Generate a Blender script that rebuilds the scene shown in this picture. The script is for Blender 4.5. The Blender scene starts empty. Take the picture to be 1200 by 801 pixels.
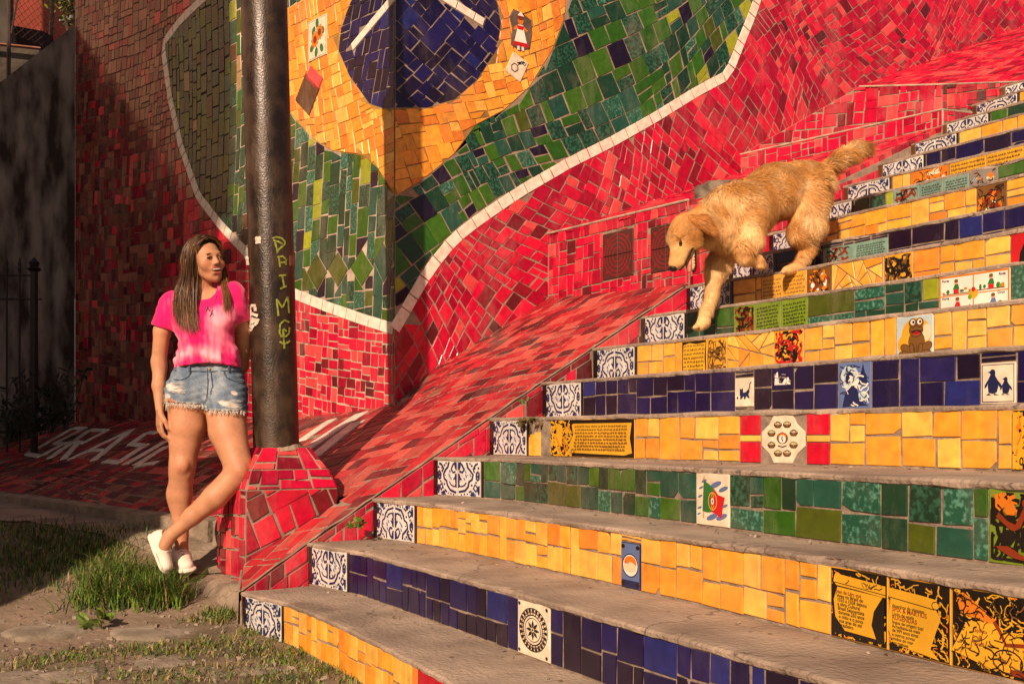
import bpy, bmesh, math, random
import numpy as np
from mathutils import Vector, noise
S = bpy.context.scene
COL = S.collection
R = math.radians
# ---------------- camera ----------------
CX, CY, CZ = 4.43, -1.389, 0.824
RX, RY = 0.5245, 0.8514            # camera right, in plan
FX, FY = -0.8514, 0.5245           # camera forward, in plan
FP = 1250.0
cd = bpy.data.cameras.new('camera'); cam_o = bpy.data.objects.new('camera', cd); COL.objects.link(cam_o)
cam_o.location = (CX, CY, CZ)
cam_o.rotation_euler = (R(90), 0, math.atan2(FY, FX) - R(90))
cd.sensor_width = 36; cd.lens = FP/1200*36; cd.shift_y = 109.5/1200
cd.clip_start = .05; cd.clip_end = 800
S.camera = cam_o
# ---------------- light ----------------
SUN_T = Vector((-.63, .78, 0)).normalized()      # direction the light travels in plan
EL = 29.0
w = bpy.data.worlds.new("World"); S.world = w; w.use_nodes = True
nt = w.node_tree; nt.nodes.clear()
sky = nt.nodes.new('ShaderNodeTexSky'); sky.sky_type = 'NISHITA'; sky.sun_disc = False
sky.sun_elevation = R(EL); sky.sun_rotation = math.atan2(-SUN_T.x, -SUN_T.y)
sky.dust_density = 3.0; sky.air_density = 1.2
bg = nt.nodes.new('ShaderNodeBackground'); bg.inputs[1].default_value = .05
wo = nt.nodes.new('ShaderNodeOutputWorld')
nt.links.new(sky.outputs[0], bg.inputs[0]); nt.links.new(bg.outputs[0], wo.inputs[0])
sd = bpy.data.lights.new('sun', 'SUN'); sd.energy = 5.0; sd.angle = R(.6); sd.color = (1, .83, .64)
so = bpy.data.objects.new('sun', sd); COL.objects.link(so); so.location = (5, -10, 12)
ce = math.cos(R(EL))
so.rotation_euler = Vector((SUN_T.x*ce, SUN_T.y*ce, -math.sin(R(EL)))).to_track_quat('-Z', 'Y').to_euler()
vs = S.view_settings
vs.view_transform = 'Standard'; vs.look = 'None'; vs.exposure = 0.17; vs.gamma = 1
vs.use_curve_mapping = False
try:
    vs.use_white_balance = True; vs.white_balance_temperature = 7700; vs.white_balance_tint = 21
except Exception: pass
# ---------------- pixel / place helpers ----------------
def at(px, py, Z):
    X = (px-600)/FP*Z
    return Vector((CX+X*RX+Z*FX, CY+X*RY+Z*FY, CZ+(510-py)/FP*Z))
def ray(px, py):
    return at(px, py, 1.0)-Vector((CX, CY, CZ))
def proj(P):
    dx, dy = P[0]-CX, P[1]-CY
    X = dx*RX+dy*RY; Z = dx*FX+dy*FY
    if Z < .05: return (1e6, 1e6, Z)
    return (600+FP*X/Z, 510-FP*(P[2]-CZ)/Z, Z)
def on_z(px, py, z):
    d = ray(px, py); return Vector((CX, CY, CZ))+d*((z-CZ)/d.z)
def on_plane(px, py, P, n):
    d = ray(px, py); C0 = Vector((CX, CY, CZ))
    return C0+d*((Vector(P)-C0).dot(n)/d.dot(n))
def lerp(a, b, t): return a+(b-a)*t
def clamp(x, a=0., b=1.): return a if x < a else b if x > b else x
def smooth(t): t = clamp(t); return t*t*(3-2*t)
def pw(x, pts):
    if x <= pts[0][0]: return pts[0][1]
    for (a, b), (c, d) in zip(pts, pts[1:]):
        if x <= c: return lerp(b, d, (x-a)/(c-a))
    return pts[-1][1]
# ---------------- object helpers ----------------
ORG = {}
def tag(o, label=None, cat=None, group=None, kind=None):
    if label: o['label'] = label
    if cat: o['category'] = cat
    if group: o['group'] = group
    if kind: o['kind'] = kind
    return o
def thing(name, loc, label, cat, group=None):
    o = bpy.data.objects.new(name, None); o.empty_display_size = .1; COL.objects.link(o)
    o.location = loc; ORG[o.name] = Vector(loc)
    return tag(o, label, cat, group)
def mk(name, V, F, mats, parent=None, mi=None, sm=False, kind=None, label=None, org=None):
    """one mesh object from world-space vertices"""
    if parent is not None: O = ORG[parent.name]
    else: O = Vector(org) if org is not None else Vector((0, 0, 0))
    me = bpy.data.meshes.new(name)
    me.from_pydata([(v[0]-O[0], v[1]-O[1], v[2]-O[2]) for v in V], [], F)
    if not isinstance(mats, (list, tuple)): mats = [mats]
    for m in mats: me.materials.append(m)
    if mi is not None: me.polygons.foreach_set('material_index', mi)
    if sm: me.polygons.foreach_set('use_smooth', [True]*len(me.polygons))
    me.update()
    o = bpy.data.objects.new(name, me); COL.objects.link(o)
    if parent is not None: o.parent = parent
    else: o.location = O
    ORG[o.name] = O
    if kind: o['kind'] = kind
    if label: o['label'] = label
    return o
class MB:
    def __init__(s): s.V = []; s.F = []; s.M = []
    def add(s, V, F, m=0):
        b = len(s.V); s.V += [tuple(v) for v in V]; s.F += [tuple(i+b for i in f) for f in F]; s.M += [m]*len(F)
    def box(s, a, b, m=0):
        x0, y0, z0 = a; x1, y1, z1 = b
        s.add([(x0,y0,z0),(x1,y0,z0),(x1,y1,z0),(x0,y1,z0),(x0,y0,z1),(x1,y0,z1),(x1,y1,z1),(x0,y1,z1)],
              [(3,2,1,0),(4,5,6,7),(0,1,5,4),(1,2,6,5),(2,3,7,6),(3,0,4,7)], m)
    def obox(s, c, ax, ay, az, m=0):
        c = Vector(c); ax, ay, az = Vector(ax), Vector(ay), Vector(az); V = []
        for k in (-1, 1):
            for i, j in ((-1,-1),(1,-1),(1,1),(-1,1)): V.append(c+ax*i+ay*j+az*k)
        s.add(V, [(3,2,1,0),(4,5,6,7),(0,1,5,4),(1,2,6,5),(2,3,7,6),(3,0,4,7)], m)
    def tube(s, pts, rad, n=8, m=0, caps=True):
        pts = [Vector(p) for p in pts]; b = len(s.V)
        if not isinstance(rad, (list, tuple)): rad = [rad]*len(pts)
        up = Vector((0, 0, 1)); prev = None
        for i, p in enumerate(pts):
            t = (pts[min(i+1, len(pts)-1)]-pts[max(i-1, 0)]).normalized()
            if prev is None:
                a = t.cross(up if abs(t.z) < .9 else Vector((1, 0, 0))).normalized()
            else: a = (prev-t*prev.dot(t)).normalized()
            prev = a; c = t.cross(a)
            for k in range(n):
                th = 2*math.pi*k/n
                s.V.append(tuple(p+(a*math.cos(th)+c*math.sin(th))*rad[i]))
        for i in range(len(pts)-1):
            for k in range(n):
                s.F.append((b+i*n+k, b+i*n+(k+1)%n, b+(i+1)*n+(k+1)%n, b+(i+1)*n+k)); s.M.append(m)
        if caps:
            s.F.append(tuple(b+k for k in range(n-1, -1, -1))); s.F.append(tuple(b+(len(pts)-1)*n+k for k in range(n))); s.M += [m, m]
    def out(s, name, mats, parent=None, **k):
        return mk(name, s.V, s.F, mats, parent, mi=s.M, **k)
# ---------------- materials ----------------
def mat(name, col, rough=.6, var=.15, scale=8., bump=.0, bscale=40., col2=None, c2lo=.45, c2hi=.65, spec=.5, coat=0., metal=0., isl=0., sss=0., dust=0., det=4, alpha=None, stretch=None):
    m = bpy.data.materials.new(name); m.use_nodes = True
    n = m.node_tree; L = n.links; p = n.nodes['Principled BSDF']
    tc = n.nodes.new('ShaderNodeTexCoord'); src = tc.outputs['Object']
    if stretch:
        mp = n.nodes.new('ShaderNodeMapping'); mp.inputs['Scale'].default_value = stretch; L.new(src, mp.inputs[0]); src = mp.outputs[0]
    nz = n.nodes.new('ShaderNodeTexNoise'); nz.inputs['Scale'].default_value = scale; nz.inputs['Detail'].default_value = det
    L.new(src, nz.inputs['Vector'])
    rp = n.nodes.new('ShaderNodeValToRGB')
    c = col; d = col2 or tuple(max(0, x*(1-var*2)) for x in col)
    rp.color_ramp.elements[0].position = c2lo if col2 else .3; rp.color_ramp.elements[1].position = c2hi if col2 else .7
    rp.color_ramp.elements[0].color = (*c, 1) if col2 else (*d, 1)
    rp.color_ramp.elements[1].color = (*d, 1) if col2 else (*[min(1, x*(1+var)) for x in c], 1)
    L.new(nz.outputs[0], rp.inputs[0]); outc = rp.outputs[0]
    if isl:
        g = n.nodes.new('ShaderNodeNewGeometry'); oi = n.nodes.new('ShaderNodeObjectInfo')
        ad = n.nodes.new('ShaderNodeMath'); ad.operation = 'ADD'
        L.new(g.outputs['Random Per Island'], ad.inputs[0]); L.new(oi.outputs['Random'], ad.inputs[1])
        fr = n.nodes.new('ShaderNodeMath'); fr.operation = 'FRACT'; L.new(ad.outputs[0], fr.inputs[0])
        mr = n.nodes.new('ShaderNodeMapRange'); mr.inputs['To Min'].default_value = 1-isl; mr.inputs['To Max'].default_value = 1+isl
        L.new(fr.outputs[0], mr.inputs['Value'])
        hs = n.nodes.new('ShaderNodeHueSaturation'); L.new(outc, hs.inputs['Color']); L.new(mr.outputs[0], hs.inputs['Value'])
        outc = hs.outputs[0]
    rsock = None
    if dust:
        mp2 = n.nodes.new('ShaderNodeMapping'); mp2.inputs['Scale'].default_value = (2.2, 2.2, 1.0); L.new(tc.outputs['Object'], mp2.inputs[0])
        dn_ = n.nodes.new('ShaderNodeTexNoise'); dn_.inputs['Scale'].default_value = 1.6; dn_.inputs['Detail'].default_value = 12; dn_.inputs['Roughness'].default_value = .72; L.new(mp2.outputs[0], dn_.inputs['Vector'])
        dr = n.nodes.new('ShaderNodeMapRange'); dr.inputs['From Min'].default_value = .50; dr.inputs['From Max'].default_value = .78; dr.inputs['To Max'].default_value = dust; L.new(dn_.outputs[0], dr.inputs[0])
        mx = n.nodes.new('ShaderNodeMix'); mx.data_type = 'RGBA'; L.new(dr.outputs[0], mx.inputs[0]); L.new(outc, mx.inputs[6]); mx.inputs[7].default_value = (.50, .36, .30, 1); outc = mx.outputs[2]
        ra = n.nodes.new('ShaderNodeMath'); ra.operation = 'MULTIPLY_ADD'; L.new(dr.outputs[0], ra.inputs[0]); ra.inputs[1].default_value = .9; ra.inputs[2].default_value = rough; rsock = ra.outputs[0]
    L.new(outc, p.inputs['Base Color'])
    if rsock: L.new(rsock, p.inputs['Roughness'])
    p.inputs['Roughness'].default_value = rough; p.inputs['Metallic'].default_value = metal
    p.inputs['Specular IOR Level'].default_value = spec
    if coat: p.inputs['Coat Weight'].default_value = coat; p.inputs['Coat Roughness'].default_value = .12
    if sss: p.inputs['Subsurface Weight'].default_value = sss; p.inputs['Subsurface Scale'].default_value = .01; p.inputs['Subsurface Radius'].default_value = (1, .35, .2)
    if bump:
        nb = n.nodes.new('ShaderNodeTexNoise'); nb.inputs['Scale'].default_value = bscale; nb.inputs['Detail'].default_value = 5
        L.new(src, nb.inputs['Vector'])
        bp = n.nodes.new('ShaderNodeBump'); bp.inputs['Strength'].default_value = bump; bp.inputs['Distance'].default_value = .01
        L.new(nb.outputs[0], bp.inputs['Height']); L.new(bp.outputs[0], p.inputs['Normal'])
    return m
def glaze(name, col, rough=.22, col2=None, scale=25., var=.12, lo=.45, hi=.6, isl=.16, bump=.06, dust=.26):
    return mat(name, col, rough=rough, var=var, scale=scale, bump=bump, bscale=14., col2=col2, c2lo=lo, c2hi=hi, spec=.55, isl=isl, dust=dust)
G = {}
G['red'] = [glaze('red_glaze', (.56,.006,.040)), glaze('crimson_glaze', (.36,.004,.028)), glaze('scarlet_glaze', (.66,.012,.045)),
            glaze('coral_glaze', (.74,.07,.075)), glaze('wine_glaze', (.20,.008,.018)), glaze('oxblood_glaze', (.10,.010,.014))]
G['yellow'] = [glaze('yellow_glaze', (.84,.36,.045), .3), glaze('amber_glaze', (.80,.30,.035), .3), glaze('gold_glaze', (.88,.46,.09), .3), glaze('orange_glaze', (.80,.235,.035), .3)]
G['green'] = [glaze('green_glaze', (.020,.105,.008)), glaze('bottle_glaze', (.008,.045,.022)), glaze('teal_glaze', (.012,.075,.05)),
              glaze('mottled_teal_glaze', (.010,.085,.05), col2=(.08,.27,.20), scale=70., lo=.5, hi=.68), glaze('mottled_dark_glaze', (.006,.035,.018), col2=(.02,.10,.06), scale=60.),
              glaze('lime_glaze', (.28,.32,.02)), glaze('olive_glaze', (.06,.085,.008)), glaze('moss_glaze', (.035,.12,.008))]
G['blue'] = [glaze('navy_glaze', (.010,.005,.048), dust=.10), glaze('indigo_glaze', (.014,.009,.075), dust=.10), glaze('ink_glaze', (.012,.005,.022), dust=.12), glaze('royal_glaze', (.014,.018,.13), dust=.10)]
G['black'] = [glaze('black_glaze', (.010,.006,.006))]
G['white'] = [glaze('white_glaze', (.80,.72,.62), .3, isl=.06)]
G['brown'] = [glaze('brown_glaze', (.10,.04,.015)), glaze('tan_glaze', (.35,.2,.09))]
M = {}
M['grout'] = mat('grout', (.29,.215,.165), .85, .2, 12, .4, 60)
M['grout_pale'] = mat('grout_pale', (.46,.36,.28), .85, .2, 12, .4, 60)
M['grout_dark'] = mat('grout_dark', (.12,.085,.07), .85, .25, 12, .4, 60)
M['concrete'] = mat('worn_concrete', (.40,.31,.245), .88, .2, 4, .8, 60, col2=(.19,.14,.11), c2lo=.36, c2hi=.72, det=13)
M['concrete_rough'] = mat('rough_concrete', (.30,.235,.175), .9, .2, 7, .9, 45, col2=(.16,.12,.09), c2lo=.42, c2hi=.66, det=10)
def cracks(m, scale=1.1, wid=.006, col=(.07,.05,.04), stain=True):
    n = m.node_tree; L = n.links; p = n.nodes['Principled BSDF']; src = p.inputs['Base Color'].links[0].from_socket
    tc = n.nodes.new('ShaderNodeTexCoord'); nz = n.nodes.new('ShaderNodeTexNoise'); nz.inputs['Scale'].default_value = 3; nz.inputs['Detail'].default_value = 6; L.new(tc.outputs['Object'], nz.inputs[0])
    va = n.nodes.new('ShaderNodeVectorMath'); va.operation = 'MULTIPLY_ADD'; L.new(nz.outputs['Color'], va.inputs[0]); va.inputs[1].default_value = (.5, .5, .5); L.new(tc.outputs['Object'], va.inputs[2])
    vo = n.nodes.new('ShaderNodeTexVoronoi'); vo.feature = 'DISTANCE_TO_EDGE'; vo.inputs['Scale'].default_value = scale; L.new(va.outputs[0], vo.inputs['Vector'])
    mr = n.nodes.new('ShaderNodeMapRange'); mr.inputs['From Max'].default_value = wid; mr.inputs['To Min'].default_value = .8; mr.inputs['To Max'].default_value = 0.; L.new(vo.outputs['Distance'], mr.inputs[0])
    mx = n.nodes.new('ShaderNodeMix'); mx.data_type = 'RGBA'; L.new(mr.outputs[0], mx.inputs[0]); L.new(src, mx.inputs[6]); mx.inputs[7].default_value = (*col, 1); out = mx.outputs[2]
    if stain:
        ns = n.nodes.new('ShaderNodeTexNoise'); ns.inputs['Scale'].default_value = 1.3; ns.inputs['Detail'].default_value = 10; ns.inputs['Roughness'].default_value = .7; L.new(tc.outputs['Object'], ns.inputs[0])
        m2 = n.nodes.new('ShaderNodeMapRange'); m2.inputs['From Min'].default_value = .52; m2.inputs['From Max'].default_value = .70; m2.inputs['To Max'].default_value = .55; L.new(ns.outputs[0], m2.inputs[0])
        m3 = n.nodes.new('ShaderNodeMix'); m3.data_type = 'RGBA'; L.new(m2.outputs[0], m3.inputs[0]); L.new(out, m3.inputs[6]); m3.inputs[7].default_value = (.13, .095, .075, 1); out = m3.outputs[2]
    L.new(out, p.inputs['Base Color'])
cracks(M['concrete']); cracks(M['concrete_rough'], 1.8)
# ---------------- mosaic ----------------
def clip_hp(poly, px, py, nx, ny):
    """keep the part of poly where (q-p).n >= 0"""
    out = []; n = len(poly)
    if n < 3: return []
    ds = [(q[0]-px)*nx+(q[1]-py)*ny for q in poly]
    for i in range(n):
        a, b = poly[i], poly[(i+1) % n]; da, db = ds[i], ds[(i+1) % n]
        if da >= 0: out.append(a)
        if (da >= 0) != (db >= 0):
            t = da/(da-db); out.append((a[0]+(b[0]-a[0])*t, a[1]+(b[1]-a[1])*t))
    return out
def area(p):
    return .5*sum(p[i][0]*p[(i+1) % len(p)][1]-p[(i+1) % len(p)][0]*p[i][1] for i in range(len(p)))
def ccw(p): return p if area(p) > 0 else p[::-1]
def inset(p, g):
    p = ccw(p); q = p; n = len(p)
    for i in range(n):
        a, b = p[i], p[(i+1) % n]; ex, ey = b[0]-a[0], b[1]-a[1]; l = math.hypot(ex, ey)
        if l < 1e-6: continue
        nx, ny = -ey/l, ex/l
        q = clip_hp(q, a[0]+nx*g, a[1]+ny*g, nx, ny)
        if len(q) < 3: return []
    r = [q[0]]
    for v in q[1:]:
        if math.hypot(v[0]-r[-1][0], v[1]-r[-1][1]) > .0012: r.append(v)
    if len(r) > 2 and math.hypot(r[0][0]-r[-1][0], r[0][1]-r[-1][1]) < .0012: r.pop()
    return r if len(r) > 2 else []
def inside(pt, poly):
    x, y = pt; c = False; n = len(poly)
    for i in range(n):
        (x0, y0), (x1, y1) = poly[i], poly[i-1]
        if (y0 > y) != (y1 > y) and x < (x1-x0)*(y-y0)/(y1-y0)+x0: c = not c
    return c
def clip_hole(p, hole, off):
    """cut a tile back from a small convex hole along the one edge that keeps most of it"""
    h = inset(hole, off) if off > 0 else ccw(hole); q = p
    for i in range(len(h)):
        a, b = h[i], h[(i+1) % len(h)]; q = clip_hp(q, a[0], a[1], -(b[1]-a[1]), b[0]-a[0])
        if len(q) < 3: return p
    best = []
    for i in range(len(h)):
        a, b = h[i], h[(i+1) % len(h)]; l = math.hypot(b[0]-a[0], b[1]-a[1]) or 1; nx, ny = (b[1]-a[1])/l, -(b[0]-a[0])/l
        r = clip_hp(p, a[0]+nx*.003, a[1]+ny*.003, nx, ny)
        if len(r) > 2 and (len(best) < 3 or abs(area(r)) > abs(area(best))): best = r
    return best
def clip_region(p, reg, off=0., keep_in=True):
    if not keep_in and len(reg) <= 4: return clip_hole(p, reg, 0)
    """clip a small convex tile to the inside (or outside) of polygon reg, by the boundary segments near it"""
    reg = ccw(reg); cx = sum(v[0] for v in p)/len(p); cy = sum(v[1] for v in p)/len(p)
    rad = max(math.hypot(v[0]-cx, v[1]-cy) for v in p)+abs(off)
    n = len(reg); q = p
    for i in range(n):
        a, b = reg[i], reg[(i+1) % n]; ex, ey = b[0]-a[0], b[1]-a[1]; l2 = ex*ex+ey*ey
        if l2 < 1e-9: continue
        t = clamp(((cx-a[0])*ex+(cy-a[1])*ey)/l2)
        if math.hypot(a[0]+ex*t-cx, a[1]+ey*t-cy) < rad:
            l = math.sqrt(l2); nx, ny = -ey/l, ex/l
            if not keep_in: nx, ny = -nx, -ny
            q = clip_hp(q, a[0]+nx*off, a[1]+ny*off, nx, ny)
            if len(q) < 3: return []
    c = (sum(v[0] for v in q)/len(q), sum(v[1] for v in q)/len(q))
    return q if inside(c, reg) == keep_in else []
def split(x0, y0, x1, y1, s, rng, out, bias=.5):
    w_, h_ = x1-x0, y1-y0
    if max(w_, h_) < s*1.15 or (max(w_, h_) < s*1.75 and min(w_, h_) < s*.85 and rng.random() < .6):
        out.append([(x0,y0),(x1,y0),(x1,y1),(x0,y1)]); return
    f = rng.uniform(.34, .66)
    vert = w_ > h_*rng.uniform(.6, 1.5)*(2*bias)
    if vert: split(x0, y0, x0+w_*f, y1, s, rng, out, bias); split(x0+w_*f, y0, x1, y1, s, rng, out, bias)
    else: split(x0, y0, x1, y0+h_*f, s, rng, out, bias); split(x0, y0+h_*f, x1, y1, s, rng, out, bias)
def tiling(box, s, style, ang, rng, jit=.08, warp=.06, wf=1.6):
    """covering of box by small quads; returns convex-ish quads in the (u, v) plane"""
    x0, y0, x1, y1 = box; cx, cy = (x0+x1)/2, (y0+y1)/2; r = math.hypot(x1-x0, y1-y0)/2+s*2
    c, sn = math.cos(ang), math.sin(ang)
    if abs(ang) < .02: hx, hy = (x1-x0)/2+s, (y1-y0)/2+s
    else: hx = hy = r
    raw = []
    if style == 'ashlar':
        y = -hy
        while y < hy:
            hh = s*rng.uniform(2.0, 3.2); x = -hx-rng.random()*s
            while x < hx:
                ww = s*rng.uniform(2.0, 3.4); split(x, y, x+ww, y+hh, s, rng, raw); x += ww
            y += hh
    elif style == 'tall':
        x = -hx
        while x < hx:
            ww = s*rng.uniform(.45, .95); y = -hy-rng.random()*s
            while y < hy:
                h_ = s*rng.uniform(.7, 1.6)
                raw.append([(x,y),(x+ww,y),(x+ww,y+h_),(x,y+h_)]); y += h_
            x += ww
    elif style == 'square':
        y = -hy
        while y < hy:
            x = -hx-rng.random()*s
            hh = s*rng.uniform(.85, 1.12)
            while x < hx:
                ww = s*rng.choice((.5, 1, 1, 1, 1.05, .95)); t = rng.random()
                if t < .12: raw += [[(x,y),(x+ww,y),(x+ww,y+hh*.5),(x,y+hh*.5)], [(x,y+hh*.5),(x+ww,y+hh*.5),(x+ww,y+hh),(x,y+hh)]]
                else: raw.append([(x,y),(x+ww,y),(x+ww,y+hh),(x,y+hh)])
                x += ww
            y += hh
    ph = [rng.uniform(0, 6.3) for _ in range(6)]
    out = []
    for q in raw:
        o = []
        for (a, b) in q:
            X = cx+a*c-b*sn; Y = cy+a*sn+b*c
            a2 = a*0; X2 = X+warp*(math.sin(wf*Y+ph[0])+.6*math.sin(wf*2.3*X+ph[1])); Y2 = Y+warp*(math.sin(wf*X+ph[2])+.6*math.sin(wf*2.1*Y+ph[3]))
            o.append((X2+rng.uniform(-1, 1)*jit*s, Y2+rng.uniform(-1, 1)*jit*s))
        mx = sum(v[0] for v in o)/4; my = sum(v[1] for v in o)/4
        if x0-s < mx < x1+s and y0-s < my < y1+s: out.append(o)
    return out
TSTAT = []
def tile_mesh(poly, fmap, h, bev, lift=0., tilt=None, back=.005):
    """a chamfered tile: poly in (u,v); fmap(u,v)->(P,N)"""
    n = len(poly); top = inset(poly, bev)
    if len(top) != n: top = [(lerp(p[0], sum(q[0] for q in poly)/n, .06), lerp(p[1], sum(q[1] for q in poly)/n, .06)) for p in ccw(poly)]; poly = ccw(poly)
    else: poly = ccw(poly)
    # pair the top ring with the outline by nearest vertex
    top = [min(top, key=lambda t: (t[0]-p[0])**2+(t[1]-p[1])**2) for p in poly]
    cx = sum(v[0] for v in poly)/n; cy = sum(v[1] for v in poly)/n
    tx, ty = tilt or (0, 0)
    V = []
    for (u, v) in poly: P, N = fmap(u, v); V.append(P-N*back)
    for (u, v) in poly: P, N = fmap(u, v); V.append(P+N*max(.0005, h*.72+lift+(u-cx)*tx+(v-cy)*ty))
    for (u, v) in top: P, N = fmap(u, v); V.append(P+N*max(.001, h+lift+(u-cx)*tx+(v-cy)*ty))
    F = [tuple(range(2*n, 3*n))]
    for i in range(n):
        j = (i+1) % n; F.append((i, j, n+j, n+i)); F.append((n+i, n+j, 2*n+j, 2*n+i))
    return V, F
def pxsize(V):
    P = [proj(v) for v in V]
    if any(p[2] < .3 for p in P): return 0
    xs = [p[0] for p in P]; ys = [p[1] for p in P]
    if max(xs) < -5 or min(xs) > 1205 or max(ys) < -5 or min(ys) > 806: return 0
    return (max(xs)-min(xs))*(max(ys)-min(ys)) if min(max(xs)-min(xs), max(ys)-min(ys)) > 3 else 1.
def lay(parent, tiles, maxn=300, name='tile', minpx=60):
    """tiles: list of (V,F,mat). largest in the picture become objects, the rest one joined part"""
    ts = [(pxsize(t[0][len(t[0])*2//3:]), i, t) for i, t in enumerate(tiles)]
    ts.sort(key=lambda a: (-a[0], a[1]))
    rest = []
    for k, (a, i, (V, F, m)) in enumerate(ts):
        if k < maxn and a >= minpx: mk(name, V, F, m, parent)
        else: rest.append((V, F, m))
    if rest:
        mb = MB(); mats = []
        for V, F, m in rest:
            if m not in mats: mats.append(m)
            mb.add(V, F, mats.index(m))
        mb.out(name if len(rest) < 2 else 'small_tile', mats, parent, kind='stuff')
    TSTAT.append((parent.name, len(ts), len(ts)-len(rest)))
def pick(rng, mats, wts): return rng.choices(mats, wts)[0]
WR = (34, 26, 18, 10, 8, 4)
def flatmap(O, U, W_):
    O = Vector(O); U = Vector(U).normalized(); W_ = Vector(W_).normalized(); N = U.cross(W_).normalized()
    return lambda u, v: (O+U*u+W_*v, N)
# ---------------- terrain ----------------
def zstep(k): return .165+.186*k if k <= 8 else 1.653+.177*(k-8)
def zline(y):
    k = y/.317
    return zstep(k) if k > 0 else .165+.2*k
AD = Vector((-.979, -.205)); AN = Vector((.205, -.979, 0)).normalized()
def yA(x): return 1.43+.209*(x+1.52)
def bank(x, y):
    z1 = zline(y)-.05*min(0, x+.08)
    z2 = .95-.36*(yA(x)-y)*.979
    ww = smooth(clamp((x+3)/2.9)+clamp((y-1.43)/.6))
    return lerp(z2, z1, ww)
def ground_z(x, y):
    Z = (x-CX)*FX+(y-CY)*FY
    return pw(Z, [(4.35, 0), (5.0, .12), (5.6, .30), (6.5, .36), (9, .42)])+.012*noise.noise(Vector((x*2.1, y*2.1, 0)))+.006*noise.noise(Vector((x*9, y*9, 3)))
def on_surf(px, py, f, z0=3.5, z1=16):
    Z = z0; st = .02
    while Z < z1:
        P = at(px, py, Z)
        if P.z < f(P.x, P.y): return Vector((P.x, P.y, f(P.x, P.y)))
        Z += st
    return P
mg = mat('dry_dirt', (.23,.165,.12), .95, .25, 3, .9, 35, col2=(.11,.085,.05), c2lo=.42, c2hi=.62, det=10)
n_ = 90; V = []; F = []
xs = [-300, -120, -50, -25, -14]+[-9+i*.09 for i in range(120)]+[1.9, 2.6, 4, 6, 10, 20, 50, 120, 300]
ys = [-300, -120, -50, -25, -12, -8, -5]+[-3.5+i*.09 for i in range(62)]+[2.3, 3, 5, 10, 25, 50, 120, 300]
for y in ys:
    for x in xs: V.append((x, y, ground_z(x, y)))
for j in range(len(ys)-1):
    for i in range(len(xs)-1):
        a = j*len(xs)+i; F.append((a, a+1, a+1+len(xs), a+len(xs)))
mk('ground', V, F, mg, sm=True, kind='structure')
# ---------------- staircase ----------------
M['riser_mortar'] = mat('riser_mortar', (.27,.205,.16), .9, .25, 20, .5, 80)
ROWPX = {
 0: [(295,692),(314,696),(358,713),(400,733),(438,754),(491,780),(523,794)],
 1: [(361,632),(393,639),(429,650),(466,658),(510,667),(548,675),(578,688),(610,699),(647,708),(691,722),(733,733),(785,750),(835,757),(894,772),(960,793)],
 2: [(440,582),(475,586),(532,594),(562,600),(625,607),(688,616),(713,619),(779,628),(841,635),(919,644),(976,655),(1040,671),(1113,683),(1198,694)],
 3: [(511,535),(550,535),(575,536),(627,539),(665,543),(750,547),(800,550),(882,552),(925,556),(975,556),(1045,559),(1152,566),(1200,570)],
 4: [(579,490),(660,488),(750,481),(870,479),(972,477),(1020,479),(1070,475),(1142,475),(1185,471)],
 5: [(637,448),(687,446),(737,441),(810,435),(882,428),(960,425),(1025,421),(1075,419),(1120,412),(1190,410)],
 6: [(696,409),(747,404),(800,397),(855,392),(900,386),(975,375),(1050,370),(1095,365),(1200,352)],
 7: [(750,374),(802,370),(850,361),(900,353),(945,345),(1015,334),(1075,325),(1185,311)],
 8: [(812,340),(865,332),(900,325),(972,313),(1035,299),(1075,290),(1140,281),(1200,273)],
 9: [(870,304),(955,288),(1040,269),(1097,259),(1134,252),(1200,240)],
 10: [(999,250),(1038,242),(1082,231),(1180,208),(1200,204)],
 11: [(966,241),(1005,231),(1050,219),(1136,200),(1200,187)],
 12: [(1000,219),(1050,205),(1112,191),(1200,166)],
 13: [(1042,190),(1092,177),(1144,164),(1200,147)],
 14: [(1082,164),(1132,150),(1197,134)],
 15: [(1120,141),(1170,127),(1200,119)],
 16: [(1155,117),(1200,102)]}
XEND = 4.3
def xleft(k): return pw(k, [(0, 0), (1, -.05), (5, -.1), (40, -.1)])
ROWF = {}
NSTEP = 20
for k in range(NSTEP):
    zz = zstep(k)-.008; f = None
    if k in ROWPX:
        P = [on_z(px, py+1, zz) for px, py in ROWPX[k] if abs(py-510) > 6 or True]
        if k in (4, 5): P = []      # at eye level the height says nothing about the depth
        if P and k <= 3:
            c = np.polyfit([p.x for p in P], [p.y for p in P], 2 if k < 3 else 1); f = (lambda c: lambda x: float(np.polyval(c, min(x, 3.2))))(c)
        elif P and k >= 6:
            d = np.mean([p.y for p in P])-.317*k
            f = (lambda d, k: lambda x: .317*k+clamp(d, -.06, .06)*clamp((x+.1)/.8))(d, k)
    ROWF[k] = f
def rowy(k, x):
    f = ROWF.get(k); y0 = .317*k
    if f is None:
        if k == 4: return y0+lerp(0, 0, 0)
        return y0
    y = f(x)
    t = smooth((x+.1)/.6)       # left ends sit on the straight edge of the stair
    return lerp(y0, clamp(y, y0-.22, y0+.1), t)
print('ROWS', [(k, round(rowy(k, 0)-.317*k, 3), round(rowy(k, 1)-.317*k, 3), round(rowy(k, 2.5)-.317*k, 3)) for k in range(NSTEP)])
STAIR = thing('staircase', (0, 0, 0), 'long outdoor staircase of worn concrete steps with bright mosaic tile risers', 'staircase')
COLN = ['yellow','blue','yellow','green','yellow','blue','yellow','green','yellow','blue','yellow','green','yellow','blue','yellow','green','yellow','green','yellow','blue']
STEP = []
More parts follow.
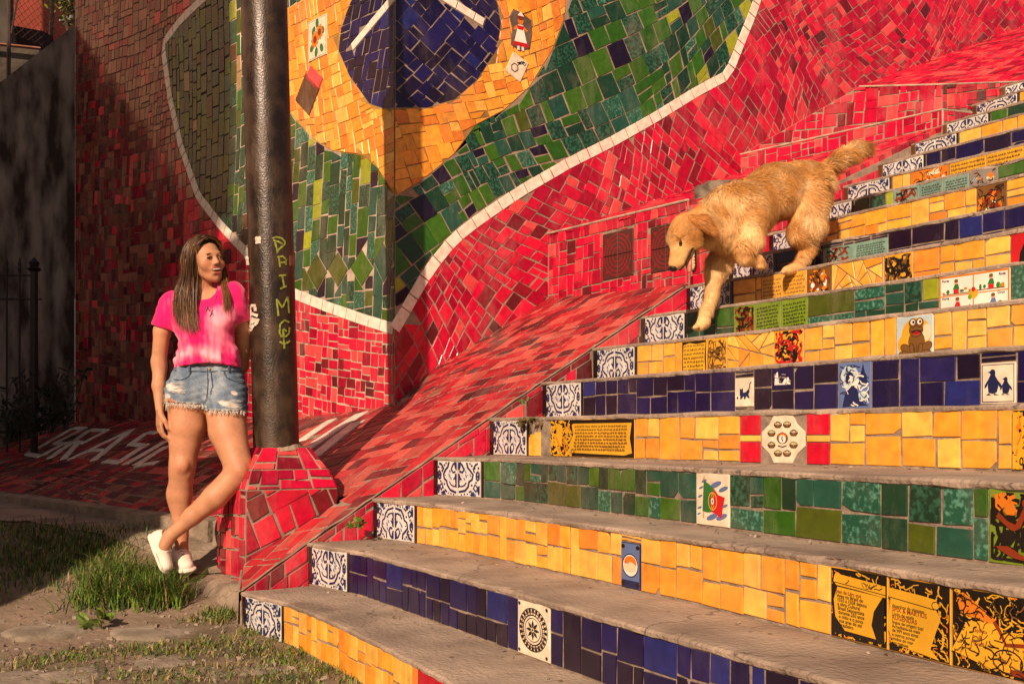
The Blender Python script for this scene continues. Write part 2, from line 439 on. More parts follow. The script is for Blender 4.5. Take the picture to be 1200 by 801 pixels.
for k in range(NSTEP):
    rng = random.Random(100+k)
    xs = [xleft(k)]
    while xs[-1] < XEND: xs.append(xs[-1]+.035)
    z = zstep(k); zp = zstep(k-1) if k else -.15
    V = []; F = []
    for x in xs:
        y = rowy(k, x); yn = (rowy(k+1, x) if k+1 < NSTEP else y+.317)+.04
        ch = max(0, noise.noise(Vector((x*6.5, k*4.7, 21)))-.30)*.05; e = .008*noise.noise(Vector((x*9, k*3.3, 0)))+.005*noise.noise(Vector((x*31, k*3.3, 5)))+ch
        e2 = .006*noise.noise(Vector((x*14, k*5.3, 9)))
        e3 = .006*noise.noise(Vector((x*5, k*7.1, 2)))
        pr = [(y, zp-.03), (y, z-.020+e2), (y-.007+e, z-.015+e2), (y-.009+e, z-.006-ch*.5), (y-.002+e*1.3, z+.000+e3*.5-ch*.3), (y+.02, z+.002+e3), (lerp(y, yn, .35), z+e3), (lerp(y, yn, .7), z+.002-e3), (yn, z+.003), (yn, zp-.03)]
        V += [(x, a, b) for a, b in pr]
    n = 10
    for i in range(len(xs)-1):
        for j in range(n-1): a = i*n+j; F.append((a, a+n, a+n+1, a+1))
    F.append(tuple(range(n))); F.append(tuple((len(xs)-1)*n+j for j in range(n-1, -1, -1)))
    STEP.append(mk('step', V, F, [M['concrete'], M['riser_mortar']], STAIR, mi=[1 if (i % (n-1) == 0 and i < (len(xs)-1)*(n-1)) else 0 for i in range(len(F))], label='%s tiled concrete step, number %d from the bottom' % (COLN[k], k+1)))
def row_x(k, px):
    a, b = -.3, XEND
    z = zstep(k)-.1
    for _ in range(30):
        m = (a+b)/2
        if proj((m, rowy(k, m), z))[0] < px: a = m
        else: b = m
        if proj((m, rowy(k, m), z))[2] < .3: b = m
    return (a+b)/2
def rowmap(k):
    def f(u, v):
        y = rowy(k, u); d = (rowy(k, u+.02)-rowy(k, u-.02))/.04
        N = Vector((d, -1, 0)).normalized()
        return Vector((u, y, v))+N*.001, N
    return f
# prints ---------------------------------------------------------
_tc = {}
def text_geo(s):
    if s not in _tc:
        c = bpy.data.curves.new('t', 'FONT'); c.body = s; c.resolution_u = 2; c.offset = .022; o = bpy.data.objects.new('t', c)
        me = o.to_mesh(); V = [(v.co.x, v.co.y) for v in me.vertices]; F = [tuple(p.vertices) for p in me.polygons]
        _tc[s] = (V, F, max([v[0] for v in V]+[.01])); o.to_mesh_clear(); bpy.data.objects.remove(o); bpy.data.curves.remove(c)
    return _tc[s]
INK = {n: mat('ink_'+n, c, .35, .1) for n, c in dict(navy=(.012,.018,.08), black=(.012,.008,.006), red=(.55,.015,.02), green=(.02,.16,.04), white=(.8,.74,.66), yellow=(.68,.35,.03),
      blue=(.10,.16,.35), sky=(.42,.55,.60), brown=(.17,.075,.02), orange=(.65,.18,.02), pink=(.75,.30,.25), maroon=(.22,.03,.01), grey=(.25,.22,.2), leaf=(.16,.30,.02), cream=(.70,.58,.38), lightgreen=(.10,.38,.12)).items()}
class Deco:
    """flat print on a tile: a, b in 0..1 over the tile rectangle"""
    def __init__(s, mb, mats, fmap, x0, z0, x1, z1, h):
        s.mb, s.mats, s.f, s.r, s.h, s.n = mb, mats, fmap, (x0, z0, x1, z1), h, 0
        s.asp = (x1-x0)/(z1-z0); s.q = None
    def P(s, a, b):
        if s.q is None:
            x0, z0, x1, z1 = s.r; A, NA = s.f(x0, z0); B, NB = s.f(x1, z0); C_, _ = s.f(x0, z1); N = (B-A).cross(C_-A).normalized()
            if N.dot(NA) < 0: N = -N
            s.q = (A, B-A, C_-A, N)
        A, U, W2, N = s.q; return A+U*a+W2*b+N*(s.h+.0003+.00003*s.n)
    def m(s, c):
        q = INK[c]
        if q not in s.mats: s.mats.append(q)
        return s.mats.index(q)
    def poly(s, c, pts):
        s.n += 1; s.mb.add([s.P(*p) for p in pts], [tuple(range(len(pts)))], s.m(c))
    def stroke(s, c, pts, w_=.04):
        s.n += 1; V = []
        for i, p in enumerate(pts):
            q0 = pts[max(0, i-1)]; q1 = pts[min(len(pts)-1, i+1)]
            dx, dy = (q1[0]-q0[0])*s.asp, q1[1]-q0[1]; l = math.hypot(dx, dy) or 1
            nx, ny = -dy/l*w_/2/s.asp, dx/l*w_/2
            V += [s.P(clamp(p[0]+nx), clamp(p[1]+ny)), s.P(clamp(p[0]-nx), clamp(p[1]-ny))]
        s.mb.add(V, [(2*i, 2*i+1, 2*i+3, 2*i+2) for i in range(len(pts)-1)], s.m(c))
    def disc(s, c, x, y, rx, ry=None, n=14, rot=0.):
        ry = ry if ry is not None else rx*s.asp
        P = []
        for i in range(n):
            t = 2*math.pi*i/n; a, b = rx*math.cos(t), ry*math.sin(t)
            P.append((clamp(x+a*math.cos(rot)-b*math.sin(rot)), clamp(y+a*math.sin(rot)+b*math.cos(rot))))
        s.poly(c, P)
    def ring(s, c, x, y, rx, ry, w_, n=18): s.stroke(c, [(x+rx*math.cos(2*math.pi*i/n), y+ry*math.sin(2*math.pi*i/n)) for i in range(n+1)], w_)
    def text(s, c, st, x, y, h, maxw=None, slope=0.):
        V, F, wd = text_geo(st); s.n += 1; k = h/.7; kx = k/s.asp
        if maxw and wd*kx > maxw: kx = maxw/wd
        s.mb.add([s.P(clamp(x+v[0]*kx), clamp(y+v[1]*k+slope*v[0]*kx)) for v in V], F, s.m(c))
    def scribble(s, c, n, rng, w_=.03, box=(.05,.05,.95,.95), ln=.12):
        for _ in range(n):
            x = rng.uniform(box[0], box[2]); y = rng.uniform(box[1], box[3]); a = rng.uniform(0, 6.3); P = [(x, y)]
            for _ in range(rng.randint(2, 4)):
                a += rng.uniform(-1, 1); x = clamp(x+math.cos(a)*ln/s.asp*rng.uniform(.5, 1), box[0], box[2]); y = clamp(y+math.sin(a)*ln*rng.uniform(.5, 1), box[1], box[3]); P.append((x, y))
            s.stroke(c, P, w_*rng.uniform(.6, 1.4))
    def lines(s, c, rng, n, box=(.06,.08,.94,.92), w_=.028, slope=0.):
        for i in range(n):
            y = lerp(box[3], box[1], (i+.5)/n); x = box[0]+rng.uniform(0, .03)
            while x < box[2]-.04:
                l = rng.uniform(.02, .06)/max(.4, s.asp)*2; P = []; q = 0
                x2 = min(x+l, box[2])
                for j in range(5): P.append((lerp(x, x2, j/4), y+slope*(x-.5)+(.35 if j % 2 else -.35)*(box[3]-box[1])/n*rng.uniform(.3, 1)))
                s.stroke(c, P, w_); x = x2+rng.uniform(.012, .03)/max(.4, s.asp)*2
def azulejo(D, flip, mir, k=0):
    rz = random.Random(k*2+mir)
    def T(P): return [((1-a) if mir else a, (1-b) if flip else b) for a, b in P]
    def st(c, P, w2): D.stroke(c, [(a+rz.gauss(0,.008), b+rz.gauss(0,.008)) for a, b in P], w2*rz.uniform(1.15, 1.6))
    for (x, y, r, s2) in ((.98,.14,.10,.13),(.99,.50,.09,.16),(.98,.70,.07,.08),(.04,.80,.08,.12),(.30,.97,.14,.06),(.03,.42,.06,.12)):
        (a, b), = T([(x, y)]); D.disc('navy', a, b, r, s2, n=9, rot=rz.uniform(-.3,.3))
    for _ in range(16): x, y = rz.random(), rz.random(); D.disc(rz.choice(('navy','navy','blue')), x, y, rz.uniform(.012,.03), rz.uniform(.012,.04), n=6, rot=rz.random()*3) if (x-.62)**2+(y-.4)**2 > .05 else None
    st('navy', T([(.93,.03),(.80,.10),(.72,.22),(.80,.33),(.93,.30)]), .045)
    st('navy', T([(.60,.03),(.55,.18),(.42,.26),(.30,.38),(.34,.52),(.47,.58),(.52,.72),(.66,.84),(.98,.90)]), .045)
    st('navy', T([(.62,.60),(.70,.70),(.86,.74),(.98,.72)]), .035)
    st('navy', T([(.04,.96),(.10,.74),(.22,.66),(.28,.78),(.18,.86),(.12,.80)]), .045)
    st('navy', T([(.06,.55),(.16,.48),(.14,.34),(.06,.28)]), .05)
    st('navy', T([(.08,.06),(.20,.10),(.30,.22),(.24,.32)]), .05)
    st('navy', T([(.34,.96),(.40,.84),(.50,.90)]), .045)
    for (x, y, r) in ((.96,.14,.05),(.92,.48,.05),(.97,.60,.05),(.86,.52,.035),(.36,.12,.04),(.44,.06,.035),(.22,.20,.03),(.16,.60,.04),(.36,.68,.04),(.30,.90,.04),(.56,.94,.03),(.70,.95,.035),(.84,.97,.03),(.05,.18,.04),(.10,.42,.03),(.40,.42,.025)):
        (a, b), = T([(x, y)]); D.disc('navy', a, b, r, n=8)
    for (x, y, r) in ((.62,.42,.035),(.70,.50,.03),(.64,.30,.03),(.2,.95,.03)):
        (a, b), = T([(x, y)]); D.disc('blue', a, b, r, r*1.9, n=8, rot=.6)
TH = .0036
def special(k, x0, x1, z0, z1, base, draw=None, step=None, edge=None, poly=None):
    """one printed tile"""
    fm = rowmap(k); mats = [base]; mb = MB()
    if draw is not None and (x1-x0) > .1:     # keep long faces following the curve
        pass
    p = poly or inset([(x0,z0),(x1,z0),(x1,z1),(x0,z1)], .002)
    V, F = tile_mesh(p, fm, TH, .0012); mb.add(V, F, 0)
    if draw:
        D = Deco(mb, mats, fm, x0+.004, z0+.004, x1-.004, z1-.004, TH+.0004); draw(D)
    mb.out('tile', mats, STEP[k])
CREAM = glaze('cream_glaze', (.74,.64,.50), .3, isl=.03, dust=.2); AZ = glaze('tin_glaze', (.60,.58,.56), .25, isl=.10, dust=.3); SCROLL = glaze('scroll_yellow_glaze', (.70,.34,.035), .3, isl=.03); PANELGREEN = glaze('panel_green_glaze', (.13,.22,.015), .3)
SEA = glaze('sea_glaze', (.16,.30,.25), .3); GREYT = glaze('grey_glaze', (.22,.19,.15), .5)
rgd = random.Random(5)
def d_medal(D):
    D.ring('black', .5, .5, .45, .40, .02, 28)
    for i in range(24):
        t = 2*math.pi*i/24; c, s_ = math.cos(t), math.sin(t)
        D.poly('black', [(.5+.30*c, .5+.27*s_), (.5+.42*math.cos(t+.1), .5+.38*math.sin(t+.1)), (.5+.44*c, .5+.395*s_), (.5+.42*math.cos(t-.1), .5+.38*math.sin(t-.1))])
        D.disc('maroon', .5+.36*math.cos(t+.13), .5+.33*math.sin(t+.13), .018, .02, 6)
    D.ring('black', .5, .5, .31, .28, .022, 24); D.ring('black', .5, .5, .25, .22, .012, 24)
    for i in range(8):
        t = 2*math.pi*i/8; D.poly('black', [(.5, .5), (.5+.12*math.cos(t-.28), .5+.11*math.sin(t-.28)), (.5+.21*math.cos(t), .5+.19*math.sin(t)), (.5+.12*math.cos(t+.28), .5+.11*math.sin(t+.28))])
    D.disc('cream', .5, .5, .05, .045); D.disc('black', .5, .5, .025, .022)
    for a, b in ((.06,.06),(.94,.06),(.06,.94),(.94,.94)): D.disc('black', a, b, .035, .035, 6)
def d_flag(D):
    for (a, b, c) in ((.10,.32,.05),(.12,.55,.05),(.08,.20,.04),(.15,.72,.05),(.62,.80,.12),(.85,.72,.1),(.8,.18,.12),(.9,.4,.06),(.5,.16,.12),(.25,.86,.06)):
        D.disc('blue', a, b, c*1.5, c*.45, 10, .3)
    D.stroke('orange', [(.23,.12),(.25,.97)], .025)
    for y in (.3,.45,.6,.75,.9): D.disc('orange', .24, y, .03, .02, 6)
    D.poly('green', [(.24,.88),(.45,.78),(.56,.72),(.50,.26),(.36,.24),(.20,.26)]); D.poly('red', [(.56,.72),(.70,.60),(.90,.56),(.84,.36),(.80,.14),(.64,.22),(.50,.26)])
    D.ring('yellow', .52, .47, .13, .17, .025); D.ring('yellow', .52, .47, .05, .14, .018); D.disc('red', .52, .47, .07, .1); D.disc('white', .52, .47, .045, .07); D.disc('blue', .52, .47, .02, .035)
def d_penguin(D):
    D.stroke('navy', [(.03,.03),(.97,.03),(.97,.97),(.03,.97),(.03,.03)], .025)
    for (x, s_) in ((.34, 1.), (.73, .68)):
        def q(P): return [(x+(a-.5)*s_*.62, .20+b*s_*.66) for a, b in P]
        D.poly('navy', q([(.30,.10),(.26,.35),(.30,.62),(.40,.80),(.36,.86),(.24,.88),(.38,.93),(.46,1.),(.60,.97),(.64,.86),(.62,.76),(.74,.58),(.78,.32),(.70,.10),(.5,.05)]))
        D.poly('navy', q([(.30,.62),(.12,.40),(.10,.26),(.2,.32),(.30,.5)])); D.poly('navy', q([(.70,.62),(.92,.40),(.96,.24),(.84,.30),(.72,.46)]))
        D.poly('navy', q([(.30,.08),(.18,.0),(.44,.0)])); D.poly('navy', q([(.56,.07),(.56,.0),(.84,.0)]))
def d_cat(D):
    D.poly('navy', [(.30,.36),(.40,.48),(.60,.50),(.72,.58),(.80,.66),(.82,.50),(.76,.42),(.84,.28),(.74,.28),(.64,.36),(.58,.24),(.50,.26),(.50,.36),(.34,.24),(.28,.26)])
    D.poly('navy', [(.26,.36),(.26,.58),(.24,.66),(.34,.60),(.44,.66),(.46,.54),(.44,.44)]); D.stroke('navy', [(.76,.56),(.82,.66),(.84,.80),(.93,.86)], .045); D.disc('navy', .13, .30, .05)
def d_frog(D):
    D.poly('sky', [(0,0),(1,0),(1,1),(0,1)]); D.disc('yellow', .55, .56, .42, .40, 20); D.disc('yellow', .3, .35, .28, .26); D.disc('cream', .84, .6, .12, .2); D.disc('leaf', .62, .16, .34, .07)
    for (x, y, a, b, r) in ((.56,.40,.22,.25,0),(.27,.24,.17,.10,-.5),(.83,.26,.17,.10,.5),(.20,.13,.14,.06,0),(.82,.13,.14,.06,0),(.44,.22,.06,.14,.2),(.66,.22,.06,.14,-.2),(.55,.68,.19,.16,0),(.46,.84,.10,.10,0),(.65,.84,.10,.10,0)):
        D.disc('black', x, y, a+.012, b+.012, 16, r); D.disc('brown', x, y, a, b, 16, r)
    for x in (.46, .65): D.disc('white', x, .86, .065, .065); D.disc('black', x+.015, .86, .032, .036)
    D.disc('black', .56, .62, .14, .055); D.disc('red', .56, .60, .11, .038); D.stroke('black', [(.40,.66),(.48,.62),(.56,.60),(.66,.62),(.73,.67)], .02)
    for x in (.49,.56,.63): D.stroke('black', [(x,.16),(x,.34)], .012)
def d_crest(D):
    for i in range(8):
        t = 2*math.pi*i/8+.4; x, y = .5+.27*math.cos(t), .5+.33*math.sin(t)
        D.disc('brown', x, y, .095, .07, 10); D.disc('cream', x, y+.02, .07, .035, 8); D.stroke('black', [(x-.09,y),(x-.05,y-.06),(x+.05,y-.06),(x+.09,y),(x-.09,y)], .014); D.stroke('leaf' if i % 2 else 'black', [(x-.05,y+.02),(x,y+.07),(x+.05,y+.02)], .02); D.stroke('grey', [(x,y),(x,y+.08)], .012)
    D.disc('brown', .5, .52, .13, .12); D.disc('orange', .5, .56, .09, .08); D.disc('white', .5, .50, .08, .09); D.stroke('black', [(.5,.56),(.49,.50),(.52,.45)], .03); D.stroke('red', [(.42,.6),(.5,.64),(.58,.6)], .02)
    D.stroke('black', [(.40,.36),(.5,.33),(.60,.36)], .018)
def d_sketch(D):
    r = random.Random(3); D.poly('blue', [(0,0),(1,0),(1,1),(0,1)]); D.disc('sky', .35, .68, .3, .28); D.disc('white', .55, .5, .25, .1, 10, .4); D.disc('sky', .8, .25, .18, .12)
    D.poly('navy', [(.12,.02),(.2,.3),(.3,.45),(.45,.5),(.6,.42),(.66,.2),(.9,.04)]); D.disc('navy', .36, .66, .14, .14); D.disc('white', .37, .64, .09, .09)
    D.poly('navy', [(.66,.5),(.66,.7),(.72,.78),(.78,.98),(.84,.78),(.9,.7),(.9,.5)]); D.scribble('navy', 34, r, .025); D.scribble('white', 16, r, .025)
def d_scribtile(bgc, inks, n, seed, w_=.035):
    def f(D):
        r = random.Random(seed)
        for c in inks: D.scribble(c, n, r, w_, ln=.16)
    return f
def d_text(n, seed, c='black', frame=False, w_=.026, slope=0.):
    def f(D):
        if frame: D.poly('black', [(0,0),(1,0),(1,1),(0,1)]); D.poly('yellow', [(.04,.1),(.3,.04),(.7,.07),(.97,.05),(.94,.5),(.98,.93),(.6,.9),(.3,.95),(.05,.9),(.02,.5)])
        D.lines(c, random.Random(seed), n, w_=w_, slope=slope)
    return f
def d_comic(seed, base='brown', cs=('orange','white','black','red')):
    def f(D):
        r = random.Random(seed); D.poly(base, [(0,0),(1,0),(1,1),(0,1)])
        for i in range(26):
            D.disc(r.choice(cs), r.uniform(.1,.9), r.uniform(.1,.9), r.uniform(.04,.13), r.uniform(.04,.13), 8, r.random()*3)
        D.scribble('black', 30, r, .03, ln=.14)
    return f
def d_child(D):
    for c, P in (('orange', [(0,0),(1,0),(1,1),(0,1)]), ('white', [(.02,.05),(.98,.05),(.98,.95),(.02,.95)])): D.poly(c, P)
    D.stroke('orange', [(.5,.05),(.5,.95)], .03); D.stroke('orange', [(.02,.5),(.98,.5)], .03); D.disc('yellow', .5, .5, .07, .13); D.disc('leaf', .45, .42, .03, .06); D.disc('red', .5, .6, .03, .06)
    r = random.Random(8)
    for (x, y) in ((.25,.70),(.75,.72),(.27,.25),(.78,.25)):
        D.disc('pink', x, y+.12, .028, .055); D.disc('brown', x, y+.16, .03, .045); D.poly(r.choice(('green','blue','red')), [(x-.05,y-.05),(x-.02,y+.08),(x+.03,y+.08),(x+.05,y-.05)]); D.poly('red', [(x-.04,y-.05),(x-.04,y-.15),(x+.04,y-.15),(x+.04,y-.05)])
        for i in range(5):
            a = x+r.choice((-1, 1))*r.uniform(.07, .2); D.disc(r.choice(('green','leaf','brown','orange')), clamp(a,.04,.96), y-.1+r.uniform(-.03,.05), r.uniform(.015,.04), r.uniform(.03,.08), 8)
        D.stroke('brown', [(x-.2,y-.16),(x+.19,y-.16)], .025)
    for x, y, t in ((.04,.86,'Flores'),(.86,.86,'Roda'),(.04,.42,'Horta'),(.84,.42,'Circo')): D.text('navy', t, x, y, .06, .11)
def d_mermaid(D):
    r = random.Random(4)
    D.scribble('black', 70, r, .05, ln=.16)
    D.poly('maroon', [(.15,.70),(.30,.58),(.42,.54),(.55,.78),(.62,.76),(.50,.50),(.38,.44),(.12,.62)]); D.disc('maroon', .62, .84, .10, .08); D.disc('black', .62, .92, .10, .05); D.poly('maroon', [(.60,.78),(.78,.60),(.98,.50),(.98,.60),(.82,.68),(.68,.80)])
    D.disc('black', .30, .36, .14, .10, 12, .4); D.disc('black', .66, .40, .12, .16); D.disc('leaf', .68, .40, .06, .10)
    D.poly('maroon', [(.10,.22),(.3,.24),(.55,.12),(.95,.2),(.98,.1),(.7,.04),(.4,.08),(.2,.16)]); D.poly('red', [(.55,.10),(.64,.17),(.76,.13),(.66,.05)])
    D.scribble('orange', 16, r, .05, (.12,.7,.45,.95))
T1 = ['Jean de Léry que', 'viveu no Brasil de', '1555 a 1558 deixou', 'a obra Cultural', 'Brasil Seiscentista', 'durante 250 anos', 'o mito e o povo', 'nos ares do sol', 'brasileiro']
T2 = ['desenhos de viajantes', 'SPIX & MARTIUS', 'Lindo de enxin', 'RUGENDAS', 'lingua de origem tupi', 'Acreditava-se mais', 'de 999 anos atras', 'e outros povos', 'vindos do mar', 'nas regioes']
def scroll_bg(D, a0=0., a1=1., roll=True):
    r = random.Random(int(a0*10)+2)
    D.poly('black', [(0,0),(1,0),(1,1),(0,1)]); D.scribble('yellow', 110, r, .020, (.02,.02,.98,.98), .07); D.scribble('orange', 20, r, .014, (.02,.02,.98,.98), .06)
def d_scroll1(D):
    scroll_bg(D, .1); D.poly('black', [(.05,.06),(.98,.05),(.98,.80),(.05,.84)]); D.poly('yellow', [(.14,.74),(.95,.70),(.80,.48),(.76,.28),(.84,.10),(.28,.12),(.10,.30),(.07,.55)])
    D.poly('yellow', [(.10,.93),(.06,.82),(.12,.76),(.5,.74),(1,.70),(1,.86),(.5,.90)]); D.stroke('black', [(.08,.80),(.5,.77),(1,.735)], .012); D.scribble('black', 10, r0, .012, (.15,.78,.95,.86), .06)
    for i, t in enumerate(T1): D.text('maroon' if i in (0,) else 'black', t, .12+.008*i, .650-.060*i, .052, .68-.010*i, -.03)
def d_scroll2(D):
    scroll_bg(D, .5); D.poly('yellow', [(.04,.72),(.80,.68),(.88,.55),(.80,.36),(.72,.14),(.86,.02),(.10,.10),(.0,.28),(.02,.5)])
    D.poly('yellow', [(0,.86),(.6,.82),(.80,.80),(.88,.72),(.80,.66),(.6,.68),(0,.72)]); D.ring('black', .80, .72, .06, .05, .012); D.stroke('black', [(0,.73),(.5,.69),(.78,.665)], .012)
    for i, t in enumerate(T2): D.text('maroon' if i in (1, 3) else 'black', t, .07, .60-.056*i, .060 if i in (1, 3) else .046, .70, -.02)
def d_scroll3(D):
    scroll_bg(D, .9); r = random.Random(12)
    D.poly('yellow', [(.0,.2),(.2,.6),(.5,.66),(.9,.5),(1,.2),(.6,.05)]); D.poly('orange', [(.06,.92),(.12,.70),(.50,.62),(.58,.68),(.16,.96)]); D.ring('black', .12, .82, .07, .10, .02); D.stroke('black', [(.12,.93),(.56,.70)], .014)
    D.poly('yellow', [(.26,.60),(.52,.56),(.50,.26),(.30,.28)]); D.text('maroon', 'Espiritu', .28, .49, .05, .2); D.text('maroon', '&', .36, .41, .05); D.text('maroon', 'Graffi', .29, .32, .05, .2)
    D.stroke('maroon', [(.55,.66),(.62,.56),(.70,.40),(.98,.44)], .05); D.disc('yellow', .72, .2, .18, .14); D.ring('black', .72, .2, .18, .14, .02); D.poly('maroon', [(.74,.05),(.95,.04),(.98,.12),(.76,.12)]); D.scribble('black', 80, r, .014, ln=.07); D.scribble('brown', 30, r, .014, ln=.06)
r0 = random.Random(2)
def d_long(seed, left=.28):
    def f(D):
        r = random.Random(seed); D.poly('black', [(0,0),(1,0),(1,1),(0,1)]); D.scribble('yellow', 90, r, .045, (.0,.0,left,.98), .13)
        D.poly('yellow', [(.05,.30),(.10,.9),(.16,.86),(.15,.3)]); D.scribble('orange', 6, r, .05, (.05,.1,left,.9)); D.poly('yellow', [(left,.86),(left+.02,.9),(.98,.90),(.96,.5),(.985,.12),(.9,.06),(left-.02,.10),(left-.03,.35),(left+.02,.6)])
        D.lines('brown', r, 8, (left+.03, .16, .95, .86), .035); D.ring('black', left+.02, .14, .02, .06, .02, 10)
    return f
def d_plaque(D):
    D.poly('blue', [(0,0),(1,0),(1,1),(0,1)]); D.poly('navy', [(.02,0),(.98,0),(.98,.16),(.02,.16)]); D.disc('white', .5, .5, .42, .26); D.disc('orange', .5, .56, .34, .16); D.disc('cream', .48, .46, .36, .12); D.text('red', 'ours', .2, .53, .07, .6)
    for a, b in ((.1,.92),(.9,.92),(.1,.08),(.9,.08)): D.disc('black', a, b, .1, .05)
    D.ring('navy', .5, .5, .42, .26, .03)
def d_frag(D): D.poly('white', [(.12,.2),(.15,.7),(.28,.85),(.34,.3),(.5,.26),(.62,.5),(.8,.55),(.9,.2)]); D.scribble('grey', 8, random.Random(3), .05, (.1,.2,.9,.7))
def d_oval(D): D.disc('grey', .5, .5, .30, .36)
def d_fishred(D): D.poly('red', [(0,0),(1,0),(1,1),(0,1)]); D.disc('orange', .8, .4, .35, .5); D.poly('black', [(.15,.05),(.3,.1),(.4,.5),(.3,.75),(.2,.5)])
def d_tealtext(D): D.lines('black', random.Random(6), 9, w_=.03, slope=.0)
def d_tealart(D): D.scribble('maroon', 26, random.Random(9), .07, ln=.2); D.scribble('black', 16, random.Random(4), .05)
def d_goldtext(D): D.poly('yellow', [(0,0),(1,0),(1,1),(0,1)]); D.lines('brown', random.Random(6), 6, (.01,.04,.99,.96), .05)
def d_greentext(seed):
    def f(D): D.lines('black', random.Random(seed), 8, w_=.03, slope=.05)
    return f
def d_greenart(D): D.scribble('maroon', 24, random.Random(5), .08, ln=.2); D.scribble('black', 24, random.Random(6), .06)
YL = dict(m=G['yellow'], w=(40, 12, 38, 3)); BL = dict(m=G['blue'], w=(40, 14, 24, 8)); GR = dict(m=G['green'], w=(12, 18, 26, 16, 14, 4, 5, 14))
PAL = {'yellow': YL, 'blue': BL, 'green': GR}
R2 = [glaze('riser_red_glaze', (.58,.004,.025))]
# panels: row -> list of (px0, px1, kind, lo, hi)   lo/hi = fraction of the tile height
PAN = {0: [(491, 1300, 'redfill')],
 1: [(608,646,d_medal,CREAM)],
 2: [(729,752,d_plaque,INK['navy'],.0,.86),(975,1043,d_scroll1,SCROLL),(1043,1117,d_scroll2,SCROLL),(1117,1215,d_scroll3,SCROLL)],
 3: [(817,856,d_flag,CREAM),(1160,1240,d_mermaid,PANELGREEN)],
 4: [(646,745,d_long(3),SCROLL),(868,892,'ecu'),(892,946,d_crest,CREAM),(946,973,'ecu'),(1187,1290,d_long(8,.1),SCROLL)],
 5: [(862,884,d_cat,CREAM,.12,.82),(905,931,d_frag,G['blue'][0],.48,1.),(983,1022,d_sketch,INK['blue']),(1150,1192,d_penguin,CREAM,.02,.80)],
 6: [(800,829,d_text(7,1,'black',True),SCROLL),(829,853,d_scribtile(0,('black','brown'),26,7),SCROLL),(855,908,'shatter'),(910,943,d_scribtile(0,('black','black','red'),24,9,.06),SCROLL),(1051,1095,d_frog,CREAM)],
 7: [(861,885,d_greenart,PANELGREEN),(885,916,d_greentext(3),PANELGREEN),(916,947,d_greentext(4),PANELGREEN),(1101,1185,d_child,CREAM),(1186,1230,'mott')],
 8: [(915,929,'one'),(893,918,d_text(7,4,'brown'),SCROLL),(918,946,d_text(7,5,'brown'),SCROLL),(946,975,d_comic(5,'brown',('orange','orange','white','maroon')),G['brown'][0]),(977,1034,'shatter'),(1037,1071,d_scribtile(0,('black','brown','black'),22,13,.07),SCROLL),(1185,1240,d_fishred,G['red'][2])],
 9: [(965,1001,d_tealart,SEA,.0,.86),(1001,1041,d_tealtext,SEA,.0,.86)],
 10: [(1145,1180,d_comic(6,'brown',('orange','orange','white','maroon')),G['brown'][0])],
 11: [(1047,1078,d_tealart,SEA),(1078,1106,d_tealtext,SEA),(1106,1136,d_tealtext,SEA),(1138,1170,d_comic(9,'grey',('grey','cream','sky','orange')),GREYT)],
 12: [(1067,1113,d_comic(7,'orange',('orange','brown','cream','maroon')),G['brown'][0]),(1113,1156,d_goldtext,SCROLL),(1156,1200,d_goldtext,SCROLL),(1200,1240,d_goldtext,SCROLL)]}
PAN[8] = PAN[8][1:]
SZ = {0: .062, 1: .085, 2: .072, 3: .105, 4: .095, 5: .10, 6: .085, 7: .115, 8: .085, 9: .12, 10: .095, 11: .12, 12: .09, 13: .14, 14: .11, 15: .11}
def fill_row(k, x0, x1, z0, z1, rng, pal, out, s):
    if x1-x0 < .006: return
    if x1-x0 < .03: raw = [[(x0,z0),(x1,z0),(x1,z1),(x0,z1)]]
    else:
        raw = []; x = x0
        while x < x1-.001:
            ww = min(x1-x, s*rng.uniform(.7, 2.6))
            if x1-x-ww < .035: ww = x1-x
            zc = z0+(z1-z0)*(rng.uniform(.40, .60)); t = rng.random()
            if ww < s*.8 and t < .45: raw.append([(x,z0),(x+ww,z0),(x+ww,z1),(x,z1)])
            elif t < .10 and ww < s*1.3: raw.append([(x,z0),(x+ww,z0),(x+ww,z1),(x,z1)])
            else:
                for (a, b) in ((z0, zc), (zc, z1)):
                    n = max(1, round(ww/s*rng.uniform(.7, 1.25))); c = [0]+sorted((i+rng.uniform(-.25, .25))/n for i in range(1, n))+[1]
                    for i in range(n):
                        if rng.random() < .10 and (b-a) > .05 and pal is not BL:
                            q = lerp(a, b, rng.uniform(.35, .65)); cells = ((a, q), (q, b))
                        else: cells = ((a, b),)
                        for (p, q) in cells: raw.append([(x+ww*c[i],p),(x+ww*c[i+1],p),(x+ww*c[i+1],q),(x+ww*c[i],q)])
            x += ww
    fm = rowmap(k)
    for q in raw:
        q = [(a+rng.uniform(-1, 1)*.0025 if x0+.002 < a < x1-.002 else a, b+rng.uniform(-1, 1)*(.003 if z0+.002 < b < z1-.002 else .0018)) for a, b in q]
        p = inset(q, rng.uniform(.0030, .0046))
        if len(p) < 3 or abs(area(p)) < .00008: continue
        if rng.random() < .07:   # a chipped corner
            i = rng.randrange(len(p)); a = p[i]; b = p[i-1]; c = p[(i+1) % len(p)]
            p = p[:i]+[(lerp(a[0],b[0],.2), lerp(a[1],b[1],.2)), (lerp(a[0],c[0],.25), lerp(a[1],c[1],.25))]+p[i+1:]
        V, F = tile_mesh(p, fm, TH*rng.uniform(.7, 1.15), .0014, tilt=(rng.uniform(-1, 1)*.015, rng.uniform(-1, 1)*.02))
        out.append((V, F, pick(rng, pal['m'], pal['w'])))
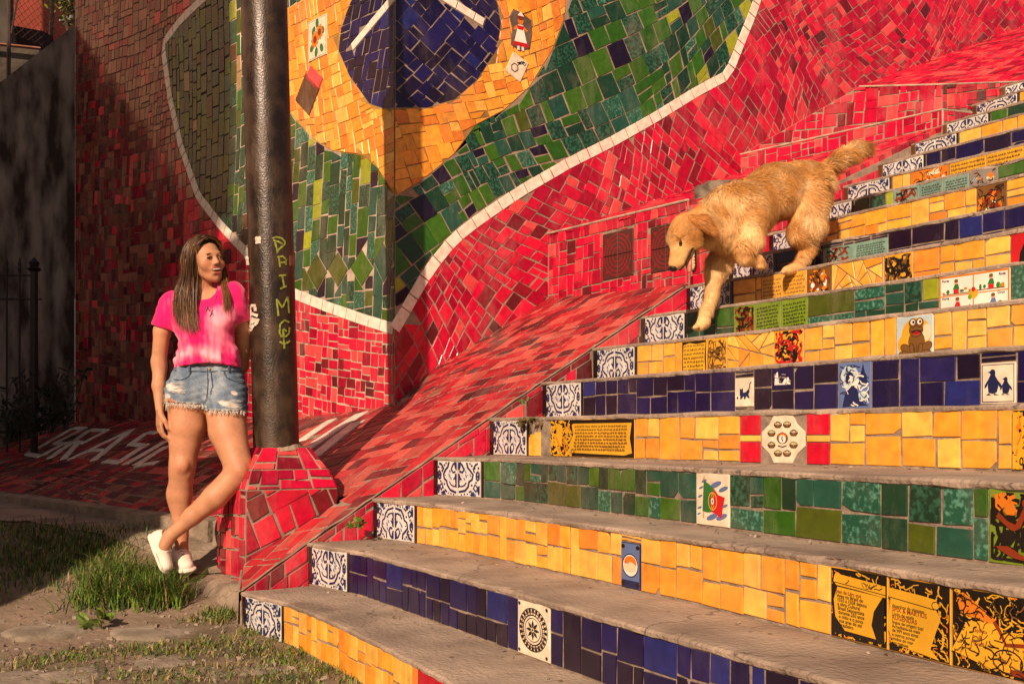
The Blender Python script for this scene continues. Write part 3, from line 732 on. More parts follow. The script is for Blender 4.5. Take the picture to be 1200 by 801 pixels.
def shatter(poly, n, rng):
    P = [poly]
    while len(P) < n:
        P.sort(key=lambda p: -abs(area(p))); p = P.pop(0)
        cx = sum(v[0] for v in p)/len(p)+rng.uniform(-.01, .01); cy = sum(v[1] for v in p)/len(p)+rng.uniform(-.01, .01); a = rng.uniform(0, 6.3)
        u = clip_hp(p, cx, cy, math.cos(a), math.sin(a)); v = clip_hp(p, cx, cy, -math.cos(a), -math.sin(a)); P += [q for q in (u, v) if len(q) > 2]
    return P
for k in range(NSTEP):
    rng = random.Random(500+k); out = []
    z1 = zstep(k)-.014; z0 = (zstep(k-1)+.007) if k else .0
    xl = xleft(k)+.002; pal = PAL[COLN[k]]; s = SZ.get(k, .11)
    fm = rowmap(k); B0 = G['black'][0]
    def one(x0, x1, m, za=z0, zb=z1):
        V, F = tile_mesh(inset([(x0,za),(x1,za),(x1,zb),(x0,zb)], .0016), fm, TH, .0014); out.append((V, F, m))
    one(xl, xl+.036, B0 if k < 12 else G['brown'][0])
    flip = k % 2 == 1
    tw = .148
    special(k, xl+.037, xl+.037+tw, z0, z1, AZ, lambda D: azulejo(D, flip, False, k))
    special(k, xl+.038+tw, xl+.038+2*tw, z0, z1, AZ, lambda D: azulejo(D, flip, True, k))
    x = xl+.040+2*tw; one(x, x+.018, B0); x += .019
    if k == 4:      # a missing tile: bare mortar beside two short yellow slips, planted with a weed
        xe = row_x(4, 646); one(x, x+.05, G['yellow'][0], z0, z0+.1); one(x+.05, x+.10, G['yellow'][2], z0, z0+.11); x = xe
    for pn in PAN.get(k, []):
        a = row_x(k, pn[0]); b = row_x(k, pn[1]); lo = pn[4] if len(pn) > 4 else 0.; hi = pn[5] if len(pn) > 5 else 1.
        if b < x+.02: continue
        a = max(a, x)
        if a-x < .012: a = x
        else: fill_row(k, x, a, z0, z1, rng, pal, out, s)
        if pn[2] == 'redfill': fill_row(k, a, min(b, 2.4), z0, z1, rng, dict(m=R2, w=(1,)), out, s*1.5)
        elif pn[2] == 'mott': one(a, b, G['green'][3])
        elif pn[2] == 'ecu':
            zc0, zc1 = lerp(z0, z1, .44), lerp(z0, z1, .58)
            one(a, b, R2[0], z0, zc0); one(a, b, G['yellow'][2], zc0, zc1); one(a, b, R2[0], zc1, z1)
        elif pn[2] == 'shatter':
            for p in shatter([(a,z0),(b,z0),(b,z1),(a,z1)], 15, rng):
                p = inset(p, .003)
                if len(p) > 2:
                    V, F = tile_mesh(p, fm, TH, .0012, tilt=(rng.uniform(-.03,.03), rng.uniform(-.03,.03))); out.append((V, F, pick(rng, YL['m'], YL['w'])))
        else:
            za, zb = lerp(z0, z1, lo), lerp(z0, z1, hi)
            pl = None
            if pn[2] is d_crest:
                pl = [(lerp(a, b, u), lerp(z0, z1, v)) for u, v in ((.30,.01),(.70,.01),(.80,.2),(.97,.36),(.97,.64),(.80,.8),(.70,.99),(.30,.99),(.20,.8),(.03,.64),(.03,.36),(.20,.2))]
            special(k, a, b, za, zb, pn[3], pn[2], poly=pl)
            if lo > .05: fill_row(k, a, b, z0, za, rng, pal, out, s)
            if hi < .95: fill_row(k, a, b, zb, z1, rng, pal, out, s)
        x = b
        if pn[0] >= 1170: break
    xe = min(XEND-.02, row_x(k, 1330)+.1)
    if k == 0: xe = 2.4
    if x < xe: fill_row(k, x, xe, z0, z1, rng, pal, out, s)
    lay(STEP[k], out, 300, minpx=40)
# ---------------- walls ----------------
def visible(V, mg=140):
    P = [proj(v) for v in V]
    return any(p[2] > .3 and -mg < p[0] < 1200+mg and -mg < p[1] < 801+mg for p in P)
CNR = Vector((-1.52, 1.43, 0))
def mapB(u, v): return Vector((-1.52, 1.43+u, v)), Vector((1, 0, 0))
def mapA(u, v): return Vector((CNR.x+AD.x*u, CNR.y+AD.y*u, v)), AN
def pB(px, py): P = on_plane(px, py, (-1.52, 0, 0), Vector((1, 0, 0))); return (P.y-1.43, P.z)
def pA(px, py): P = on_plane(px, py, CNR, AN); return ((P.x-CNR.x)*AD.x+(P.y-CNR.y)*AD.y, P.z)
TOP = 5.7
bandB = [(462,386),(465,381),(482,351),(502,317),(517,298),(532,280),(552,264),(573,249),(610,224),(667,191),(717,166),(767,138),(817,107),(853,88),(864,60),(884,10),(893,-20),(912,-70)]
bandA = [(461,385),(428,375),(384,359.5),(347,345),(310,322),(288,295),(260,265),(233,230),(213,173),(200,117),(191,52),(213,23),(237,0),(270,-25)]
dB = [pB(*p) for p in bandB]; dA = [pA(*p) for p in bandA]
DB = dB+[(2.0, TOP+.6), (-.3, TOP+.6), (-.3, dB[0][1])]
DA = dA+[(2.6, TOP+.3), (1.2, TOP+.6), (-.3, TOP+.6), (-.3, dA[0][1])]
YB = [pB(*p) for p in [(467,228),(497,210),(533,180),(557,147),(590,130),(620,103),(647,60),(662,20),(663,0),(655,-50),(610,-120)]]
YB = [(-.3, YB[0][1]+.0)]+YB+[(.3, 4.9), (-.3, 4.9)]
YA = [pA(*p) for p in [(462,228),(443,197),(427,182),(390,177),(367,163),(340,132),(318,100),(311,50),(328,15),(352,2),(385,-60),(430,-110)]]
YA = [(-.3, YA[0][1]+.1), (0, YA[0][1])]+YA[1:]+[(.3, 4.9), (-.3, 4.9)]
OB = [pB(*p) for p in [(462,127),(500,127),(533,117),(560,93),(583,57),(587,27),(583,5),(570,-25),(530,-55)]]; OB = [(-.3, OB[0][1])]+OB+[(.1, 4.22), (-.3, 4.22)]
OA = [pA(*p) for p in [(462,128),(450,128),(433,122),(410,90),(397,60),(400,33),(411,3),(430,-30)]]; OA = [(-.3, OA[0][1])]+OA+[(.1, 4.22), (-.3, 4.22)]
# wall bodies (mortar face): a thing each
def slab(name, pts, thick_n, z0, z1, m, parent, top=None):
    """upright slab following plan points pts; thickness towards thick_n"""
    mb = MB(); n = len(pts)
    for i in range(n-1):
        a, b = Vector(pts[i]), Vector(pts[i+1]); t = Vector(thick_n)
        za0, zb0 = (z0, z0) if not isinstance(z0, (list, tuple)) else (z0[i], z0[i+1]); za, zb = (z1, z1) if not isinstance(z1, (list, tuple)) else (z1[i], z1[i+1])
        V = [(a.x,a.y,za0),(b.x,b.y,zb0),(b.x+t.x,b.y+t.y,zb0),(a.x+t.x,a.y+t.y,za0),(a.x,a.y,za),(b.x,b.y,zb),(b.x+t.x,b.y+t.y,zb),(a.x+t.x,a.y+t.y,za)]
        mb.add(V, [(3,2,1,0),(4,5,6,7),(0,1,5,4),(1,2,6,5),(2,3,7,6),(3,0,4,7)])
    return mb.out(name, [m], parent)
WB = thing('mosaic_wall', (-1.52, 4, 1), 'tall red tiled wall rising beside the stairs behind the dog, carrying the right half of the green and yellow mural', 'wall')
WA = thing('mosaic_wall', (-3.5, 1.0, .9), 'tall tiled wall behind the woman and the lamp post, its left end in shade, with the left half of the mural', 'wall')
slab('wall_core', [(-1.52, 1.43), (-1.52, 11.5)], (-.35, 0), .4, TOP, M['grout'], WB)
eA = CNR+Vector((AD.x, AD.y, 0))*5.02
slab('wall_core', [(CNR.x-.352*0, CNR.y), (eA.x, eA.y)], (-AN.x*.35, -AN.y*.35), .4, TOP, M['grout_pale'], WA)
def baseB(s):
    y = 1.43+s
    return pw(y, [(1.43, 1.02), (1.69, 1.2), (2.557, 1.72), (2.56, 2.17), (4.3, 2.80), (4.45, 3.0), (5.62, 3.68), (7.87, 4.65), (10, 5.6)])
def baseA(s): return pw(s, [(0, 1.0), (1.0, .93), (5, .96)])
def field(parent, fm, box, s, style, ang, seed, keep, drop, mats, wts, gap=.0035, off=0., base=None, maxn=300, name='tile', h=.0045, jit=.05, warp=.06, minpx=55, near=None, back=.005):
    rng = random.Random(seed); out = []
    for q in tiling(box, s, style, ang, rng, jit, warp):
        p = inset(q, gap)
        if fm is mapA: p = clip_hp(p, 5.0, 0, -1, 0)
        if fm is mapA or fm is mapB: p = clip_hp(p, .004, 0, 1, 0)
        if len(p) < 3: continue
        if keep is not None:
            p = clip_region(p, keep, off, True)
        for d, o in drop:
            if len(p) > 2: p = clip_region(p, d, o, False)
        if len(p) < 3: continue
        # tidy tiny edges
        p = inset(p, .0002)
        if len(p) < 3 or abs(area(p)) < .00045*min(1, s/.09): continue
        c = (sum(v[0] for v in p)/len(p), sum(v[1] for v in p)/len(p))
        if base is not None:
            if max(v[1] for v in p) < base(c[0])-.02: continue
        P, N = fm(*c)
        if not visible([P]): continue
        V, F = tile_mesh(p, fm, h*rng.uniform(.85, 1.2), .0016, tilt=(rng.gauss(0, .011), rng.gauss(0, .011)), back=back)
        m = near(c, rng) if near else pick(rng, mats, wts)
        out.append((V, F, m))
    lay(parent, out, maxn, name, minpx)
def part(name, parent, V, F, m, **k): return mk(name, V, F, m, parent, **k)
def backing(name, parent, fm, poly, m, h=.0005):
    """thin bed of mortar the tiles of a field are set in"""
    p = poly; n = len(p); V = [fm(*q)[0]+fm(*q)[1]*h for q in p]+[fm(*q)[0]-fm(*q)[1]*.01 for q in p]
    F = [tuple(range(n))]+[(i, i+n, (i+1) % n+n, (i+1) % n) for i in range(n)]
    bm = bmesh.new(); vs_ = [bm.verts.new(v) for v in V]
    for f in F:
        try: bm.faces.new([vs_[i] for i in f])
        except ValueError: pass
    bmesh.ops.triangulate(bm, faces=[f for f in bm.faces if len(f.verts) > 4]); bmesh.ops.recalc_face_normals(bm, faces=bm.faces)
    bm.verts.index_update()
    return mk(name, [v.co.copy() for v in bm.verts], [tuple(v.index for v in f.verts) for f in bm.faces], m, parent)
def band(parent, fm, pts, wid, m, seed, step=.1):
    rng = random.Random(seed); L = [0]
    for a, b in zip(pts, pts[1:]): L.append(L[-1]+math.hypot(b[0]-a[0], b[1]-a[1]))
    def P(s):
        for i in range(len(pts)-1):
            if s <= L[i+1] or i == len(pts)-2:
                t = (s-L[i])/(L[i+1]-L[i]); return (lerp(pts[i][0], pts[i+1][0], t), lerp(pts[i][1], pts[i+1][1], t))
    def Nn(s):
        a, b = P(max(0, s-.03)), P(min(L[-1], s+.03)); dx, dy = b[0]-a[0], b[1]-a[1]; l = math.hypot(dx, dy); return (-dy/l, dx/l)
    s = 0; out = []
    while s < L[-1]-.02:
        e = min(L[-1], s+step*rng.uniform(.75, 1.25)); (a, b), (c, d) = P(s+.002), P(e-.002); (n0, n1), (m0, m1) = Nn(s), Nn(e); h = wid/2
        q = [(a-n0*h, b-n1*h), (c-m0*h, d-m1*h), (c+m0*h, d+m1*h), (a+n0*h, b+n1*h)]
        p = inset(q, .0018)
        if len(p) > 2:
            V, F = tile_mesh(p, fm, .0075, .0016, tilt=(rng.gauss(0, .01), rng.gauss(0, .01)))
            if visible(V): out.append((V, F, m))
        s = e
    lay(parent, out, 300, 'tile', 30)
def sub(name, parent, label=None):
    o = bpy.data.objects.new(name, None); COL.objects.link(o); o.parent = parent; ORG[o.name] = ORG[parent.name].copy(); o.empty_display_size = .05
    if label: o['label'] = label
    return o
hw = .037
GRW_R = (30, 6, 9, 9, 24, 2, 2, 26)      # right mural: mostly dark and mid green
# --- wall B
rf = backing('red_field', WB, mapB, [(0.001, .6), (9.5, .6), (9.5, TOP-.02), (3.6, TOP-.02), (dB[-1][0], dB[-1][1])]+dB[::-1], M['grout'])
field(rf, mapB, (0, .95, 8.8, TOP-.1), .105, 'ashlar', -.62, 11, None, [(DB, -hw)], G['red'], (30, 30, 16, 6, 5, 1), base=baseB, warp=.16, jit=.045)
gf = backing('green_field', WB, mapB, [(0.001, dB[0][1])]+dB+[(2.4, TOP-.03), (.001, TOP-.03)], M['grout'], .0009)
GRn = G['green']+[G['blue'][2]]
field(gf, mapB, (0, 1.4, 4.4, 5.3), .125, 'square', .62, 12, DB, [(YB, 0.004)], GRn, (22, 12, 12, 7, 26, 3, 2, 26, 6), off=hw, warp=.12, jit=.05)
yf = backing('yellow_field', WB, mapB, [(.001, YB[0][1])]+YB[1:-2]+[(.3, 4.9), (.001, 4.9)], mat('ochre_mortar', (.30,.16,.05), .8, .2, 12, .3, 60), .0013)
field(yf, mapB, (0, 2.2, 1.9, 4.9), .10, 'ashlar', .35, 13, YB, [(OB, .003)], G['yellow'], (14, 16, 8, 16), off=.004, gap=.0022, warp=.1)
bf = backing('blue_field', WB, mapB, [(.001, OB[0][1])]+OB[1:-1]+[(.001, 4.2)], M['grout'], .0017)
streak = lambda c, d: c
wsB = [pB(515,-6), pB(567,27)]; wsA = [pA(413,56), pA(462,-3)]
def wpoly(p, h=.028):
    (a, b), (c, d) = p; l = math.hypot(c-a, d-b); nx, ny = -(d-b)/l*h, (c-a)/l*h; return [(a-nx,b-ny),(c-nx,d-ny),(c+nx,d+ny),(a+nx,b+ny)]
field(bf, mapB, (0, 2.8, 1.1, 4.2), .10, 'ashlar', -.5, 14, OB, [(wpoly(wsB), .003)], G['blue'], (40, 22, 22, 6), off=.004, gap=.0022, warp=.1)
wb = sub('white_band', WB); band(wb, mapB, dB, hw*2, G['white'][0], 15, .12); band(wb, mapB, wsB, .056, G['white'][0], 16, .14)
# --- wall A
rfa = backing('red_field', WA, mapA, [(5.0, .6), (0.001, .6)]+dA+[(dA[-1][0]+.3, TOP-.02), (5.0, TOP-.02)], M['grout_pale'])
RB = [glaze('glare_rust_glaze', (.32,.11,.075), .14), glaze('glare_brick_glaze', (.22,.055,.04), .12), glaze('glare_umber_glaze', (.14,.045,.035), .12)]  # brown glare over the shaded wall end, put into the glaze colours
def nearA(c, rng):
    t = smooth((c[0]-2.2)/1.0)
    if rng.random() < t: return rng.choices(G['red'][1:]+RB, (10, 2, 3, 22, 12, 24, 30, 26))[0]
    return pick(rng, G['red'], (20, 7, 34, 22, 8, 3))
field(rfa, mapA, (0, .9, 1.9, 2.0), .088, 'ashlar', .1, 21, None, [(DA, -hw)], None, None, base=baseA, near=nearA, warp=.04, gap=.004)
rfl = backing('shaded_red_field', WA, mapA, [(5.0, .6), (5.0, TOP-.04), (2.9, TOP-.04), (dA[-1][0]+.06, TOP-.04)]+[(a+.03, b) for a, b in dA[::-1] if a > 1.95]+[(1.92, .6)], mat('grout_shaded', (.17,.09,.07), .85, .2, 12, .4, 60), .0010)  # darker mortar here: shade of the left end put into its colour
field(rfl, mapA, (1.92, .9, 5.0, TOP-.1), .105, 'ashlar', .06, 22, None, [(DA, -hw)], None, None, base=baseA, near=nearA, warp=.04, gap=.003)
gfa = backing('green_field', WA, mapA, dA+[(2.6, TOP-.03), (.001, TOP-.03), (.001, dA[0][1])], M['grout_pale'], .0009)
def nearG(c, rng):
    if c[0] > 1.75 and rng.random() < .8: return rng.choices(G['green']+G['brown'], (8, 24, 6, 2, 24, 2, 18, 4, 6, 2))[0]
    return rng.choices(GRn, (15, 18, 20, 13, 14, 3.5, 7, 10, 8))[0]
loz = []
for (cx_, cy_, hw_, hh_, m_) in ((372,319,12,22,5), (396.5,316,12,21,4), (424.5,314,13.5,22,7), (450,308,11,24,2)):
    q = ccw([pA(cx_-hw_, cy_), pA(cx_, cy_+hh_), pA(cx_+hw_, cy_), pA(cx_, cy_-hh_)]); loz.append(q)
    V_, F_ = tile_mesh(inset(q, .003), mapA, .007, .0016); mk('tile', V_, F_, G['green'][(6, 6, 7, 2)[len(loz)-1]], gfa)
field(gfa, mapA, (0, 1.3, 3.4, 5.3), .118, 'tall', .02, 23, DA, [(YA, .004)]+[(q, 0) for q in loz], None, None, off=hw, near=nearG, warp=.05, gap=.0035)
yfa = backing('yellow_field', WA, mapA, [(.001, YA[0][1])]+YA[1:-2]+[(.3, 4.9), (.001, 4.9)], mat('amber_mortar', (.50,.26,.06), .8, .2, 12, .3, 60), .0013)
holes = []
def insertA(px, py, w_, h_, rot, base, draw, parent=yfa, fm=mapA, pf=pA):
    c = pf(px, py); co, si = math.cos(rot), math.sin(rot)
    q = [(c[0]+x*co-y*si, c[1]+x*si+y*co) for x, y in ((-w_/2,-h_/2),(w_/2,-h_/2),(w_/2,h_/2),(-w_/2,h_/2))]
    V, F = tile_mesh(q, fm, .009, .0015); mb = MB(); mb.add(V, F, 0); mats = [base]
    if draw:
        sgn = -1 if fm is mapA else 1
        D = Deco(mb, mats, lambda u, v: fm(c[0]+sgn*u*co-v*si, c[1]+sgn*u*si+v*co), -w_/2+.004, -h_/2+.004, w_/2-.004, h_/2-.004, .0094); draw(D)
    mb.out('printed_tile', mats, parent); return q
def d_sunfl(D):
    D.stroke('leaf', [(.02,.02),(.98,.02),(.98,.98),(.02,.98),(.02,.02)], .015)
    for a, b in ((.2,.3),(.75,.2),(.3,.72),(.8,.65),(.5,.88),(.45,.15)): D.disc('green', a, b, .13, .09, 8, a*3)
    for x, y, r in ((.38,.48,.2),(.64,.62,.18)):
        for i in range(10): t = i*.628; D.disc('orange', x+r*.75*math.cos(t), y+r*.75*math.sin(t), r*.4, r*.25, 8, t)
        D.disc('maroon', x, y, r*.5, r*.5)
h1 = insertA(373, 45, .22, .27, 0, CREAM, d_sunfl); h2 = insertA(361, 111, .22, .20, .7, G['brown'][0], None); h3 = insertA(369, 92, .19, .09, .7, G['red'][3], None)
def d_star(D): D.ring('black', .4, .4, .22, .2, .05, 6); D.scribble('black', 5, random.Random(2), .05, (.3,.6,.9,.95))
h4 = insertA(605, 79, .13, .15, -.45, CREAM, d_star, yf, mapB, pB)
field(yfa, mapA, (0, 2.2, 2.0, 4.9), .11, 'ashlar', -.1, 24, YA, [(OA, .003), (h1, -.004), (h2, -.004), (h3, -.004)], G['yellow'], (10, 14, 8, 20), off=.004, gap=.0018, warp=.1)
bfa = backing('blue_field', WA, mapA, [(.001, OA[0][1])]+OA[1:-1]+[(.001, 4.2)], M['grout'], .0017)
field(bfa, mapA, (0, 2.8, 1.1, 4.2), .10, 'ashlar', .2, 25, OA, [(wpoly(wsA), .003)], G['blue'], (34, 26, 16, 12), off=.004, gap=.0022, warp=.1)
wba = sub('white_band', WA); band(wba, mapA, dA, hw*2, G['white'][0], 26, .12); band(wba, mapA, wsA, .056, G['white'][0], 27, .2)
# little relief figure of a girl in a white apron on the yellow field
mb = MB(); D = Deco(mb, [G['grout'] if False else M['grout_dark']], mapB, *[*[v-.0 for v in (pB(610,60)[0]-.11, pB(610,60)[1])], pB(610,60)[0]+.09, pB(610,12)[1]], .010)
mats = [M['grout_dark']]; D.mats = mats; x0, z0, x1, z1 = D.r
V, F = tile_mesh(ccw([(lerp(x0,x1,a), lerp(z0,z1,b)) for a, b in ((.1,.75),(.25,.98),(.6,.92),(.95,.8),(.98,.45),(.9,.1),(.5,-.02),(.15,.1),(.2,.5))]), mapB, .0095, .002); mb.add(V, F, 0)
D.poly('white', [(.25,.12),(.80,.12),(.66,.45),(.62,.62),(.42,.62),(.36,.42)]); D.poly('red', [(.22,.10),(.84,.10),(.80,.2),(.26,.2)]); D.poly('white', [(.3,.2),(.76,.2),(.62,.6),(.42,.6)])
D.disc('orange', .52, .72, .11, .10); D.disc('maroon', .52, .80, .13, .07); D.poly('white', [(.40,.84),(.52,.95),(.66,.84)]); D.poly('orange', [(.36,.60),(.24,.5),(.3,.46),(.42,.54)]); D.poly('orange', [(.64,.60),(.8,.52),(.76,.46),(.62,.54)]); D.poly('red', [(.38,.6),(.66,.6),(.62,.5),(.42,.5)])
D.poly('white', [(.38,.0),(.48,.0),(.48,.1),(.4,.1)]); D.poly('white', [(.56,.0),(.66,.0),(.64,.1),(.56,.1)])
mb.out('relief_figure', mats, yf)
print('TILES', TSTAT[-14:])
# ---------------- retaining blocks between wall and stair ----------------
def prism(name, poly_top, zb, m, parent):
    """body under a polygon of 3-D top points down to zb (value or list)"""
    n = len(poly_top); zb = zb if isinstance(zb, (list, tuple)) else [zb]*n
    V = [tuple(p) for p in poly_top]+[(p[0], p[1], b) for p, b in zip(poly_top, zb)]
    bm = bmesh.new(); vs_ = [bm.verts.new(v) for v in V]
    bm.faces.new(vs_[:n]); bm.faces.new(vs_[n:][::-1])
    for i in range(n): j = (i+1) % n; bm.faces.new([vs_[i], vs_[i+n], vs_[j+n], vs_[j]])
    bmesh.ops.recalc_face_normals(bm, faces=bm.faces); bmesh.ops.triangulate(bm, faces=[f for f in bm.faces if len(f.verts) > 4]); bm.verts.index_update()
    return mk(name, [v.co.copy() for v in bm.verts], [tuple(v.index for v in f.verts) for f in bm.faces], m, parent)
def dn(P, d=.03): return [(p[0], p[1], p[2]-d) for p in P]
XW, XS = -1.519, -.10
def bilin(P00, P10, P11, P01):
    """patch with metric (u,v) = metres along the first two edges"""
    P00, P10, P11, P01 = map(Vector, (P00, P10, P11, P01)); U = (P10-P00).length; W_ = max((P01-P00).length, (P11-P10).length)
    def f(u, v):
        a, b = u/U, v/W_
        P = P00*(1-a)*(1-b)+P10*a*(1-b)+P11*a*b+P01*(1-a)*b
        du = (P10-P00)*(1-b)+(P11-P01)*b; dv = (P01-P00)*(1-a)+(P11-P10)*a
        N = du.cross(dv)
        if N.length < 1e-9: N = (P10-P00).cross(P01-P00)+(P10-P00).cross(P11-P00)
        return P, N.normalized()
    return f, U, W_
def patch_field(parent, P, s, style, ang, seed, mats, wts, maxn=300, gap=.0035, region=None, drop=(), **k):
    f, U, W_ = bilin(*P); box = (0, 0, U, W_)
    reg = region or [(0,0),(U,0),(U,W_),(0,W_)]
    field(parent, f, box, s, style, ang, seed, reg, list(drop), mats, wts, gap=gap, off=.003, maxn=maxn, **k)
    return f, U, W_
RED = G['red']
# block 1
B1 = thing('retaining_block', (-.8, 2.56, 1.7), 'low red tiled retaining block left of the dog, set with two dark patterned tile panels', 'wall')
t1 = [(XW,2.557,2.17), (XS,2.557,2.13), (XS,3.05,2.20), (XS,3.60,2.34), (XS,4.76,2.87), (XW,4.30,2.80)]
# ledge strips of the top: two bilinear pieces share the edge x = XW .. XS at y ~ 3.4
ml = [(XW,2.557,2.17),(XS,2.557,2.13),(XS,3.60,2.34),(XW,3.40,2.475)]; mu = [(XW,3.40,2.475),(XS,3.60,2.34),(XS,4.76,2.87),(XW,4.30,2.80)]
prism('block_core', dn(ml), [1.2]*4, M['grout'], B1); prism('block_core', dn(mu), [1.6]*4, M['grout'], B1)
fr = [(XW,2.557,1.60),(XS,2.557,1.60),(XS,2.557,2.13),(XW,2.557,2.17)]
ff, FU, FW = bilin(*fr)
def pF(px, py): P = on_plane(px, py, (0, 2.557, 0), Vector((0,-1,0))); return (P.x-XW, P.z-1.60)
pan = []
mD = mat('patterned_dark', (.07,.022,.018), .3, .1); mD2 = mat('patterned_line', (.16,.05,.035), .3, .1)
PW_ = mat('patterned_red', (.24,.012,.02), .3, .1)
for (xa, xb) in ((707,743), (763,800)):
    a = pF(xa, 300); b = pF(xb, 300); c0 = pF(xa, 328)[1]; c1 = pF(xa, 272)[1]
    if xa > 750: c0, c1 = pF(xa, 319)[1], pF(xa, 262)[1]
    pan.append([(a[0],c0),(b[0],c0),(b[0],c1),(a[0],c1)])
    for i in (0, 1):
        for j in (0, 1):
            q = [(lerp(a[0],b[0],i/2), lerp(c0,c1,j/2)), (lerp(a[0],b[0],(i+1)/2), lerp(c0,c1,j/2)), (lerp(a[0],b[0],(i+1)/2), lerp(c0,c1,(j+1)/2)), (lerp(a[0],b[0],i/2), lerp(c0,c1,(j+1)/2))]
            q = inset(q, .002); V, F = tile_mesh(q, ff, .0065, .0015); mb = MB(); mb.add(V, F, 0); mats = [mD, PW_]
            xs_ = [v[0] for v in q]; ys_ = [v[1] for v in q]
            D = Deco(mb, mats, ff, min(xs_)+.002, min(ys_)+.002, max(xs_)-.002, max(ys_)-.002, .0068); D.m = lambda c: 1
            cx, cy = (1 if i == 0 else 0), (1 if j == 0 else 0)
            for r in (.3, .52, .72, .9):
                P = [(cx+(-1 if cx else 1)*r*math.cos(t*math.pi/8), cy+(-1 if cy else 1)*r*math.sin(t*math.pi/8)) for t in range(5)]
                P = [(clamp(a_), clamp(b_)) for a_, b_ in P]; D.stroke('red', P, .07)
            D.stroke('red', [(cx, cy), (1-cx, 1-cy)], .06); D.disc('red', abs(cx-.7), abs(cy-.7), .08, .08, 8)
            mb.out('printed_tile', mats, B1)
patch_field(B1, fr, .085, 'ashlar', 0, 31, RED, (30, 24, 26, 12, 3, 1), drop=[(p, -.004) for p in pan], warp=.015)
patch_field(B1, ml, .075, 'ashlar', .1, 32, RED, (26, 20, 26, 22, 5, 2), back=.05, maxn=60)
patch_field(B1, mu, .075, 'ashlar', .1, 33, RED, (26, 20, 26, 22, 5, 2), back=.05, maxn=120)
patch_field(B1, [(XS,2.56,1.62),(XS,4.74,2.55),(XS,4.74,2.85),(XS,2.56,2.12)], .10, 'ashlar', 0, 34, RED, (26, 20, 26, 12, 5, 2), maxn=100, region=[(0,0),(2.37,0),(2.37,.31),(1.13,.30),(.5,.42),(0,.49)])
# block 2 and 3
B2 = thing('retaining_block', (-.8, 4.5, 2.8), 'red tiled retaining block behind the tail of the dog, beside the narrow upper stairs', 'wall')
def rb(x, off=0.): return 4.30+.324*(x-XW)+off
f2 = [(XW,rb(XW),2.70),(XS,rb(XS),2.75),(XS,rb(XS),2.985),(XW,rb(XW),2.94)]
s2 = [(XS,rb(XS),2.75),(XS,6.2,3.35),(XS,6.2,3.10),(XS,rb(XS),2.985)]
prism('block_core', [(XW,rb(XW),2.94),(XS,rb(XS),2.985),(XS,5.3,3.03),(XW,5.3,3.0)], 2.3, M['grout'], B2)
patch_field(B2, f2, .085, 'ashlar', 0, 35, RED, (26, 20, 26, 16, 3, 1), warp=.01)
patch_field(B2, [(XS,rb(XS),2.78),(XS,5.29,2.95),(XS,5.29,3.03),(XS,rb(XS),2.985)], .08, 'ashlar', 0, 36, RED, (26, 20, 26, 16, 3, 1), warp=.01)
o3 = .03; y3 = lambda x: rb(x, o3)
xt, zt = -.66, 3.266; xs3 = XS-.02
top3 = [(XW,y3(XW),2.955), (xt,y3(xt),zt), (xs3,y3(xs3),3.16), (xs3,5.66,3.33), (xs3,9.0,5.02), (XW,9.0,5.10), (XW,5.62,3.68)]
B3 = thing('retaining_block', (-.8, 5.5, 3.0), 'upper red tiled bank with sloping top at the right edge of the wall', 'wall')
prism('block_core', [(XW,y3(XW),2.955),(xt,y3(xt),zt),(XW,5.62,3.68)], 2.4, M['grout'], B3)
prism('block_core', dn([(xt,y3(xt),zt),(xs3,y3(xs3),3.16),(xs3,5.66,3.33),(XW,5.62,3.68)]), 2.4, M['grout'], B3)
prism('block_core', dn([(XW,5.62,3.68),(xs3,5.66,3.33),(xs3,9.0,5.02),(XW,9.0,5.10)], .1), 2.9, M['grout'], B3)
L3 = (Vector((xs3,y3(xs3),0))-Vector((XW,y3(XW),0))).length; fb = (Vector((xs3,y3(xs3),0))-Vector((XW,y3(XW),0))).normalized()
m3 = flatmap((XW,y3(XW),2.8), fb, (0,0,1)); ut = (Vector((xt,y3(xt),0))-Vector((XW,y3(XW),0))).length
m3b = lambda u, v: (m3(u, v)[0], Vector((fb.y, -fb.x, 0)))
field(B3, m3b, (0, 0, L3, .5), .10, 'ashlar', -.08, 37, [(0,.0),(L3,.18),(L3,.36),(ut,.466),(0,.155)], [], RED, (26, 26, 26, 14, 3, 1), off=.003, warp=.012)
RT = (20, 22, 30, 26, 8, 3)
patch_field(B3, [(xt,y3(xt),zt),(xs3,y3(xs3),3.16),(xs3,5.66,3.33),(XW,5.62,3.68)], .085, 'ashlar', .1, 38, RED, RT, back=.05, maxn=150)
patch_field(B3, [(XW,5.62,3.68),(xs3,5.66,3.33),(xs3,9.0,5.02),(XW,9.0,5.10)], .085, 'ashlar', .1, 39, RED, RT, back=.12, maxn=250)
patch_field(B3, [(xs3,y3(xs3),3.0),(xs3,5.66,3.12),(xs3,5.66,3.33),(xs3,y3(xs3),3.16)], .09, 'ashlar', 0, 40, RED, RT, maxn=60)
# mortar cap lines along the block edges
mb = MB()
for P in ([(XW,2.553,2.172),(XS,2.553,2.132)],): mb.tube(P, .007, 6)
mb.out('mortar_edge', [M['grout_pale']], B1)
mb = MB(); mb.tube([(XW,rb(XW)-.004,2.942),(XS,rb(XS)-.004,2.987),(XS+.004,5.3,3.032)], .006, 6); mb.tube([(XS,rb(XS),2.75),(XS,rb(XS),2.987)], .007, 6); mb.out('mortar_edge', [M['grout_pale']], B2)
mb = MB(); mb.tube([(xt,y3(xt)-.004,zt+.002),(xs3,y3(xs3)-.004,3.162),(xs3+.004,5.66,3.332)], .006, 6); mb.out('mortar_edge', [M['grout_pale']], B3)
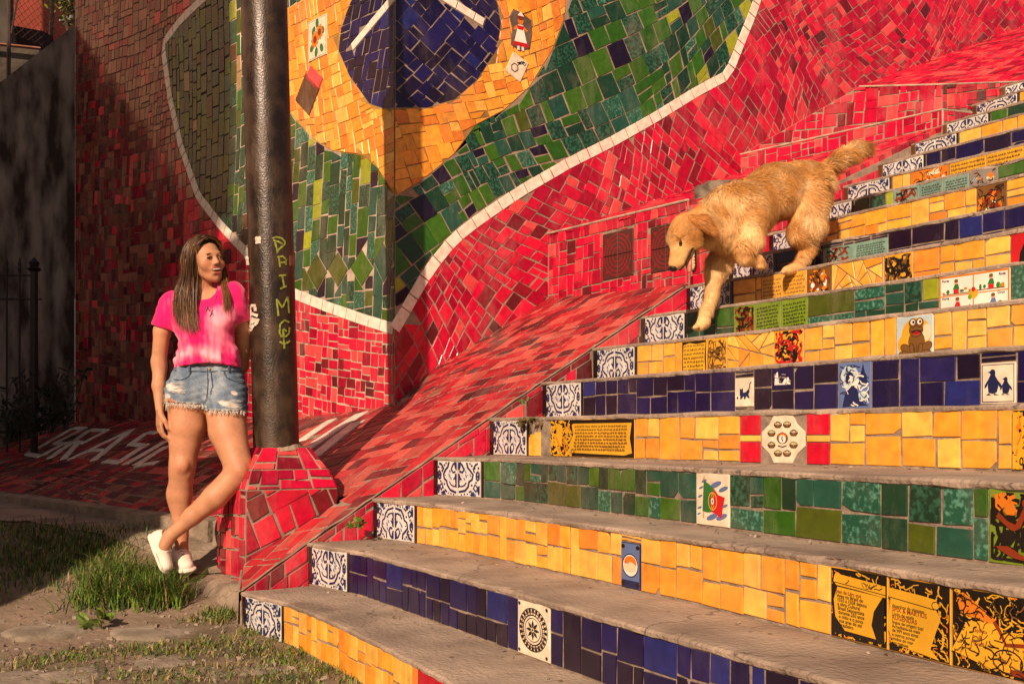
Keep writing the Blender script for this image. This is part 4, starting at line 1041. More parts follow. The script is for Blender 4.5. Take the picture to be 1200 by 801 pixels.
# ---------------- apron and bank ----------------
FR = [(0,577),(45,582),(100,589),(180,600),(225,604),(262,608)]
FRW = [on_surf(px, py, bank) for px, py in FR]
print('FR', [tuple(round(c, 2) for c in p) for p in FRW])
E0 = Vector((0, 0)); edgeS = [(xleft(k)-.006, .317*k) for k in range(0, 9)]; edgeS[-1] = (XS, 2.555)
APR = [(0.0-.006, -.01)]+edgeS[1:]+[(XW, 2.555), (XW, 1.43), (eA.x, eA.y)]+[(-6.6,-.2),(-5.2,-1.0)]+[(p.x, p.y) for p in FRW]+[(-.742,.50),(-.742,.568),(-.312,.568),(-.312,.11)]
APR = ccw(APR)
def hb(x, y): return max(bank(x, y), .17)
# mortar bed: fine grid clipped to the polygon
V = []; F = []; idx = {}
g = .07; x = -6.8
cells = []
for i in range(int(6.9/g)+1):
    for j in range(int(4.2/g)+1):
        x0, y0 = -6.8+i*g, -1.2+j*g
        p = clip_region([(x0,y0),(x0+g,y0),(x0+g,y0+g),(x0,y0+g)], APR, 0, True)
        if len(p) > 2: cells.append(p)
for p in cells:
    f = []
    for (a, b) in p:
        key = (round(a, 4), round(b, 4))
        if key not in idx: idx[key] = len(V); V.append((a, b, hb(a, b)))
        if not f or idx[key] != f[-1]: f.append(idx[key])
    if len(set(f)) > 2 and len(set(f)) == len(f): F.append(tuple(f))
AP = mk('tiled_slope', V, F, M['grout'], None, org=(0, 0, 0), kind='structure')
def maph(u, v):
    e = .02; dx = (hb(u+e, v)-hb(u-e, v))/(2*e); dy = (hb(u, v+e)-hb(u, v-e))/(2*e)
    return Vector((u, v, hb(u, v))), Vector((-dx, -dy, 1)).normalized()
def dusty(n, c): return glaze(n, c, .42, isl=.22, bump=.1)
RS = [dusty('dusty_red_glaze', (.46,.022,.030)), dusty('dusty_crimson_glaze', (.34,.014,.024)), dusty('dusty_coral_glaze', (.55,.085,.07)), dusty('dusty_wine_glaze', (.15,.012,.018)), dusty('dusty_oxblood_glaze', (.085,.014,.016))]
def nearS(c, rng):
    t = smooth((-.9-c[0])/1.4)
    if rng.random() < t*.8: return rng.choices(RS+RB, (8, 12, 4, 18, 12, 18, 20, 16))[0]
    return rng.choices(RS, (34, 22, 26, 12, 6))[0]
# white lettering and rays laid in the slope
def q4(x, y): return (x/4, 440+y/4)
def strokes(L, w_, conv):
    out = []
    for (a, b) in L:
        A, B = on_surf(*conv(*a), bank), on_surf(*conv(*b), bank); d = Vector((B.x-A.x, B.y-A.y)); l = d.length; d /= l; n = Vector((-d.y, d.x))*w_/2
        out.append([(A.x-n.x, A.y-n.y), (B.x-n.x, B.y-n.y), (B.x+n.x, B.y+n.y), (A.x+n.x, A.y+n.y)])
    return out
LET = strokes([((130,370),(345,248)),((345,248),(395,250)),((390,252),(262,318)),((262,318),(300,322)),((296,324),(190,380)),((190,380),(130,370)),
  ((235,388),(420,258)),((420,256),(500,258)),((500,260),(395,316)),((395,316),(330,312)),((365,318),(300,392)),
  ((330,395),(620,256)),((620,256),(440,400)),((415,352),(490,352)),
  ((735,270),(690,270)),((690,272),(612,325)),((612,325),(685,330)),((680,330),(560,406)),((560,408),(492,404)),
  ((590,418),(775,312)),((780,335),(640,420)),((640,425),(735,412))], .055, q4)
cv = lambda x, y: (330+x/4.45, 440+y/4.45)
LET += strokes([((105,345),(265,235))], .07, cv)+strokes([((120,395),(420,200)),((165,430),(400,245))], .10, cv)
lets = []; rng = random.Random(77)
for q in LET:
    q = ccw(q); l = math.hypot(q[1][0]-q[0][0], q[1][1]-q[0][1]); n = max(1, round(l/.22)); ok = True
    for i in range(n):
        a, b = i/n, (i+1)/n; s4 = [(lerp(q[0][0],q[1][0],a), lerp(q[0][1],q[1][1],a)), (lerp(q[0][0],q[1][0],b), lerp(q[0][1],q[1][1],b)), (lerp(q[3][0],q[2][0],b), lerp(q[3][1],q[2][1],b)), (lerp(q[3][0],q[2][0],a), lerp(q[3][1],q[2][1],a))]
        V, F = tile_mesh(s4, maph, .009, .0015, back=.002); lets.append((V, F, G['white'][0]))
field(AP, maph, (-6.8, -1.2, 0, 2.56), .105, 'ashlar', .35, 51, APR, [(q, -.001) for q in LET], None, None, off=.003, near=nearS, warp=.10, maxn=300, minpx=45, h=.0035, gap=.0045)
lay(AP, lets, 60, 'white_tile', 15)
# raised mortar line along the stair edge, stringer face with red tiles above the treads
mb = MB(); mb.tube([(x+.0+(.006*noise.noise(Vector((y*14,1,1)))), y, zline(y)+.003+.006*noise.noise(Vector((y*11,5,1)))) for x, y in [(lerp(edgeS[i][0],edgeS[i+1][0],t/8), lerp(edgeS[i][1],edgeS[i+1][1],t/8)) for i in range(8) for t in range(8)]], [.004+.005*abs(noise.noise(Vector((i*.7,2,2)))) for i in range(64)], 6); mb.tube([(-.300,.095,.215),(0,-.01,.170)], .006, 6); mb.out('mortar_edge', [M['grout']], AP)
for i in range(8):
    (xa, ya), (xb, yb) = edgeS[i], edgeS[i+1]
    f4 = [(xa+.004,ya,zline(ya)-.24),(xb+.004,yb,zline(yb)-.24),(xb+.004,yb,zline(yb)-.006),(xa+.004,ya,zline(ya)-.006)]
    mk('mortar_face', f4, [(0,1,2,3)], M['grout'], AP)
    patch_field(AP, f4, .13, 'ashlar', 0, 60+i, RED, (22, 12, 30, 20, 20, 6), gap=.005, warp=.01)
V4 = [(-.312,.10,.222),(-.006,-.01,.168),(-.006,-.015,-.05),(-.312,.09,-.05)]
mk('mortar_face', V4, [(3,2,1,0)], M['grout'], AP)
# curb stones along the foot of the bank
mb = MB()
for a, b in zip(FRW, FRW[1:]+[Vector((-.742,.50,hb(-.742,.50)))]):
    n = Vector((b.y-a.y, a.x-b.x, 0)).normalized()*(.09)
    V = []
    for p in (a, b):
        z = bank(p.x, p.y); V += [(p.x, p.y, z+.004), (p.x+n.x, p.y+n.y, z-.006), (p.x+n.x*1.1, p.y+n.y*1.1, z-.3), (p.x, p.y, z-.3)]
    mb.add(V, [(0,1,5,4),(1,2,6,5),(2,3,7,6),(0,3,2,1),(4,5,6,7)])
mb.out('kerb', [M['concrete_rough']], None, kind='structure')
print('TILES', TSTAT[-18:])
# ---------------- slab of rock and concrete under the plinth ----------------
sl = [at(224,676,5.05), at(250,690,4.86), at(281,700,4.60)]
def rock(name, pts, z1, z0, m, seed, bulge=.06, parent=None, org=None, res=5, amp=.02, kind=None):
    """rounded block with plan outline pts"""
    n0 = len(pts); P = []
    for i in range(n0):
        a, b = pts[i], pts[(i+1) % n0]
        for t in range(res): P.append((lerp(a[0],b[0],t/res), lerp(a[1],b[1],t/res)))
    n = len(P); cx = sum(p[0] for p in P)/n; cy = sum(p[1] for p in P)/n; V = []; F = []
    prof = [(-.0, 0.), (bulge*.6, .25), (bulge*.5, .55), (bulge*.2, .8), (-.02, .95), (-.07, 1.), (-.16, 1.0), (-.3, 1.)]
    for k, (o, t) in enumerate(prof):
        for (x, y) in P:
            dx, dy = x-cx, y-cy; l = math.hypot(dx, dy) or 1; s = 1+o/l if k < 5 else max(.02, 1+o/l)
            nn = noise.noise(Vector((x*5, y*5, t*4+seed)))*amp*1.5+noise.noise(Vector((x*17, y*17, t*9+seed)))*amp*.6
            X, Y = cx+dx*(s+nn/l*(1 if k < 6 else .2)), cy+dy*(s+nn/l*(1 if k < 6 else .2))
            V.append((X, Y, lerp(z0, z1, t)+nn*(.6 if k > 4 else .2)))
    for k in range(len(prof)-1):
        for i in range(n): j = (i+1) % n; F.append((k*n+i, k*n+j, (k+1)*n+j, (k+1)*n+i))
    V.append((cx, cy, z1)); c = len(V)-1; b = (len(prof)-1)*n
    for i in range(n): F.append((b+i, b+(i+1) % n, c))
    return mk(name, V, F, m, parent, sm=True, org=org or (cx, cy, z0) if parent is None else None, kind=kind)
slabp = [(p.x, p.y) for p in sl]+[(-.02,.0),(-.10,.42),(-.9,.75),(-1.5,.45),(-1.15,-.12)]
sb_ = rock('footing_slab', ccw(slabp), .158, -.06, M['concrete_rough'], 3, .05, amp=.022)
tag(sb_, 'low broken concrete slab under the red tiled plinth where the woman stands', 'slab')
# worn concrete path between the bank and the grass
PP = [px_g(px, py) for px, py in ((-40,584),(60,590),(150,603),(225,614),(262,622),(268,660),(240,676),(200,670),(172,648),(110,628),(30,612),(-40,612))] if False else [on_surf(px, py, ground_z, 3.0, 14) for px, py in ((-60,582),(60,588),(150,599),(225,608),(258,614),(268,650),(262,672),(232,676),(198,668),(165,645),(110,626),(30,612),(-60,608))]
PR = ccw([(p.x, p.y) for p in PP]); V = []; F = []; idx = {}
for i in range(90):
    for j in range(60):
        x0, y0 = -5.2+i*.06, -1.6+j*.06; p = clip_region([(x0,y0),(x0+.06,y0),(x0+.06,y0+.06),(x0,y0+.06)], PR, 0, True); f = []
        for (a, b) in (p if len(p) > 2 else []):
            key = (round(a, 4), round(b, 4))
            if key not in idx: idx[key] = len(V); V.append((a, b, ground_z(a, b)+.010+.004*noise.noise(Vector((a*6, b*6, 8)))))
            if not f or idx[key] != f[-1]: f.append(idx[key])
        if len(set(f)) > 2 and len(set(f)) == len(f): F.append(tuple(f))
mk('path', V, F, M['concrete_rough'], None, sm=True, kind='structure')
# ---------------- plinth ----------------
PL = thing('tiled_plinth', (-.52, .34, .155), 'red tiled plinth with domed top round the foot of the lamp post', 'plinth')
def ring8(x0, x1, y0, y1, z): return [Vector((x1,y0,z)), Vector((x1,y1,z)), Vector((x0,y1,z)), Vector((x0,y0,z))]
RG = [ring8(-.74,-.318,.115,.56,.13), ring8(-.735,-.318,.12,.558,.575), ring8(-.70,-.352,.155,.525,.665), ring8(-.645,-.43,.235,.465,.765)]
V = []; F = []
for r in RG: V += [Vector(v) for v in r]
for k in range(3):
    for i in range(4): j = (i+1) % 4; F.append((k*4+i, k*4+j, (k+1)*4+j, (k+1)*4+i))
F.append((12,13,14,15)); mk('plinth_core', V, F, M['grout'], PL)
plR = ((30, 12, 24, 10, 18, 6))
for k in range(3):
    for i in range(4):
        j = (i+1) % 4
        P4 = (RG[k][i], RG[k][j], RG[k+1][j], RG[k+1][i])
        patch_field(PL, P4, (.125 if i != 3 else .11) if k == 0 else .13, 'ashlar', (.03, .0)[k > 0]+(.35 if (k == 0 and i == 0) else 0), 90+k*4+i, RED, plR, gap=.0055, h=.007, back=.004, warp=.02, jit=.05)
# ragged mortar collar
mb = MB(); n = 22; V = []
PC = Vector((-.540, .352, 0))
for i in range(n):
    t = 2*math.pi*i/n; r = .135+.018*noise.noise(Vector((i*.9, 1, 1))); V.append((PC.x+r*math.cos(t), PC.y+r*math.sin(t), .752+.012*noise.noise(Vector((i*1.3, 4, 1)))))
for i in range(n):
    t = 2*math.pi*i/n; V.append((PC.x+.09*math.cos(t), PC.y+.09*math.sin(t), .80+.01*noise.noise(Vector((i*1.7, 2, 1)))))
mb.add(V, [(i, (i+1) % n, n+(i+1) % n, n+i) for i in range(n)]); mb.out('mortar_collar', [M['concrete_rough']], PL)
# ---------------- lamp post ----------------
Zp = 5.13
pb = at(324, 530, Zp); pt = at(309.5, -6, Zp); ax = (pt-pb).normalized()
pr = .1085
LP = thing('lamp_post', (pb.x, pb.y, pb.z-.05), 'thick black painted iron post rising out of the tiled plinth beside the woman', 'lamp post')
mp = bpy.data.materials.new('black_iron_paint'); mp.use_nodes = True; n = mp.node_tree; L = n.links; p = n.nodes['Principled BSDF']
tc = n.nodes.new('ShaderNodeTexCoord'); nz = n.nodes.new('ShaderNodeTexNoise'); nz.inputs['Scale'].default_value = 9; nz.inputs['Detail'].default_value = 8; L.new(tc.outputs['Object'], nz.inputs[0])
rp = n.nodes.new('ShaderNodeValToRGB'); rp.color_ramp.elements[0].color = (.014,.008,.006,1); rp.color_ramp.elements[1].color = (.060,.036,.022,1); rp.color_ramp.elements[0].position = .4; rp.color_ramp.elements[1].position = .7; L.new(nz.outputs[0], rp.inputs[0]); L.new(rp.outputs[0], p.inputs['Base Color'])
p.inputs['Roughness'].default_value = .33; p.inputs['Specular IOR Level'].default_value = .5
vz = n.nodes.new('ShaderNodeTexVoronoi'); vz.inputs['Scale'].default_value = 85; L.new(tc.outputs['Object'], vz.inputs['Vector'])
n2 = n.nodes.new('ShaderNodeTexNoise'); n2.inputs['Scale'].default_value = 120; n2.inputs['Detail'].default_value = 4; L.new(tc.outputs['Object'], n2.inputs[0])
n3 = n.nodes.new('ShaderNodeTexNoise'); n3.inputs['Scale'].default_value = 14; n3.inputs['Detail'].default_value = 3; L.new(tc.outputs['Object'], n3.inputs[0])
ad = n.nodes.new('ShaderNodeMath'); ad.operation = 'ADD'; L.new(n2.outputs[0], ad.inputs[0]); L.new(n3.outputs[0], ad.inputs[1])
bp = n.nodes.new('ShaderNodeBump'); bp.inputs['Strength'].default_value = .42; bp.inputs['Distance'].default_value = .004; L.new(ad.outputs[0], bp.inputs['Height']); L.new(bp.outputs[0], p.inputs['Normal'])
H = (pt-pb).length
mb = MB(); pts = []; rad = []
for i in range(40): t = i/39*3.0-.12; pts.append(pb+ax*t); rad.append(pr*(1.0+.012*noise.noise(Vector((0, 0, t*3)))))
pts += [pb+ax*2.93, pb+ax*3.0, pb+ax*3.05]; rad += [pr*1.12, pr*1.1, .05]
mb.tube(pts, rad, 48); mb.out('post_sleeve', [mp], LP, sm=True)
mb = MB(); mb.tube([pb+ax*3.0, pb+ax*4.2, pb+ax*6.3], [.045, .042, .035], 20); mb.tube([pb+ax*4.1, pb+ax*4.15, pb+ax*4.2], [.05, .075, .05], 16); mb.out('shaft', [mp], LP, sm=True)
arm = [pb+ax*6.2, pb+ax*6.45+Vector((.15,-.2,0)), pb+ax*6.5+Vector((.45,-.6,0)), pb+ax*6.42+Vector((.7,-.95,0))]
mb = MB(); mb.tube(arm, [.032, .03, .028, .028], 12); mb.out('arm', [mp], LP, sm=True)
mb = MB(); e = arm[-1]; mb.tube([e+Vector((-.06,.08,.02)), e, e+Vector((.2,-.27,-.03)), e+Vector((.28,-.38,-.05))], [.04, .10, .12, .05], 14); mb.out('lamp_head', [mat('lamp_shell', (.25,.25,.24), .5)], LP, sm=True)
mb = MB(); mb.tube([pb+ax*.0, pb-ax*.03], [pr*1.02, pr*1.08], 32); mb.out('verdigris_ring', [mat('verdigris', (.10,.16,.12), .8, .3, 40)], LP)
rs = n.nodes.new('ShaderNodeTexNoise'); rs.inputs['Scale'].default_value = 5; rs.inputs['Detail'].default_value = 12; rs.inputs['Roughness'].default_value = .75
mpp = n.nodes.new('ShaderNodeMapping'); mpp.inputs['Scale'].default_value = (1.6, 1.6, .45); L.new(tc.outputs['Object'], mpp.inputs[0]); L.new(mpp.outputs[0], rs.inputs[0])
mrr = n.nodes.new('ShaderNodeMapRange'); mrr.inputs['From Min'].default_value = .50; mrr.inputs['From Max'].default_value = .66; mrr.inputs['To Max'].default_value = .75; L.new(rs.outputs[0], mrr.inputs[0])
mxr = n.nodes.new('ShaderNodeMix'); mxr.data_type = 'RGBA'; L.new(mrr.outputs[0], mxr.inputs[0]); L.new(rp.outputs[0], mxr.inputs[6]); mxr.inputs[7].default_value = (.085,.047,.028,1); L.new(mxr.outputs[2], p.inputs['Base Color'])
mra = n.nodes.new('ShaderNodeMath'); mra.operation = 'MULTIPLY_ADD'; L.new(mrr.outputs[0], mra.inputs[0]); mra.inputs[1].default_value = .35; mra.inputs[2].default_value = .30; L.new(mra.outputs[0], p.inputs['Roughness'])
# scrawled letters and torn stickers on the sleeve
def post_pt(px, py, off=.0018):
    d = ray(px, py).normalized(); C0 = Vector((CX, CY, CZ)); w_ = C0-pb
    a_ = d-ax*d.dot(ax); b_ = w_-ax*w_.dot(ax); A = a_.dot(a_); B = 2*a_.dot(b_); Cc = b_.dot(b_)-(pr+off)**2; D_ = B*B-4*A*Cc
    if D_ < 0: D_ = 0
    return C0+d*((-B-math.sqrt(D_))/(2*A))
gm = mat('yellow_green_paint', (.26,.30,.05), .5, .25, 60)
def pstroke(mb, pts, w_=1.6, off=.0018):
    P2 = []
    for a, b in zip(pts, pts[1:]):
        for t in range(4): P2.append((lerp(a[0],b[0],t/4), lerp(a[1],b[1],t/4)))
    P2.append(pts[-1]); V = []
    for i, q in enumerate(P2):
        a, b = P2[max(0,i-1)], P2[min(len(P2)-1,i+1)]; dx, dy = b[0]-a[0], b[1]-a[1]; l = math.hypot(dx, dy) or 1; ww = w_*(.8+.5*math.sin(i*1.3)**2)
        V += [post_pt(q[0]-dy/l*ww/2, q[1]+dx/l*ww/2, off), post_pt(q[0]+dy/l*ww/2, q[1]-dx/l*ww/2, off)]
    mb.add(V, [(2*i, 2*i+1, 2*i+3, 2*i+2) for i in range(len(P2)-1)])
g0 = lambda L: [(150+x/4.8, 250+y/4.8) for x, y in L]
mb = MB()
for i, Lt in enumerate([[(812,140),(835,132),(866,140),(884,160),(880,175),(850,200),(838,222)], [(816,150),(850,160),(870,172)], [(826,160),(842,214)],
    [(848,250),(856,300)], [(840,246),(870,240),(892,262),(886,275),(858,276)], [(886,262),(890,290)],
    [(848,350),(890,346)], [(868,350),(878,410)], [(856,424),(892,408)],
    [(836,480),(846,576)], [(838,484),(868,530)], [(868,530),(898,468)], [(898,468),(906,560)],
    [(908,612),(880,600),(856,622),(852,668),(862,692),(890,690),(906,672),(908,640)], [(872,650),(880,760)], [(868,662),(878,650),(892,664)], [(852,720),(880,735),(912,716)]]):
    pstroke(mb, g0(Lt), 2.0, .0016+.0002*i)
mb.out('painted_letters', [gm], LP)
wm = mat('torn_paper', (.62,.55,.46), .8, .2, 40)
mb = MB()
for i, Lt in enumerate([[(690,520),(712,516),(716,548)], [(684,560),(730,575)], [(682,590),(734,600),(712,628)], [(684,615),(722,600)], [(686,660),(706,625)], [(686,520),(684,640)], [(716,140),(746,136)], [(718,160),(744,158)], [(722,132),(726,170)], [(740,132),(738,168)], [(668,240),(674,290)]]):
    pstroke(mb, g0(Lt), 3.2, .0016+.0002*i)
mb.out('torn_sticker', [wm], LP)
mb = MB(); pstroke(mb, [(338.5,305),(346,305)], 11, .0016); mb.out('faded_sticker', [mat('faded_pink', (.34,.16,.11), .7)], LP)
# ---------------- stained side wall, gate, and what is behind ----------------
stain = mat('stained_plaster', (.27,.24,.22), .9, .3, 2.6, 1., 60, col2=(.030,.018,.014), c2lo=.36, c2hi=.62, det=15, stretch=(2.6,2.6,.75))
DWx = eA.x
SW = thing('stained_wall', (DWx, -.3, .5), 'dark damp stained plaster wall at the left edge, its top sloping down to the left', 'wall')
pp = [(DWx+.0, eA.y-.002), (DWx, -.25), (DWx, -1.2), (DWx, -3.2)]
slab('wall_face', pp, (-.3, 0), .2, [4.74, 4.08, 3.2, 2.2], stain, SW)
im = mat('black_iron', (.012,.008,.008), .55, .2)
GT = thing('iron_gate', tuple(at(20,520,8.9)), 'black iron railing with spearhead post in the shade by the stained wall', 'railing')
gz = 8.85
def vbar(name, px, y0, y1, r, fin=False, Z=gz):
    a, b = at(px, y0, Z), at(px, y1, Z); mb = MB(); mb.tube([a, b], r, 8)
    if fin: mb.tube([b, b+Vector((0,0,.02)), b+Vector((0,0,.04)), b+Vector((0,0,.07)), b+Vector((0,0,.12))], [r*1.2, r*2.0, r*1.0, r*1.5, .002], 10)
    mb.out(name, [im], GT)
vbar('gate_post', 40, 530, 318, .030, True)
for px in (-22, -8, 8, 23): vbar('bar', px, 530, 318, .0085, True)
for y in (322, 350, 480):
    mb = MB(); mb.tube([at(-40, y, gz), at(49 if y != 322 else 38, y+.5, gz)], .008, 8); mb.out('rail', [im], GT)
# far background, upper left: red house behind a wire fence, grey garden wall, foliage
HB = thing('red_house', tuple(at(40,30,15.5)), 'salmon red house seen above the stained wall through a wire fence', 'house')
rw = mat('salmon_plaster', (.58,.11,.07), .85, .12, 3, .2, 30)
mb = MB(); a = at(12, 0, 15.5); b = at(140, 0, 16.8); c = at(-70, 0, 19); d = b+(c-a)
V = [Vector((q.x, q.y, z)) for z in (3.2, 8.5) for q in (a, b, d, c)]; mb.add(V, [(3,2,1,0),(4,5,6,7),(0,1,5,4),(1,2,6,5),(2,3,7,6),(3,0,4,7)]); mb.out('house_wall', [rw], HB)
mb = MB(); a = at(22,54,15.42); b = at(24,33,15.42); c = at(62,40,15.9); d = at(66,70,15.9); e = at(20,80,15.42)
mb.add([a,b,c,d,e], [(0,1,2,3,4)]); mb.add([p_+Vector((.05,-.12,0)) for p_ in (a,b,c,d,e)], [(4,3,2,1,0)]); mb.out('dark_base', [mat('dark_plaster', (.05,.02,.018), .9)], HB)
mb = MB(); mb.obox(at(83,24,14.6), (.11,.06,0), (-.04,.08,0), (0,0,.02)); mb.out('awning', [mat('grey_sheet', (.2,.2,.2), .6)], HB)
GW = thing('garden_wall', tuple(at(20,70,13)), 'grey concrete garden wall at the top left corner', 'wall')
a, b = at(-60, 47, 12.6), at(46, 57, 13.4); n2_ = Vector((FX, FY, 0))*.25
mb = MB(); V = [a, b, b+n2_, a+n2_]; V = [Vector((q.x,q.y,2.5)) for q in V]+V; mb.add(V, [(3,2,1,0),(4,5,6,7),(0,1,5,4),(1,2,6,5),(2,3,7,6),(3,0,4,7)]); mb.out('wall_face', [mat('grey_plaster', (.17,.14,.11), .9, .2, 2.5, .6, 20, col2=(.06,.045,.035), c2lo=.4, c2hi=.7, det=8)], GW)
mb = MB(); mb.tube([at(-60,46,12.55), at(47,57,13.35)], .02, 6); mb.out('coping', [mat('terracotta', (.35,.14,.09), .8)], GW)
GP = thing('grey_house', tuple(at(-6,10,14.6)), 'dark grey house corner at the very top left', 'house')
mb = MB(); a = at(-80, 0, 14); b = at(13, 0, 14.6); V = [a, b, b+n2_*.3, a+n2_*.3]; V = [Vector((q.x,q.y,2.5)) for q in V]+[Vector((q.x,q.y,9)) for q in V]; mb.add(V, [(3,2,1,0),(4,5,6,7),(0,1,5,4),(1,2,6,5),(2,3,7,6),(3,0,4,7)]); mb.out('house_wall', [mat('ash_plaster', (.10,.085,.07), .9, .25, 2, .4, 20)], GP)
WF = thing('wire_fence', tuple(at(40,60,12)), 'rusty chain link fence with dark posts along the garden wall', 'fence')
mf = mat('rusty_wire', (.05,.025,.02), .7)
def rod(name, P, r, parent, m=mf): mb = MB(); mb.tube(P, r, 6); mb.out(name, [m], parent)
rod('fence_post', [at(10,90,11.9), at(11,-30,11.9)], .022, WF); rod('fence_post', [at(59.5,42,12.6), at(63,-30,12.6)], .024, WF); rod('brace', [at(13,40,11.9), at(22,-10,11.9)], .010, WF)
mb = MB(); O = at(10, 60, 12.0); Uf = (at(96, 60, 12.9)-O); Lf = Uf.length; Uf.normalize(); z0 = O.z; 
z0 = at(40,50,12.3).z; hgt = 1.0; st = .09; nn = int(Lf/st)
for i in range(-12, nn+1):
    for sg in (1, -1):
        s0 = i*st if sg > 0 else (i+12)*st; P = []
        for t in (0, 1):
            s = s0+sg*t*hgt; z = z0+t*hgt
            P.append((s, z))
        (sa, za), (sb2, zb) = P
        def cut(s): return clamp(s, 0, Lf)
        if sa == sb2: continue
        ca, cb = cut(sa), cut(sb2); za2 = lerp(za, zb, (ca-sa)/(sb2-sa)); zb2 = lerp(za, zb, (cb-sa)/(sb2-sa))
        if abs(ca-cb) < .03: continue
        A_, B_ = O+Uf*ca, O+Uf*cb; mb.tube([(A_.x, A_.y, za2), (B_.x, B_.y, zb2)], .0028, 4, caps=False)
mb.out('wire_mesh', [mf], WF)
# foliage helper
def leaf(mb, P, d, n_, L_, W_, m=0):
    d = d.normalized(); s = d.cross(n_).normalized(); u = s.cross(d)
    mb.add([P, P+d*L_*.35+s*W_*.5+u*L_*.04, P+d*L_*.75+s*W_*.35, P+d*L_-u*L_*.1, P+d*L_*.75-s*W_*.35, P+d*L_*.35-s*W_*.5+u*L_*.04], [(0,1,2,3),(0,3,4,5)], m)
LG = [mat('leaf_dark', (.025,.05,.010), .5, .3, 20), mat('leaf_mid', (.06,.11,.015), .5, .3, 20), mat('leaf_sunny', (.22,.24,.02), .5, .3, 20)]
def rv(r): return Vector((r.gauss(0,1), r.gauss(0,1), r.gauss(0,1))).normalized()
TR = thing('tree', tuple(at(110,60,14)), 'leafy tree behind the top of the tiled wall at the upper left', 'tree')
rng = random.Random(31); mb = MB(); base = Vector(at(128,60,13.6)); base.z = 2.5; lim = []
for (px, py, Z) in ((70,-6,13.0),(84,2,13.2),(96,10,13.4),(90,-16,13.4),(104,-20,13.6)):
    e = at(px, py, Z); midp = base.lerp(e, .6)+Vector((0,0,.5)); mb.tube([base+Vector((0,0,1.6)), midp, e], [.06, .035, .012], 7); lim.append(e)
mb.tube([base, base+Vector((0,0,1.8))], [.13, .08], 10); mb.out('trunk', [mat('bark', (.09,.06,.04), .9, .3, 12, .6)], TR)
mb = MB()
for e in lim:
    for c_ in range(16):
        q = e+rv(rng)*rng.uniform(0, .34)
        for k in range(9): leaf(mb, q+rv(rng)*.07, rv(rng)+Vector((0,0,-.3)), rv(rng), rng.uniform(.05,.09), rng.uniform(.025,.04), rng.choices((0,1,2), (4,4,3))[0])
mb.out('crown', LG, TR, kind='stuff')
# the house across the way whose shade falls over the left of the scene; a sunlit house added for its reflection in the glaze
def house(name, O, U, Wd, Dp, Ht, m, label, floors, bays):
    O = Vector(O); U = Vector(U).normalized(); N = Vector((U.y, -U.x, 0)); T = thing(name, O, label, 'house')
    mb = MB(); V = [O, O+U*Wd, O+U*Wd-N*Dp, O-N*Dp]; V = V+[v+Vector((0,0,Ht)) for v in V]; mb.add(V, [(3,2,1,0),(4,5,6,7),(0,1,5,4),(1,2,6,5),(2,3,7,6),(3,0,4,7)]); mb.out('wall', [m], T)
    fm_ = mat('shutter_'+name, (.08,.12,.10), .6); cm = mat('cornice_'+name, (.6,.55,.48), .8)
    mb = MB(); mb.obox(O+U*Wd/2+Vector((0,0,Ht+.1))+N*.1-N*Dp/2, U*(Wd/2+.2), N*(Dp/2+.2), Vector((0,0,.14))); mb.out('cornice', [cm], T)
    for f in range(floors):
        for b in range(bays):
            c = O+U*(Wd*(b+.5)/bays)+Vector((0,0,Ht*(f+.5)/floors))+N*.03
            mb = MB(); mb.obox(c, U*.5, N*.04, Vector((0,0,.85))); mb.out('window', [fm_], T)
            mb = MB(); mb.obox(c-Vector((0,0,.93)), U*.6, N*.1, Vector((0,0,.06))); mb.out('sill', [cm], T)
    return T
Pb = Vector((-3.70, .973, 0)); dS = Vector((-SUN_T.x, -SUN_T.y, 0)); side = Vector((-.78, -.63, 0)).normalized()
cn = Pb+dS*15.5
house('corner_house', cn+side*6.0, -side, 6.0, 6.5, 11.2, mat('cream_plaster', (.55,.47,.36), .9), 'tall cream house behind the photographer shading the left side', 4, 3)
CH = bpy.data.objects['corner_house']; q0 = cn-side*.0; q1 = cn-side*.42  # unseen low wing added to widen the shade on the lower wall
mb = MB(); V = [q0, q1, q1-dS*6.4, q0-dS*6.4]; V = V+[v+Vector((0,0,7.3)) for v in V]; mb.add(V, [(3,2,1,0),(4,5,6,7),(0,1,5,4),(1,2,6,5),(2,3,7,6),(3,0,4,7)]); mb.out('added_shade_wing', [bpy.data.materials['cream_plaster']], CH)
LW = thing('garden_wall', (1.2, -3.1, 0), 'added plain wall that shades the ground, out of view behind the left of the photographer', 'wall')
wa = Vector((1.15,-3.02,0))+side*.14; wb_ = wa+side*4.5  # wall added out of view to shade the ground and bank at the left
mb = MB(); V = [wa, wb_, wb_+dS*.25, wa+dS*.25]; V = V+[v+Vector((0,0,3.35)) for v in V]; mb.add([v-Vector((0,0,.1)) for v in V[:4]]+V[4:], [(3,2,1,0),(4,5,6,7),(0,1,5,4),(1,2,6,5),(2,3,7,6),(3,0,4,7)]); mb.out('wall_face', [M['concrete_rough']], LW)
mb = MB(); mb.obox((wa+wb_)/2+dS*.125+Vector((0,0,3.39)), (wb_-wa)/2, dS*.17, (0,0,.035)); mb.out('coping', [M['concrete']], LW)
house('added_ochre_house', (-12.5, -14.0, 0), (0, 1, 0), 12.8, 6, 9.5, mat('ochre_plaster', (.62,.36,.25), .9), 'unseen ochre house added across the lane to the left, its sunlit front mirrored in the tiles', 2, 4)  # unseen house added for its warm glare on the shaded tiles
